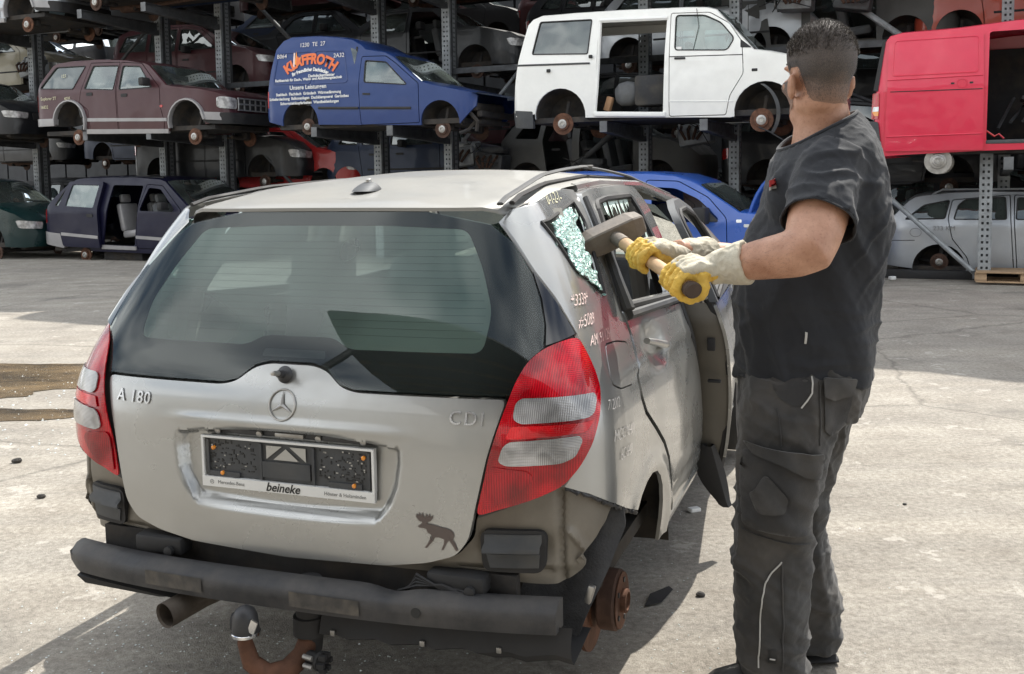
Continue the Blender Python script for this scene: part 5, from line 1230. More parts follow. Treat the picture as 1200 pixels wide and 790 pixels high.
# pallet
M['pallet_wood'] = mat('pallet_wood', (.40, .27, .16), .8, 0, 0, .3, 9, .4, 60, .5, dirtcol=(.22, .16, .11), stretch=(.3, 3, 3))
pl = rackthing('wooden_pallet', 'pale wooden pallet on the yard under the short rack post', 'pallet', 6.58, .30, .03)
me = None
for k in range(5):
    b = MB(); b.box((.02+.6, -.02+k*.14, .135), (1.2, .115, .022), bev=.003); b.build('deck_board', 'pallet_wood', pl)
for x in (.08, .62, 1.16):
    b = MB(); b.box((x, .28, .112), (.14, .68, .022), bev=.003); b.build('stringer_board', 'pallet_wood', pl)
    for y in (-.01, .27, .55): b = MB(); b.box((x, y, .060), (.145, .10, .08), bev=.004); b.build('block', 'pallet_wood', pl)
for y in (-.01, .27, .55):
    b = MB(); b.box((.62, y, .009), (1.2, .10, .02), bev=.003); b.build('bottom_board', 'pallet_wood', pl)
# ------------------------------------------------------------------ scrap vehicles
M['p_maroon'] = paint('maroon_paint', (.062, .021, .025), .12, .3, .22, .3, .35)
M['p_cladding'] = paint('silver_cladding', (.32, .31, .31), .3, .45)
M['p_blue'] = paint('blue_van_paint', (.016, .044, .165), .05, .28, .16, .3, .35)
M['p_white'] = paint('white_van_paint', (.84, .84, .80), 0., .28, .22)
M['p_red'] = paint('red_van_paint', (.66, .018, .06), 0., .30, .2)
M['p_violet'] = paint('violet_paint', (.006, .006, .024), 0, .35, .04, .12, .3)
M['p_royal'] = paint('royal_blue_paint', (.025, .10, .42), .05, .25, .2)
M['p_silver'] = paint('estate_silver_paint', (.42, .44, .46), .5, .33, .2)
M['p_green'] = paint('dark_green_paint', (.006, .024, .024), .05, .25, .12, .25, .35)
M['p_black'] = paint('black_car_paint', (.009, .010, .012), .1, .35, .3, .2)
M['p_dark'] = paint('charcoal_paint', (.016, .017, .020), .2, .45, .4, .12)  # darkened to put some of the deep rack's shade into the paint
M['p_wine'] = paint('wine_red_paint', (.065, .012, .015), .2, .4, .35, .15)
M['p_brightred'] = paint('bright_red_paint', (.45, .02, .02), 0, .3, .3)
M['p_orange'] = paint('orange_red_paint', (.55, .085, .045), 0, .35, .3)
M['p_tan'] = paint('tan_paint', (.33, .30, .22), .3, .4, .4)
M['p_bluegrey'] = paint('blue_grey_paint', (.05, .065, .095), .3, .4, .4, .15)  # also darkened, for cars standing in the rack's shade
M['p_primer'] = paint('bare_shell_grey', (.10, .10, .095), .3, .5, .6, 0)  # bare shell toned down so the rack looks more shaded
M['p_navy'] = paint('navy_paint', (.010, .022, .055), .2, .4, .4, .15)
class Veh:
    def __init__(s, name, label, cat, u0, v0, z0, W, prof, sill, paint_, arches, rr=.35, rf=.45, er=.72, ef=.60, tum=.17, zb=None, group=None, rot=0.):
        """prof: list of (x, z, segment-kind) from rear bottom over the roof to the front bottom; sill: list of (x, z) front to rear; arches: (xc, zc, r)"""
        s.ce = 8 if cat == 'van' else 5; s.W = W; s.prof = prof; s.p = paint_; s.rr, s.rf, s.er, s.ef, s.tum = rr, rf, er, ef, tum
        s.xr = min(p[0] for p in prof); s.xf = max(p[0] for p in prof); s.zt = max(p[1] for p in prof); s.zb = zb if zb is not None else s.zt*.55
        s.arches = arches; s.sill = sill
        if rot: s.t = thing(name, label, cat, rw(u0, v0+W, z0), RZ+rot, group)
        else: s.t = rackthing(name, label, cat, u0, v0+W, z0, group)
    def hw(s, x, z):
        x = np.asarray(x, float); z = np.asarray(z, float)
        t = np.clip((z-s.zb)/(s.zt-s.zb), 0, 1); w = s.W*(1-s.tum*t**1.15-.05*np.clip((s.zb*.5-z)/(s.zb*.5+.01), 0, 1)**2)
        a = np.clip((s.xr+s.rr-x)/s.rr, 0, 1); w = w*(s.er+(1-s.er)*np.sqrt(1-a*a*.999))
        a = np.clip((x-s.xf+s.rf)/s.rf, 0, 1); return w*(s.ef+(1-s.ef)*np.sqrt(1-a*a*.999))
    def smap(s, sg=-1, off=0.):
        def f(P):
            P = np.asarray(P); d = np.array([mnoise.noise(Vector((a*2.2, b_*2.6, s.xf)))+.5*mnoise.noise(Vector((a*6, b_*6, 4))) for a, b_ in P])*.0055; return np.stack([P[:, 0], sg*(s.hw(P[:, 0], P[:, 1])+off+d), P[:, 1]], 1)
        return f
    def fmap(s, x0, off=0.):   # front face: (y, z) -> x
        def f(P):
            P = np.asarray(P); y, z = np.abs(P[:, 0]), P[:, 1]; w0 = s.hw(np.full(len(y), s.xf-s.rf-.01), z)
            q = np.clip((y/w0-s.ef)/(1-s.ef), 0, .999); x = x0-s.rf+s.rf*np.sqrt(1-q*q)+.035*(1-np.clip(y/w0/s.ef, 0, 1)**s.ce)
            return np.stack([x+off, P[:, 0], z], 1)
        return f
    def outline(s):
        o = [(p[0], p[1]) for p in s.prof]
        bot = list(s.sill)
        for (xc, zc, r) in sorted(s.arches, key=lambda a: -a[0]):
            arc = [(xc+r*math.cos(a), zc+r*math.sin(a)) for a in np.linspace(math.radians(-6), math.pi+.1, 15)]
            # cut the sill where the arch is
            nb = []; ins = False
            for i, p in enumerate(bot):
                if p[0] < xc-r*.98 and not ins: nb += arc; ins = True
                if abs(p[0]-xc) < r*.98 and p[1] < zc+.2: continue
                nb.append(p)
            if not ins: nb += arc
            bot = nb
        return o+bot
    def body(s, windows=(), doors=(), far_windows=None, far_open=(), glass='glass_dark', h=.09, open_=(), gap=.012, extras=()):
        out = s.outline(); segs = s.prof
        near_holes = [w for w, g in windows]+[o for o in open_]
        def clean(hs, ds):   # windows lying inside doors belong to the doors
            r = []
            for w in hs:
                c = np.mean(np.array(w), 0)[None]
                if not any(inside(c, d)[0] for d in ds): r.append(w)
            return r
        for sg in (-1, 1):
            ds = list(doors) if sg < 0 else []
            ho = [w for w, g in windows]+(list(open_) if sg < 0 else [])
            if sg > 0 and far_windows is not None: ho = list(far_windows)+list(far_open)
            panel('body_side', out, clean(ho, ds)+ds, s.smap(sg), s.p, s.t, h, .03, (0, -sg, 0), angle=45)
            for d in ds:
                inn = [w for w in ho if inside(np.mean(np.array(w), 0)[None], d)[0]]
                panel('door', offset_poly(d, -gap), inn, s.smap(sg, .002), s.p, s.t, h, .03, (0, -sg, 0), angle=45)
            for w, g in (windows if sg < 0 or far_windows is None else [(w, 'glass') for w in far_windows]):
                if g is None: continue
                wi = panel('window', offset_poly(w, .012), [], s.smap(sg, -.012), g, s.t, .15)
                if sg < 0:
                    b = MB(); P = [tuple(q) for q in s.smap(sg, .003)(resample(offset_poly(w, -.006), .08))]; b.tube(P+[P[0]], .010, 4, False); b.build('window_seal', 'rubber', wi)
        # cross strips
        Q = np.sin(np.linspace(-1, 1, 21)*math.pi/2); i = 0
        P = [np.array(p[:2]) for p in segs]
        def row(p, n, cr):
            w = float(s.hw(p[0], p[1])); return [(p[0]+n[0]*cr*(1-abs(q)**s.ce), q*w, p[1]+n[1]*cr*(1-abs(q)**s.ce)) for q in Q]
        N = []
        for k in range(len(P)):
            d = P[min(k+1, len(P)-1)]-P[max(k-1, 0)]; d = d/np.hypot(*d); N.append(np.array([-d[1], d[0]]))
        k = 0
        while k < len(segs)-1:
            kind = segs[k][2]; j = k
            rows = [row(P[k], N[k], .035)]
            while j < len(segs)-1 and segs[j][2] == kind:
                rows.append(row(P[j+1], N[j+1], .035)); j += 1
            nm = {'r': 'tail', 'g': 'rear_window', 't': 'roof', 'w': 'windscreen', 'h': 'bonnet', 'f': 'front'}.get(kind)
            if nm and kind in 'gw':
                fr = [[r[0], r[1], r[2]] for r in rows]; loft('screen_frame', fr, s.p, s.t); loft('screen_frame', [[r[-3], r[-2], r[-1]] for r in rows], s.p, s.t)
                loft(nm, [r[2:-2] for r in rows], 'glass' if kind == 'w' else glass, s.t)
            elif nm: loft(nm, rows, s.p, s.t)
            k = j
        # interior floor and bulkheads
        zf = min(p[1] for p in s.sill)+.06
        b = MB(); b.box(((s.xr+s.xf)/2, 0, zf), (s.xf-s.xr-.5, s.W*1.75, .08)); b.build('floor_pan', 'underbody', s.t, False)
    def hubs(s, pts, r=.14, m='rust', liner=True, both=True):
        for (x, z) in pts:
            for sg in ((-1, 1) if both else (-1,)):
                y = sg*(s.W-.10)
                b = MB(); b.lathe([(r, 0), (r, .022), (r*.62, .024), (r*.60, .05), (r*.5, .055)], (x, y-sg*.03, z), (0, sg, 0), 26); d = b.build('brake_disc', m, s.t)
                if sg < 0:
                    b = MB(); b.lathe([(r*.44, 0), (r*.42, .008), (r*.40, .010), (r*.26, .012), (r*.22, .020), (r*.17, .020), (r*.14, .010)], (x, y+sg*.022, z), (0, sg, 0), 18); b.build('hub', 'steel', d)
                b = MB(); b.tube([(x, y, z), (x, y*.3, z+.02)], .035, 8); b.tube([(x+.02, y*.92, z+.02), (x+.04, y*.8, z+.34)], .03, 8); b.tube([(x, y*.9, z-.02), (x-.32, y*.6, z+.02)], .022, 6); b.box((x+.05, y*.75, z+.05), (.12, .10, .12), bev=.02)
                b.build('suspension', 'underbody', s.t)
        if liner:
            for (xc, zc, r_) in s.arches:
                for sg in (-1, 1):
                    rows = [[(xc+(r_+.012)*math.cos(a), sg*(s.W*.955), zc+(r_+.012)*math.sin(a)), (xc+r_*math.cos(a), sg*s.W*.72, zc+r_*math.sin(a)), (xc+r_*.8*math.cos(a), sg*s.W*.52, zc+r_*.8*math.sin(a)), (xc, sg*s.W*.5, zc)] for a in np.linspace(-.15, math.pi+.15, 14)]
                    loft('wheelhouse_liner', rows, 'underbody', s.t)
    def seats(s, xs, z, w=.46, m='grey_cloth', ys=None, hr=True, name='seat'):
        for x in xs:
            for y in (ys or (-s.W*.45, s.W*.45)):
                b = MB(); b.box((x+.22, y, z+.05), (.46, w, .15), Matrix.Rotation(R_(-6), 3, 'Y'), .05); b.box((x-.04, y, z+.36), (.14, w, .56), Matrix.Rotation(R_(-12), 3, 'Y'), .05)
                if hr: b.box((x-.13, y, z+.73), (.09, .24, .17), Matrix.Rotation(R_(-8), 3, 'Y'), .035)
                b.build(name, m, s.t)
    def on(s, name, poly, m, off=.006, thick=.012, h=.08, parent=None, sg=-1, holes=[]):
        return panel(name, poly, holes, s.smap(sg, off), m, parent or s.t, h, thick, (0, -sg, 0))
    def onf(s, name, poly, m, x0, off=.006, thick=.02, parent=None): return panel(name, poly, [], s.fmap(x0, off), m, parent or s.t, .06, thick, (-1, 0, 0))
    def strip(s, name, pts, r, m, off=.004, flat=None, parent=None):
        b = MB(); b.tube([tuple(p) for p in s.smap(-1, off)(resample(pts, .15, False))], r, 6, True, flat); return b.build(name, m, parent or s.t)
    def text(s, t, x, z, size, m, off=.012, **k):
        return text_on('lettering', t, size, lambda P: s.smap(-1, off)(np.stack([x+P[:, 0], z+P[:, 1]], 1)), m, s.t, extr=0, **k)
    def mirror(s, x, z, sc=1., m='rubber'):
        for sg in (-1, 1):
            w = float(s.hw(x, z)); b = MB(); b.box((x, sg*(w+.12), z+.03), (.12*sc, .20*sc, .15*sc), bev=.03); b.tube([(x+.02, sg*(w-.01), z-.03), (x+.01, sg*(w+.05), z)], .025, 6); b.build('wing_mirror', m, s.t)

# ---- maroon off roader ------------------------------------------------
u0, z0 = -10.33, 2.30
def T(*p): return [(a-u0, b-z0) for a, b in p]
prof = [(-.02, .46, 'r'), (.0, .60, 'r'), (.03, .93, 'r'), (.12, 1.08, 'g'), (.50, 1.50, 'r'), (.60, 1.535, 't'), (1.0, 1.56, 't'), (1.7, 1.55, 't'), (2.4, 1.49, 't'), (2.86, 1.41, 't'), (2.98, 1.36, 'w'), (3.42, .98, 'h'), (3.60, .94, 'h'), (4.2, .87, 'h'), (4.52, .80, 'h'), (4.64, .74, 'f'), (4.68, .60, 'f'), (4.69, .34, 'f')]
v = Veh('off_roader', 'maroon off roader with silver cladding, wheelless on the rack at left', 'car', u0, 0, z0, .88, prof, [(4.6, .27), (3.98, .26), (3.44, .13), (1.45, .18), (.9, .25), (.1, .36)], 'p_maroon', [(1.0, .38, .40), (3.90, .28, .40)], rr=.30, rf=.50, tum=.13, zb=.95)
w1 = rounded([(.20, 1.06), (.59, 1.47), (1.38, 1.455), (1.10, 1.01)], .05); w2 = rounded([(1.38, 1.0), (1.57, 1.44), (2.23, 1.41), (2.14, .945)], .04); w3 = rounded([(2.27, .94), (2.33, 1.40), (2.76, 1.365), (3.10, .95)], .05)
d1 = rounded([(1.50, .20), (1.46, .60), (1.24, .75), (1.30, .98), (1.50, 1.50), (2.26, 1.475), (2.19, .92), (2.22, .17)], .03); d2 = rounded([(2.235, .17), (2.205, .92), (2.28, 1.47), (2.80, 1.42), (3.27, .95), (3.28, .60), (3.36, .30), (3.33, .145)], .03)
v.body([(w1, 'glass_dark'), (w2, 'glass_green'), (w3, 'glass_green')], [d1, d2])
v.hubs([(1.08, .10), (3.97, .03)], .15)
for pts in ([(1.0+.41*math.cos(a), .38+.42*math.sin(a)) for a in np.linspace(3.2, -.35, 14)], [(3.9+.41*math.cos(a), .28+.42*math.sin(a)) for a in np.linspace(3.35, .1, 14)]):
    v.strip('wheel_arch_cladding', pts, .05, 'p_cladding', .01, (.5, 1.1))
v.on('sill_cladding', [(1.42, .24), (3.45, .18), (3.44, .10), (1.42, .15)], 'p_cladding', .02, .05); v.on('side_moulding', [(1.44, .45), (3.42, .38), (3.42, .32), (1.44, .385)], 'p_cladding', .012, .02)
v.on('bumper', rounded([(-.06, .48), (.62, .47), (.60, .33), (.0, .33)], .04), 'p_cladding', .03, .09); v.on('front_bumper_cladding', [(4.22, .46), (4.64, .44), (4.66, .30), (4.27, .32)], 'p_cladding', .03, .09)
v.on('tail_lamp', rounded([(.0, .62), (.03, .94), (.10, .93), (.09, .62)], .02), 'red_lens_plain', .006, .02)
v.onf('headlamp', rounded([(-.80, .73), (-.50, .70), (-.50, .50), (-.80, .52)], .05), 'lens_grey', 4.68, .035); v.onf('headlamp', rounded([(.80, .73), (.50, .70), (.50, .50), (.80, .52)], .05), 'lens_grey', 4.68, .035)
v.onf('grille_panel', rounded([(-.47, .70), (.47, .70), (.47, .49), (-.47, .49)], .04), 'rubber', 4.68, .008)
b = MB(); b.box((4.745, 0, .60), (.025, .92, .03)); b.box((4.745, 0, .70), (.03, .98, .025)); b.box((4.745, 0, .49), (.03, .98, .022))
for y in np.linspace(-.47, .47, 7): b.box((4.742, y, .60), (.022, .025, .22))
b.build('chrome_grille', 'badge_letters', v.t)
v.onf('front_bumper', rounded([(-.88, .44), (.88, .44), (.86, .24), (-.86, .24)], .05), 'rubber', 4.70, .03, .08)
v.mirror(3.02, 1.02); v.seats([2.0], .40); v.seats([1.0], .40)
v.on('side_indicator', [(3.30+.035*math.cos(a), .60+.025*math.sin(a)) for a in np.linspace(0, 6.28, 10)][:-1], 'red_lens_plain', .008, .01)
for x, z in ((1.52, .90), (2.40, .84)): v.on('door_handle', rounded([(x-.07, z-.03), (x+.08, z-.03), (x+.08, z+.03), (x-.07, z+.03)], .015), 'rubber', .012, .02)
v.strip('roof_rack', [(.75, 1.54), (2.2, 1.51)], .015, 'rubber', -.10)
for t_, x, z in (('Explorer 2T', .45, .86), ('4035', .95, .84), ('16832', .33, .70), ('123', .82, 1.28)): v.text(t_, x, z, .085, 'chalk_yellow')

# ---- blue panel van -----------------------------------------------------
u0, z0 = -4.66, 2.30
prof = [(-.03, .24, 'r'), (.0, .30, 'r'), (.04, .70, 'r'), (.10, 1.10, 'r'), (.20, 1.46, 'r'), (.34, 1.60, 'r'), (.50, 1.65, 't'), (1.0, 1.635, 't'), (1.45, 1.58, 't'), (1.75, 1.52, 't'), (1.93, 1.42, 't'), (2.02, 1.345, 't'), (2.40, 1.27, 't'), (2.56, 1.19, 'w'), (3.08, .76, 'h'), (3.3, .70, 'h'), (3.9, .565, 'h'), (4.02, .54, 'n'), (4.05, .50, 'n'), (4.04, .34, 'n')]
v = Veh('panel_van', 'blue panel van with a roofing firm advert and missing front bumper', 'van', u0, 0, z0, .82, prof, [(4.02, .32), (3.75, .22), (3.08, .06), (1.1, .14), (.6, .16), (.38, .22)], 'p_blue', [(.71, .18, .37), (3.42, .10, .35)], rr=.22, rf=.35, ef=.86, tum=.15, zb=.80, er=.86)
wc = rounded([(2.01, .80), (2.02, 1.17), (2.43, 1.12), (2.83, .74), (2.80, .72)], .04)
dd = rounded([(1.93, .10), (1.90, .72), (1.95, 1.24), (2.42, 1.22), (2.60, 1.10), (3.05, .74), (3.05, .10)], .04)
v.body([(wc, 'glass_green')], [dd])
v.hubs([(.80, .12), (3.42, -.01)], .14, 'rust_dark')
for pz in (rounded([(.25, 1.38), (.95, 1.38), (.95, .83), (.17, .86)], .07), rounded([(1.0, 1.38), (1.60, 1.35), (1.70, .82), (1.0, .83)], .07)):
    b = MB(); P = [tuple(q) for q in v.smap(-1, .001)(resample(pz, .07))]; b.tube(P+[P[0]], .010, 5, False); b.build('pressed_panel_edge', 'p_blue', v.t)
v.strip('rubbing_strip', [(1.1, .42), (1.9, .385)], .024, 'rubber', .006, (.6, 1)); v.strip('rubbing_strip', [(1.94, .385), (2.9, .345)], .024, 'rubber', .006, (.6, 1))
v.on('fuel_cap', [(.90+.065*math.cos(a), .53+.065*math.sin(a)) for a in np.linspace(0, 6.28, 16)][:-1], 'rubber', .006, .012)
v.on('door_handle', [(1.99, .63), (2.13, .62), (2.13, .59), (1.99, .60)], 'rubber', .012, .02); v.on('door_seam_frame', rounded([(1.72, 1.40), (1.86, 1.34), (1.82, 1.1)], .03), 'glass_dark', .003, .006)
v.on('tail_lamp', [(.0, .46), (.03, .74), (.06, .74), (.05, .46)], 'red_lens_plain', .004, .02)
rows = [[(x, y*(.80-.10*t), .545-.105*t+.03*(1-(y)**4)) for y in np.linspace(-1, 1, 13)] for t, x in zip(np.linspace(0, 1, 8), np.linspace(3.98, 4.56, 8))]
lp = loft('bonnet_tip', rows+[[(a+.01, b_, c-.05) for a, b_, c in rows[-1]]], 'p_navy', v.t)  # navy instead of van blue, painting in the bonnet's dark reflections
b = MB(); b.box((3.95, -.35, .33), (.18, .7, .12), bev=.02); b.box((4.05, 0, .22), (.10, 1.3, .10), bev=.02); b.box((3.8, .1, .28), (.5, .5, .26), bev=.06); b.box((4.0, .0, .10), (.06, 1.1, .07), bev=.01); b.build('bare_engine_bay', 'underbody', v.t)
b = MB(); b.tube([(3.95, -.6, .10), (3.85, -.62, -.02), (3.7, -.66, -.08)], .03, 6); b.tube([(3.9, -.7, .25), (4.02, -.66, .1), (3.98, -.62, -.05)], .035, 6); b.build('hanging_strut', 'underbody', v.t)
v.seats([1.98], .34)
b = MB(); b.box((1.85, 0, .75), (.03, 1.5, 1.3)); b.build('bulkhead', 'dark_interior', v.t, False)
M['orange_print'] = mat('orange_print', (.75, .16, .04), .5, var=.03)
def arch_text(txt, xc, zc, size, R0, m, span, bold=.004, sx=1.):
    def f(P):
        a = P[:, 0]*sx/R0; r = R0+P[:, 1]; return v.smap(-1, .014)(np.stack([xc+r*np.sin(a), zc-R0+r*np.cos(a)], 1))
    text_on('lettering', txt, size, f, m, v.t, extr=0, bold=bold)
arch_text('KLAFFROTH', .94, 1.25, .235, .85, 'orange_print', 1, .012, .86); arch_text('Ihr freundlicher Dachdecker', .94, 1.075, .083, .95, 'white_plastic', 1, .004, .80)
v.on('flame_emblem', [(.60, 1.19), (.63, 1.40), (.66, 1.26), (.72, 1.31), (.73, 1.20), (.67, 1.14)], 'amber_lens', .013, .002); v.on('flame_emblem', [(.57, 1.07), (.575, 1.38), (.605, 1.38), (.61, 1.08)], 'chalk_pink', .013, .002)
for t_, x, z, sz in (('Dachdeckermeister', 1.17, .965, .068), ('Fachbetrieb für Dach-, Wand- und Abdichtungstechnik', .90, .915, .062), ('Unsere Leistungen', .90, .78, .10), ('Steildach  Flachdach  Gründach  Wärmedämmung', .90, .675, .066), ('Schieferdeckung  Balkonanlagen  Dachklempnerei  Gerüstbau', .90, .60, .066), ('Schornsteinkopfarbeiten  Wandbekleidungen', .92, .52, .066)):
    v.text(t_, x, z, sz, 'white_plastic', bold=.002)
for t_, x, z in (('1230  TE  27', .95, 1.50), ('B064', .33, 1.33), ('2A32', 1.50, 1.28)): v.text(t_, x, z, .10, 'chalk_white')
M['white_plastic'].node_tree.nodes['Principled BSDF'].inputs['Roughness'].default_value = .5

# ---- white van -------------------------------------------------------------
u0, z0 = .05, 2.20
prof = [(-.02, .24, 'r'), (.0, .30, 'r'), (.03, .70, 'r'), (.10, 1.08, 'g'), (.24, 1.62, 'r'), (.32, 1.70, 'r'), (.46, 1.745, 't'), (1.0, 1.745, 't'), (1.7, 1.73, 't'), (2.7, 1.69, 't'), (3.0, 1.665, 't'), (3.14, 1.62, 'w'), (3.68, 1.02, 'h'), (3.9, .98, 'h'), (4.3, .88, 'h'), (4.6, .74, 'h'), (4.74, .58, 'f'), (4.80, .40, 'f'), (4.80, .14, 'f')]
v = Veh('white_van', 'white passenger van with its sliding door missing, in the middle of the rack', 'van', u0, 0, z0, .95, prof, [(4.7, .10), (4.25, .13), (3.35, .10), (1.17, .15), (.9, .18), (.37, .26), (.1, .22)], 'p_white', [(.78, .22, .41), (3.84, .15, .43)], rr=.2, rf=.55, tum=.13, zb=.98, er=.88)
wa = rounded([(.32, 1.16), (.43, 1.66), (1.28, 1.635), (1.235, 1.11)], .04); op = rounded([(1.35, .245), (1.385, 1.60), (2.43, 1.56), (2.385, .20)], .04); wf = rounded([(2.555, 1.08), (2.555, 1.595), (2.98, 1.565), (3.22, 1.44), (3.42, 1.20), (3.32, 1.03)], .06)
fdoor = rounded([(2.47, .14), (2.48, 1.63), (3.05, 1.60), (3.34, 1.42), (3.53, 1.14), (3.55, .70), (3.36, .40), (3.30, .13)], .04)
v.body([(wa, 'glass_dark'), (wf, 'glass_green')], [fdoor], far_windows=[wf], far_open=[rounded([(.62, .30), (.60, 1.62), (2.40, 1.60), (2.40, .22), (1.3, .26)], .04)], open_=[op])
v.hubs([(.79, .10), (3.78, .05)], .165)
v.strip('sliding_door_rail', [(.06, 1.01), (1.27, .975)], .016, 'dull_plastic', .002); v.strip('body_crease', [(2.48, .995), (3.53, .96)], .008, 'rubber', -.002); v.strip('body_crease', [(2.46, .36), (3.40, .32)], .007, 'p_white', .003)
v.on('rear_bumper', rounded([(-.03, .33), (.33, .30), (.33, .04), (.02, .06)], .02), 'dull_plastic', .01, .08)
b = MB(); P = v.smap(-1, -.02)([(1.34, .24), (2.42, .19)]); b.box(((P[0][0]+P[1][0])/2, -.90, .20), (1.08, .16, .07), Matrix.Rotation(.045, 3, 'Y'), .01); b.build('step', 'p_white', v.t)
b = MB(); P = v.smap(-1, -.01)([(1.33, .22), (1.37, .6), (1.40, 1.60)]); b.tube([tuple(p) for p in P], .03, 6); P = v.smap(-1, -.01)([(1.40, 1.60), (2.44, 1.56)]); b.tube([tuple(p) for p in P], .035, 6); b.build('door_frame', 'p_white', v.t)
for x, z in ((1.29, 1.07), (.61, .90)): b = MB(); b.box((x, -.97, z), (.06, .03, .05), bev=.01); b.build('latch', 'rubber', v.t)
v.on('door_handle', rounded([(2.56, .98), (2.72, .975), (2.72, .945), (2.56, .95)], .01), 'rubber', .015, .025); v.on('warning_sticker', rounded([(2.58, 1.13), (2.66, 1.13), (2.66, 1.07), (2.58, 1.07)], .008), 'white_plastic', .002, .002)
v.on('quarter_trim', rounded([(3.50, 1.06), (3.50, 1.18), (3.66, 1.05)], .02), 'rubber', .004, .01); v.on('cable_hole', rounded([(3.66, .76), (3.74, .76), (3.74, .72), (3.66, .72)], .01), 'rubber', .004, .004)
b = MB(); b.box((2.15, -.60, .55), (.50, .40, .45), bev=.05); b.build('seat_bench', 'dark_interior', v.t); b = MB(); b.lathe([(.10, -.15), (.17, -.08), (.19, .05), (.15, .18), (.05, .22)], (1.72, -.62, .52), (1, .2, .1), 20); b.build('seat_cushion', 'grey_cloth', v.t)
M['cardboard'] = mat('scrap_cardboard', (.38, .22, .12), .8); b = MB(); b.box((1.48, -.70, .38), (.10, .12, .22), Matrix.Rotation(.3, 3, 'Y'), .02); b.build('torn_lining', 'cardboard', v.t)
v.seats([2.55], .55)
b = MB(); pts = [(3.60+.40*math.cos(a), -.93-.05*math.sin(a*1.3), .15+.44*math.sin(a)) for a in np.linspace(1.1, -.7, 14)]; rows = [[(p[0], p[1], p[2]), (p[0]+.05, p[1]+.02, p[2]), (p[0]+.02, p[1]+.10, p[2])] for p in pts]; loft('hanging_arch_liner', rows, 'dull_plastic', v.t, True)
b = MB(); b.tube([(3.75, -.9, -.05), (3.9, -.9, -.12), (4.1, -.88, -.25)], .010, 5); b.tube([(2.86, -.86, 1.66), (2.9, -.90, 1.4), (2.83, -.93, 1.08)], .004, 4); b.build('loose_cable', 'rubber', v.t)

# ---- red van ------------------------------------------------------------------
u0, z0 = 5.33, 1.60
prof = [(-.03, .14, 'r'), (.0, .36, 'r'), (.02, .90, 'r'), (.06, 1.20, 'r'), (.12, 1.60, 'r'), (.18, 1.68, 'r'), (.32, 1.715, 't'), (1.0, 1.73, 't'), (1.7, 1.78, 't'), (2.7, 1.80, 't'), (3.0, 1.77, 't'), (3.14, 1.70, 'w'), (3.68, 1.10, 'h'), (4.3, .95, 'h'), (4.6, .80, 'h'), (4.74, .62, 'f'), (4.80, .44, 'f'), (4.80, .18, 'f')]
v = Veh('red_van', 'bright red delivery van with an open side at the right edge', 'van', u0, 0, z0, .95, prof, [(4.7, .15), (4.25, .18), (3.35, .17), (1.3, .15), (.4, .12), (.02, .10)], 'p_red', [(3.84, .20, .43)], rr=.2, rf=.55, tum=.12, zb=.98, er=.90)
op = rounded([(1.355, .27), (1.37, 1.66), (2.43, 1.66), (2.40, .27)], .04)
v.body([(rounded([(2.55, 1.1), (2.55, 1.62), (3.0, 1.6), (3.4, 1.2), (3.32, 1.07)], .05), 'glass_green')], [], open_=[op], far_windows=[])
v.hubs([(.79, .03)], .17, 'steel')
sd = v.on('sliding_door', rounded([(.13, .17), (.16, .93), (.17, 1.655), (1.30, 1.66), (1.315, .93), (1.325, .16)], .03), 'p_red', .035, .03, .08)
P0 = v.smap(-1, .036); b = MB()
for pts in ([(.20, .945), (1.30, .935)], ): b.tube([tuple(p) for p in P0(resample(pts, .1, False))], .006, 5)
b.build('door_groove', 'rubber', sd)
for zz, m_ in ((1.10, 'p_red'), (.36, 'p_red')): v.strip('door_crease', [(.16, zz), (1.30, zz+.01)], .010, m_, .036, parent=sd)
b = MB(); b.lathe([(.065, 0), (.065, .006), (.052, .007), (.050, .002)], tuple(P0(np.array([[1.06, 1.02]]))[0]), (0, -1, 0), 24); b.build('handle_recess', 'p_red', sd)
b = MB()
for x in (.95, 1.17): q = P0(np.array([[x, 1.02]]))[0]; b.box((q[0], q[1]-.002, q[2]), (.04, .006, .022))
b.build('handle_hole', 'rubber', sd)
pz = rounded([(.22, 1.15), (.24, 1.61), (1.25, 1.61), (1.25, 1.15)], .05); b = MB(); P = [tuple(q) for q in P0(resample(pz, .07))]; b.tube(P+[P[0]], .007, 5, False); b.build('pressed_edge', 'p_red', sd)
v.on('tail_lamp', rounded([(-.045, .60), (-.03, .94), (.06, .94), (.05, .60)], .015), 'red_lens_plain', .012, .05); v.on('lamp_window', [(-.035, .70), (-.030, .76), (.055, .76), (.052, .70)], 'clear_lens', .014, .05); v.on('lamp_window', [(-.037, .64), (-.035, .70), (.052, .70), (.050, .64)], 'amber_lens', .015, .05)
v.on('rear_pillar_trim', rounded([(-.02, .98), (.09, 1.62), (.13, 1.64), (.04, .96)], .01), 'rubber', .01, .05); v.on('rear_bumper', rounded([(-.07, .58), (.05, .56), (.08, .30), (.10, .13), (-.06, .14)], .03), 'dull_plastic', .02, .10)
b = MB(); b.box((1.9, -.80, .26), (1.1, .30, .05), bev=.01); b.build('loading_sill', 'dull_plastic', v.t); b = MB(); b.tube([(1.36, -.94, .40), (1.45, -.95, .33), (1.50, -.93, .36), (1.56, -.94, .30)], .012, 6); b.build('red_cable', 'red_lens_plain', v.t)
b = MB(); b.box((2.0, .1, .75), (.5, .5, .06), Matrix.Rotation(.5, 3, 'Y'), .02)
for k in range(7): b.tube([(1.5+.15*k, -.2, .45+.1*math.sin(k)), (1.7+.12*k, .3, .8+.08*math.cos(k*2))], .022, 6)
b.build('scrap_parts', 'galv_dark', v.t)

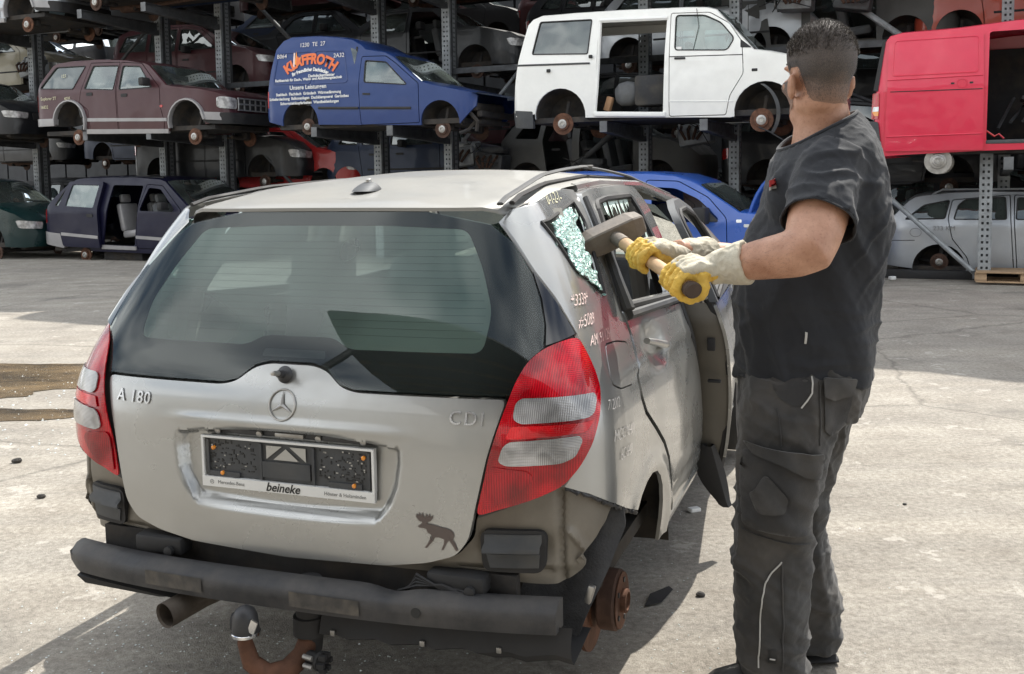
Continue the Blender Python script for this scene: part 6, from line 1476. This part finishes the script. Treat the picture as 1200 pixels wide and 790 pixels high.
v.on('dark_shade_sheet', [(.2, .3), (.2, 1.6), (3.0, 1.6), (3.0, .3)], 'dark_interior', -.09, .02, .2, sg=1); v.on('dark_shade_sheet', [(.2, .3), (.2, 1.6), (1.3, 1.6), (1.3, .3)], 'dark_interior', -.09, .02, .2)  # dark sheets added so the open interior reads as shade
# ---- violet minivan on the ground --------------------------------------------
u0, z0 = -10.45, .05
prof = [(-.05, .40, 'r'), (-.08, .52, 'r'), (.05, .62, 'r'), (.10, 1.0, 'r'), (.24, 1.15, 'g'), (.60, 1.46, 'r'), (.80, 1.54, 'r'), (1.0, 1.56, 't'), (1.7, 1.565, 't'), (2.4, 1.55, 't'), (2.95, 1.51, 't'), (3.10, 1.47, 'w'), (3.80, .96, 'h'), (4.2, .86, 'h'), (4.55, .74, 'h'), (4.68, .62, 'f'), (4.74, .44, 'f'), (4.72, .22, 'f')]
v = Veh('minivan', 'dark violet minivan with an open sliding door standing on the yard at left', 'car', u0, .2, z0, .95, prof, [(4.6, .16), (3.3, .10), (1.3, .13), (.45, .22), (.1, .24)], 'p_violet', [(.90, .22, .36), (3.85, .17, .37)], rr=.3, rf=.6, tum=.20, zb=.90)
q0 = rounded([(.32, 1.02), (.56, 1.38), (.66, 1.38), (.66, 1.0)], .03); op = rounded([(1.60, .26), (1.72, .9), (1.80, 1.42), (2.58, 1.40), (2.42, .25)], .05); wf = rounded([(2.56, .92), (2.72, 1.36), (3.02, 1.33), (3.42, .96), (3.40, .90)], .05); fdv = rounded([(2.46, .20), (2.50, .86), (2.66, 1.43), (3.06, 1.40), (3.60, .94), (3.58, .55), (3.45, .30), (3.42, .18)], .04)
v.body([(q0, 'glass_green'), (wf, None)], [fdv], open_=[op], far_windows=[wf])
sd = v.on('sliding_door', rounded([(.62, .22), (.55, .55), (.50, .98), (.70, 1.50), (1.62, 1.48), (1.56, .98), (1.58, .5), (1.60, .20)], .05), 'p_violet', .09, .06, .08, holes=[rounded([(.70, 1.02), (.80, 1.44), (1.52, 1.42), (1.45, .98)], .04)])
v.on('window', rounded([(.68, 1.0), (.79, 1.45), (1.54, 1.43), (1.47, .97)], .04), 'glass_green', .07, .006, parent=sd); v.on('grey_moulding', [(.60, .50), (1.57, .44), (1.57, .38), (.60, .44)], 'p_cladding', .10, .02, parent=sd); v.on('door_handle', rounded([(1.30, .80), (1.46, .80), (1.46, .86), (1.30, .87)], .03), 'rubber', .10, .02, parent=sd)
v.on('rear_bumper', rounded([(-.12, .52), (.60, .46), (.58, .18), (.05, .26), (-.08, .36)], .05), 'p_cladding', .03, .10); v.on('door_moulding', [(2.47, .45), (3.50, .40), (3.50, .34), (2.47, .39)], 'p_cladding', .012, .02); v.on('tail_lamp', rounded([(.0, .68), (.02, .95), (.10, .95), (.09, .68)], .02), 'red_lens_plain', .006, .02)
v.on('sill_step', [(1.56, .26), (2.46, .24), (2.46, .17), (1.58, .18)], 'p_cladding', .03, .12)
v.hubs([(1.02, .05), (3.85, .04)], .14); v.seats([1.85], .42, m='p_cladding', ys=(-.45, .35)); v.seats([2.75], .42); v.mirror(3.25, .98)
b = MB(); b.box((1.4, 0, 1.60), (.7, .9, .02), bev=.008); b.tube([(1.3, -.62, 1.57), (2.9, -.62, 1.55)], .014, 6); b.box((2.35, -.45, 1.585), (.35, .3, .03), bev=.01); b.build('roof_rack', 'rubber', v.t)
b = MB(); b.box((1.9, -.5, -.0+.03), (1.0, .5, .16), bev=.02); b.build('support_block', 'underbody', v.t)

# ---- silver estate behind the short post --------------------------------------
u0, z0 = 5.36, .0
prof = [(-.0, .22, 'r'), (-.02, .40, 'r'), (.03, .60, 'r'), (.10, .80, 'g'), (.36, 1.08, 'r'), (.44, 1.13, 'r'), (.55, 1.155, 't'), (.9, 1.19, 't'), (1.4, 1.205, 't'), (2.0, 1.19, 't'), (2.45, 1.13, 't'), (2.6, 1.09, 'w'), (3.2, .80, 'h'), (3.6, .74, 'h'), (4.1, .64, 'h'), (4.3, .52, 'f'), (4.34, .30, 'f'), (4.32, .10, 'f')]
v = Veh('estate_car', 'silver estate car without wheels behind the short rack post at right', 'car', u0, 1.0, z0, .86, prof, [(4.2, .06), (3.2, .06), (1.2, .10), (.42, .13), (.08, .17)], 'p_silver', [(.77, .13, .35), (3.45, .13, .35)], rr=.35, rf=.5, tum=.20, zb=.72)
wa = rounded([(.30, .82), (.56, 1.03), (.90, 1.10), (.84, .83)], .04); wb = rounded([(.94, .82), (1.0, 1.03), (1.10, 1.11), (1.60, 1.14), (1.62, .82)], .04); wc = rounded([(1.72, .82), (1.74, 1.13), (2.3, 1.09), (2.78, .83)], .04)
d1 = rounded([(.87, .84), (.92, 1.10), (1.66, 1.165), (1.67, .80), (1.72, .10), (1.18, .10), (1.12, .30), (.93, .55)], .04); d2 = rounded([(1.70, .80), (1.70, 1.165), (2.4, 1.12), (2.95, .80), (2.98, .4), (2.92, .10), (1.75, .10)], .04)
v.body([(wa, 'glass_dark'), (wb, 'glass_dark'), (wc, 'glass_dark')], [d1, d2])
v.hubs([(.77, .22)], .12, 'rust_dark'); v.on('tail_lamp', rounded([(-.02, .62), (.04, .72), (.14, .68), (.10, .60)], .02), 'red_lens_plain', .006, .02)
v.strip('roof_rail', [(.66, 1.17), (.80, 1.24), (2.1, 1.24), (2.2, 1.18)], .014, 'p_silver', -.03); v.strip('bumper_seam', [(.0, .52), (.45, .53)], .005, 'rubber', .002)
v.text('233 KM', 1.13-.30, .70, .09, 'print_grey'); b = MB(); P = v.smap(-1, .003)([(.46+.075*math.cos(a), .64+.06*math.sin(a)) for a in np.linspace(0, 6.283, 20)]); b.tube([tuple(p) for p in P], .004, 4); b.build('marker_ring', 'print_grey', v.t)
v.seats([1.2, 2.1], .25)
b = MB(); b.box((1.6, 0, .04), (2.2, 1.3, .10)); b.build('support_block', 'underbody', v.t)
# ---- royal blue van in front of the rack -----------------------------------------
u0, z0 = .25, .0
prof = [(-.03, .25, 'r'), (.0, .6, 'r'), (.05, 1.1, 'r'), (.14, 1.45, 'r'), (.26, 1.52, 't'), (1.2, 1.54, 't'), (2.2, 1.52, 't'), (2.6, 1.48, 't'), (2.85, 1.40, 't'), (2.95, 1.35, 'w'), (3.50, .99, 'h'), (3.9, .95, 'h'), (4.4, .84, 'h'), (4.7, .68, 'f'), (4.76, .45, 'f'), (4.74, .25, 'f')]
v = Veh('delivery_van', 'royal blue delivery van with raised bonnet behind the silver hatchback roof', 'van', u0, -1.0, z0, .88, prof, [(4.6, .18), (3.6, .20), (1.0, .2), (.2, .22)], 'p_royal', [(.72, .28, .36), (4.15, .34, .38)], rr=.25, rf=.6, tum=.16, zb=.85)
wf = rounded([(2.31, .86), (2.28, 1.34), (2.62, 1.32), (2.95, 1.17), (3.22, .92), (3.22, .86)], .06); fdv = rounded([(2.19, .22), (2.17, 1.0), (2.20, 1.44), (2.66, 1.42), (3.08, 1.20), (3.34, .92), (3.36, .22)], .05)
v.body([(wf, None)], [fdv], far_windows=[rounded([(2.31, .95), (2.30, 1.34), (2.62, 1.32), (2.95, 1.10), (3.0, .95)], .06)])
v.on('window_corner', [(3.0, .87), (3.0, 1.10), (3.23, .87)], 'dull_plastic', -.01, .006); v.mirror(3.02, .92, 1.5)
for x in (3.50, 3.60): v.on('side_indicator', rounded([(x-.035, .90-(x-3.5)*.6), (x+.035, .90-(x-3.5)*.6), (x+.035, .86-(x-3.5)*.6), (x-.035, .86-(x-3.5)*.6)], .012), 'clear_lens', .006, .01)
v.hubs([(.72, .22), (4.15, .22)], .13); v.seats([2.2], .45)
b = MB(); rows = [[(3.62+.62*t-.10*math.sin(t*3), y, .98+.62*t+.10*math.sin(t*3)) for y in np.linspace(-.80, .72, 7)] for t in np.linspace(0, 1, 8)]
loft('open_bonnet', rows, 'p_royal', v.t); b.tube([rows[i][0] for i in range(8)], .022, 6); b.tube([rows[-1][i] for i in range(7)], .02, 6); b.build('bonnet_edge', 'p_royal', v.t)

# ---- simple kinds for the crowd in the rack ---------------------------------------
def gen(kind, name, label, paint_, u, vv, z, group=None, opened=False, bare=False):
    K = {
     'sedan': ([(-.02, .22, 'r'), (-.03, .45, 'r'), (.03, .75, 'r'), (.10, .92, 't'), (.75, .96, 'g'), (1.35, 1.30, 't'), (1.6, 1.37, 't'), (2.2, 1.38, 't'), (2.6, 1.34, 't'), (2.75, 1.30, 'w'), (3.35, .92, 'h'), (3.7, .88, 'h'), (4.2, .76, 'h'), (4.42, .62, 'f'), (4.48, .42, 'f'), (4.46, .18, 'f')],
               [(.80, .22, .35), (3.55, .22, .35)], [[(1.05, .92), (1.45, 1.24), (1.65, 1.29), (2.05, 1.30), (2.05, .90)], [(2.12, .90), (2.12, 1.30), (2.55, 1.27), (3.02, .90)]], [[(1.2, .18), (1.15, .5), (1.0, .9), (1.5, 1.33), (2.08, 1.34), (2.08, .16)], [(2.10, .16), (2.10, 1.34), (2.62, 1.31), (3.15, .9), (3.15, .16)]], .86),
     'hatch': ([(-.02, .25, 'r'), (-.02, .5, 'r'), (.03, .80, 'r'), (.08, .95, 'g'), (.42, 1.32, 't'), (.6, 1.38, 't'), (1.2, 1.43, 't'), (1.9, 1.41, 't'), (2.3, 1.33, 'w'), (2.95, .97, 'h'), (3.3, .91, 'h'), (3.7, .78, 'h'), (3.85, .62, 'f'), (3.9, .42, 'f'), (3.88, .2, 'f')],
               [(.62, .22, .34), (3.12, .22, .34)], [[(.38, 1.0), (.58, 1.27), (.9, 1.33), (.85, .98)], [(.95, .98), (1.0, 1.34), (1.55, 1.35), (1.55, .95)], [(1.63, .95), (1.63, 1.35), (2.05, 1.32), (2.6, .95)]], [[(.98, .18), (.95, .5), (.88, .95), (.95, 1.37), (1.59, 1.39), (1.59, .16)], [(1.61, .16), (1.61, 1.39), (2.15, 1.36), (2.75, .95), (2.75, .16)]], .84),
     'mpv': ([(-.02, .25, 'r'), (-.03, .5, 'r'), (.02, 1.0, 'g'), (.25, 1.45, 't'), (.5, 1.53, 't'), (1.5, 1.60, 't'), (2.3, 1.55, 't'), (2.6, 1.48, 'w'), (3.5, 1.02, 'h'), (3.9, .92, 'h'), (4.3, .75, 'f'), (4.4, .45, 'f'), (4.38, .2, 'f')],
             [(.80, .24, .36), (3.60, .24, .36)], [[(.30, 1.05), (.45, 1.40), (1.1, 1.47), (1.1, 1.03)], [(1.2, 1.0), (1.2, 1.47), (1.95, 1.48), (1.95, .98)], [(2.05, .98), (2.05, 1.47), (2.5, 1.42), (3.1, .98)]], [[(1.15, .2), (1.15, 1.52), (2.0, 1.53), (2.0, .18)], [(2.02, .18), (2.02, 1.53), (2.6, 1.46), (3.3, .98), (3.2, .18)]], .90)}[kind]
    prof, ar, wins, doors, Wd = K
    t = Veh(name, label, 'car', u, vv, z, Wd, prof, [(prof[-1][0]-.1, .17), (3., .15), (1.2, .15), (.2, .2)], paint_, ar, group=group, tum=.2, zb=.9)
    wins = [rounded(w, .04, 3) for w in wins]; doors = [rounded(d, .04, 3) for d in doors]
    if bare: t.body([(w, None) for w in wins[:1]], [], open_=[offset_poly(d, -.06) for d in doors], h=.12, far_windows=wins)
    elif opened: t.body([(w, 'glass_dark') for w in wins[:-1]], [d for d in doors[:-1]], open_=[offset_poly(doors[-1], -.04)], h=.12, far_windows=wins)
    else: t.body([(w, 'glass_dark') for w in wins], doors, h=.12, far_windows=wins)
    t.hubs([(a[0], a[1]-.14) for a in ar], .14, 'rust_dark'); t.seats([doors[0][0][0]+.45, doors[1][0][0]+.5], .35)
    xf = prof[-2][0]; zf_ = prof[-3][1]
    if not bare:
        for s_ in (-1, 1): t.onf('headlamp', rounded([(s_*Wd*.97, zf_+.03), (s_*Wd*.50, zf_-.01), (s_*Wd*.52, zf_-.13), (s_*Wd*.94, zf_-.11)], .03), 'lens_grey', xf, .012)
        t.onf('grille', rounded([(-Wd*.4, zf_-.02), (Wd*.4, zf_-.02), (Wd*.36, zf_-.16), (-Wd*.36, zf_-.16)], .03), 'rubber', xf, .010)
        t.on('tail_lamp', rounded([(-.01, .60), (.02, .78), (.14, .80), (.12, .62)], .02), 'red_lens_plain', .006, .02)
    for d in doors: x_ = d[0][0]+.12; t.on('door_handle', [(x_, .80), (x_+.16, .80), (x_+.16, .76), (x_, .76)], 'rubber', .012, .02)
    if not bare: t.strip('side_moulding', [(1.1, .48), (3.1, .48)], .02, 'rubber', .004, (.5, 1)); t.mirror(doors[1][2][0]+.35, .95)
    b = MB(); b.tube([(.1, .3, .16), (1.2, .25, .12), (3.0, .1, .14)], .035, 6); b.lathe([(.08, 0), (.09, .05), (.09, .45), (.08, .5)], (.35, .35, .15), (1, 0, 0), 12); b.build('exhaust', 'rust_dark', t.t)
    b = MB(); b.box((prof[-1][0]-.65, 0, .28), (.55, .7, .35), bev=.08); b.box((prof[-1][0]-.3, 0, .16), (.12, 1.3, .08), bev=.02); b.tube([(prof[-1][0]-.8, -.6, .1), (prof[-1][0]-.7, 0, .08), (prof[-1][0]-.8, .6, .1)], .03, 6); b.build('engine_underside', 'underbody', t.t)
    return t
def copy_thing(root, label, u, vv, z, W_, paint_old=None, paint_new=None, flip=False, skip=(), group=None, tilt=0.):
    r = root.copy(); COL.objects.link(r); r['label'] = label
    if group: r['group'] = group
    elif 'group' in r.keys(): del r['group']
    L_ = 4.3
    r.location = rw(u+(L_ if flip else 0), vv+W_, z); r.rotation_euler = (0, tilt, RZ+(math.pi if flip else 0))
    mo = M.get(paint_old) if paint_old else None
    def rec(src, dst):
        for ch in src.children:
            if ch.name.split('.')[0] in skip: continue
            c = ch.copy(); COL.objects.link(c); c.parent = dst
            if mo and len(c.data.materials) and c.data.materials[0] == mo:
                c.material_slots[0].link = 'OBJECT'; c.material_slots[0].material = M[paint_new]
            rec(ch, c)
    rec(root, r); return r
off_roader = bpy.data.objects['off_roader']; white_van = bpy.data.objects['white_van']; minivan = bpy.data.objects['minivan']; panel_van = bpy.data.objects['panel_van']
GR_ = 'scrap cars stored in the rack'
R2 = 2.95; R3 = 5.75; R4 = 8.6
# near side, ground and level one
g_sedan = gen('sedan', 'saloon_car', 'dark green saloon car parked nose first at the left edge of the yard', 'p_green', -15.05, -.15, .05)
g_sedan.t.scale = (1, 1, 1.14)
gh = gen('sedan', 'saloon_car', 'black stripped saloon on the rack left of the maroon off roader', 'p_black', -15.6, .1, 2.36, GR_, opened=True)
# far side seen through the gaps
g_mpv = gen('mpv', 'people_carrier', 'wine red people carrier standing deep in the rack behind the maroon off roader', 'p_wine', -11.35, R2, 3.38, GR_)
g_big = gen('sedan', 'saloon_car', 'black saloon with its front door missing behind the blue panel van', 'p_black', -5.62, R2, 3.45, GR_, opened=True)
g_hat = gen('hatch', 'hatchback', 'orange red hatchback standing in the rack above the red van', 'p_orange', 5.68, R2, 3.42, GR_)
g_bare = gen('hatch', 'bare_body_shell', 'stripped grey body shell without doors under the white van', 'p_primer', -1.65, R2, 1.22, GR_, bare=True)
cs = lambda src, label, u, vv, z, pn, flip=False, **k: copy_thing(src.t if hasattr(src, 't') else src, label, u, vv, z, src.W if hasattr(src, 'W') else k.pop('W', .88), src.p if hasattr(src, 'p') else k.pop('po', None), pn, flip, group=GR_, **k)
cs(g_hat, 'bright red hatchback under the rear half of the blue panel van', -8.7, R2, 1.20, 'p_brightred')
cs(g_sedan, 'black saloon with bright headlamps under the tail of the blue panel van', -10.3, R2-.5, 1.40, 'p_black')
cs(g_hat, 'dark blue hatchback under the nose of the blue panel van', -5.6, R2, 1.22, 'p_navy')
cs(g_hat, 'silver hatchback seen through the side opening of the white van', .32, R2, 3.38, 'p_silver')
cs(off_roader, 'pale silver off roader at the top left corner of the picture', -14.45, .0, 4.62, 'p_silver', W=.88, po='p_maroon', skip=('lettering',))
cs(g_sedan, 'dark navy saloon above the maroon off roader, only its underside in view', -9.55, .1, 4.86, 'p_navy')
cs(g_mpv, 'dark people carrier above the blue panel van, only its underside in view', -4.9, .1, 4.86, 'p_dark')
cs(g_hat, 'black hatchback above the white van, only its underside in view', -.1, .1, 4.80, 'p_black')
cs(g_sedan, 'blue grey saloon above the head of the man, only its sill in view', 3.9, .2, 4.76, 'p_bluegrey')
cs(g_mpv, 'charcoal people carrier in the rack between the white van and the red van', 4.9, R3, 3.3, 'p_dark')
cs(g_sedan, 'charcoal saloon deep in the rack beside the black saloon', -9.8, R3, 3.95, 'p_dark')
cs(g_hat, 'tan hatchback deep in the rack above the left end of the off roader', -16.9, R2, 3.72, 'p_tan')
cs(g_sedan, 'blue grey saloon tail showing at the far left of the rack', -19.0, R3, 3.4, 'p_bluegrey', flip=True)
cs(g_hat, 'dark hatchback with a red tail lamp left of the white van roof', -2.3, R3, 4.05, 'p_dark')
cs(g_mpv, 'dark people carrier deep under the white van', 2.6, R2, 1.15, 'p_black')
cs(g_sedan, 'dark saloon deep in the rack right of the white van', 2.0, R3, 1.2, 'p_dark')
cs(g_sedan, 'black saloon deep in the rack beside the grey brace', 3.2, R3-.3, 2.35, 'p_black')
cs(g_hat, 'dark hatchback deep in the rack under the red van', 7.1, R2, 1.30, 'p_dark')
cs(g_hat, 'navy hatchback deep in the rack beside the red van', 9.8, R2, 3.40, 'p_navy')
cs(g_bare, 'grey body shell deep in the rack left of the red van', 2.4, R2, 2.3+1.1, 'p_primer')
# the rest of the store, hardly told apart
paints = ['p_dark', 'p_black', 'p_navy', 'p_dark', 'p_wine', 'p_black', 'p_bluegrey', 'p_dark']
cname = {'p_dark': 'charcoal', 'p_black': 'black', 'p_navy': 'navy', 'p_wine': 'claret', 'p_bluegrey': 'slate'}
srcs = [(g_sedan, 'saloon'), (g_mpv, 'people carrier'), (g_hat, 'hatchback')]
r5 = random.Random(21); n = 0
def bay(u):
    for lim, nm in ((-18.5, 'far outside the left edge'), (-14, 'outside the left edge'), (-9.5, 'behind the off roader'), (-6.5, 'left of the advert van'), (-3, 'behind the advert van'), (.5, 'left of the white van'), (4.5, 'behind the white van'), (7.5, 'behind the red van'), (99, 'right of the red van')):
        if u < lim: return nm
def crowd(us, vv, zs, row):
    global n
    for z in zs:
        for u in us:
            uu = u+(r5.uniform(-.35, .35) if z < 7.1 else 0); s_, kn = srcs[n % 3]; pn = paints[(n*5+int(z*3)) % 8]
            lv = 'on the ground' if z < .5 else 'at mid height' if z < 3.6 else 'high up' if z < 5.2 else 'near the top' if z < 6.5 else 'topmost'
            cs(s_, '%s %s %s, %s, %s' % (cname[pn], kn, lv, row, bay(u+1.5)), uu, vv, z+r5.uniform(-.05, .1), pn, flip=r5.random() < .4); n += 1
crowd([-19.6, -15.1, -10.5, -5.9, -1.2, 3.5, 8.2], R2, [.05], 'far side of first rack')
crowd([-20, -15.2, -10.6, -5.9], R3, [.05, 2.0], 'second rack')
crowd([-1.2, 3.4, 8.1], R3, [.05], 'second rack')
crowd([-22, -17.4, -12.8, -8.2, -3.6, 1., 5.6, 10.2], R4, [.05, 2.35, 4.7], 'third rack')
crowd([-20, -15.2, -10.6, -5.9, -1.2, 3.4, 8.1], R3, [5.4, 7.6], 'second rack')  # upper rows, here and below, added as cover against light in the rack
crowd([-20, -15.2, -10.6, -5.9, -1.2, 3.4, 8.1], R2, [5.65, 7.75], 'far side of first rack')
crowd([-15.8, -11.35, -6.9, -2.45, 2.0, 6.45, 10.9], .1, [7.15], 'near side of first rack')  # unseen top row, closed up so no sunlight leaks through
crowd([8.4], .1, [4.75], 'near side of first rack')
# loose engines and parts lying on the decks
def engine(u, vv, z, label, seed, m='galv_dark'):
    q = random.Random(seed); t = rackthing('scrap_engine', label, 'engine', u, vv, z, 'loose engines on the rack decks')
    b = MB(); b.box((0, 0, .28), (.55, .42, .36), Matrix.Rotation(q.uniform(-.2, .2), 3, 'Y'), .04); b.box((.05, 0, .50), (.46, .26, .12), Matrix.Rotation(q.uniform(-.1, .3), 3, 'X'), .03); b.build('block', m, t)
    b = MB()
    for k in range(4): b.tube([(-.2+.13*k, -.20, .40), (-.2+.13*k, -.30, .34), (-.1+.06*k, -.33, .18)], .025, 8)
    b.build('manifold', 'rust_dark', t)
    for k in range(3): b = MB(); b.lathe([(.03, 0), (.06+.02*q.random(), .005), (.07, .03), (.03, .035)], (-.29, q.uniform(-.14, .14), q.uniform(.16, .44)), (-1, 0, 0), 18); b.build('pulley', 'steel', t)
    b = MB()
    for k in range(6):
        p = Vector((q.uniform(-.3, .3), q.uniform(-.3, -.1), q.uniform(.2, .6))); b.tube([p, p+Vector((q.uniform(-.2, .2), -.08, q.uniform(-.1, .15))), p+Vector((q.uniform(-.4, .4), -.1, q.uniform(-.3, .2)))], .009, 6)
    b.build('hose', 'rubber', t)
for i, (u, vv, z, l) in enumerate(((-12.3, .3, 2.9, 'loose engine on the deck at the left edge of the picture'), (-2.2, 2.75, 1.62, 'loose engine in the dark under the nose of the blue panel van'), (-1.6, 2.7, 1.5, 'loose engine beside the stripped body shell'), (3.9, 2.6, 4.0, 'loose engine on the deck beside the head of the man'), (4.8, 2.4, 3.9, 'loose engine behind the grey brace at the top right'), (2.3, 2.5, 1.9, 'loose engine in the dark under the front of the white van'), (4.6, 2.2, 1.75, 'loose engine on the deck right of the shoulder of the man'), (-13.3, 2.6, 3.9, 'loose engine above the left end of the maroon off roader'), (.4, 2.5, 1.25, 'loose engine under the step of the white van'))): engine(u, vv, z, l, 50+i, 'galv' if i % 2 else 'galv_dark')
# dark wall added far behind the racks to block the sky between them
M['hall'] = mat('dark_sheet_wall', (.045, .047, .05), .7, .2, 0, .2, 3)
t = rackthing('added_dark_wall', 'dark sheet metal wall added far behind the racks so no sky shows through', 'building', -4, 12.5, 0)
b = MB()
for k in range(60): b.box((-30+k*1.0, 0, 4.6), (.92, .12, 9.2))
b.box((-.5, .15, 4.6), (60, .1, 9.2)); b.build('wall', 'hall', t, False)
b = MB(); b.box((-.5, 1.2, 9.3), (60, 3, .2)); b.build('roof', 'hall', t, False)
# ------------------------------------------------------------------ open shed roof behind the photographer (seen mirrored in the rear window)
M['canopy_sheet'] = mat('shed_roof_sheet', (.05, .05, .05), .6, .3, 0, .2, 3)
M['purlin'] = mat('shed_purlin_wood', (.22, .14, .06), .7, 0, 0, .3, 4)
t = rackthing('open_shed', 'open shed with wooden purlins behind the photographer, mirrored in the rear window', 'building', 2.1, -16.3, 0)
b = MB(); b.box((10.5, -6.2, 5.75), (21.5, 13.4, .06)); b.build('roof_sheet', 'canopy_sheet', t, False)  # roof made larger than mirrored, to block sky light round the car
for k in range(16):
    b = MB(); b.box((10.5, -12.6+k*.82, 5.62), (21.3, .07, .14)); b.build('purlin', 'purlin', t, False)
for x in (.2, 2.6, 5.4, 8.2, 11.0, 14.5, 18, 21):
    b = MB(); b.tube([(x, -.0, 5.5), (x, .0, 0)], .07, 8) if x in (.2, 11.0, 21) else None; b.tube([(x, .3, 5.48), (x, -12.8, 5.48)], .05, 6); b.tube([(x, .3, 5.5), (x, -6, 4.9), (x, -12.8, 5.4)], .025, 6); b.build('truss', 'galv_dark', t)
# ------------------------------------------------------------------ glass crumbs and grit on the yard
M['crumb'] = mat('glass_crumbs', (.70, .74, .72), .2, 0, .5, .2, 40)
r7 = random.Random(9); b = MB()
def crumb(x, y, s):
    a = r7.uniform(0, 6.28); c, q = math.cos(a)*s, math.sin(a)*s; h = s*r7.uniform(.5, 1.1)
    b.add([(x+c, y+q, .001), (x-q, y+c, .001), (x-c, y-q, .001), (x+q, y-c, .001), (x+c*.3, y, h)], [(0, 1, 4), (1, 2, 4), (2, 3, 4), (3, 0, 4)])
for _ in range(900):
    u, w = r7.gauss(0, .55), r7.gauss(0, .35); crumb(-.95+u, 2.95+w, r7.uniform(.0015, .005))
for _ in range(350): crumb(.35+r7.gauss(0, .35), 3.0+r7.gauss(0, .8), r7.uniform(.0015, .004))
for _ in range(260): crumb(r7.uniform(-4.6, -2.4), r7.uniform(5.4, 8.0), r7.uniform(.004, .012))
for _ in range(500): crumb(r7.uniform(-3, 3), r7.uniform(2.7, 7), r7.uniform(.001, .0035))
o = b.build('glass_crumbs', 'crumb', None, False); tag(o, 'white glass crumbs scattered over the concrete round the car', 'glass crumbs', None, 'stuff')
M['grit'] = mat('dark_grit', (.06, .055, .05), .9)
def stone(px_, py_, r, label):
    t = MB(); ell(t, (0, 0, r*.4), (r, r*.8, r*.55), None, 5)
    t.V = [v*(1+.25*mnoise.noise(v*60)) for v in t.V]; o = t.build('lump', 'grit', None, False); o.location = (px_, py_, 0); tag(o, label, 'debris')
for x, y, r, l in ((-2.67, 5.3, .028, 'dark lump below the small puddle, the biggest one'), (-2.55, 4.62, .020, 'dark lump on the concrete left of the left tail lamp'), (-2.25, 4.68, .022, 'dark crumb nearest to the left tail lamp'), (-2.1, 5.9, .014, 'tiny dark crumb right of the puddle tip'), (1.74, 4.4, .010, 'small dark pebble on the concrete right of the knee of the man'), (.65, 3.45, .018, 'dark chip between the car and the legs of the man')): stone(x, y, r, l)
b = MB(); b.add([(.44, 3.36, .006), (.50, 3.38, .010), (.56, 3.50, .006), (.55, 3.53, .006), (.47, 3.45, .012)], [(0, 1, 4), (1, 2, 3), (1, 3, 4)]); o = b.build('rubber_scrap', 'rubber', None, False); tag(o, 'thin black rubber scrap on the ground beside the brake drum', 'scrap')
b = MB(); b.box((0, 0, .01), (.05, .035, .018), Matrix.Rotation(.4, 3, 'Z'), .004); o = b.build('paper_scrap', 'white_plastic', None, False); o.location = (.79, 4.35, 0); tag(o, 'small white scrap on the ground by the open door', 'litter')
b = MB(); b.box((0, 0, .03), (.09, .07, .05), Matrix.Rotation(.4, 3, 'Z'), .012); o = b.build('paper_scrap', 'white_plastic', None, False); o.location = rw(5.55, .55, 0); tag(o, 'white crumpled scrap on the ground before the silver estate car', 'litter')

M['hall_wall'] = mat('pale_hall_wall', (.42, .41, .38), .7, 0, 0, .12, 2)
t = rackthing('added_pale_hall', 'long pale hall added behind the photographer to screen low sky and bounce sunlight', 'building', 4, -36, 0)  # unseen hall, added to hide the low sky and bounce sunlight
b = MB()
for k in range(24): b.box((-24+2*k+1, 0, 3.6), (1.96, .2, 7.2))
b.build('wall', 'hall_wall', t, False); b = MB(); b.box((0, -5, 7.3), (50, 11, .3)); b.build('roof', 'hall', t, False)
for k in range(5): b = MB(); b.box((-18+9*k, .12, 2.1), (3.6, .08, 4.2)); b.build('gate', 'hall', t, False)
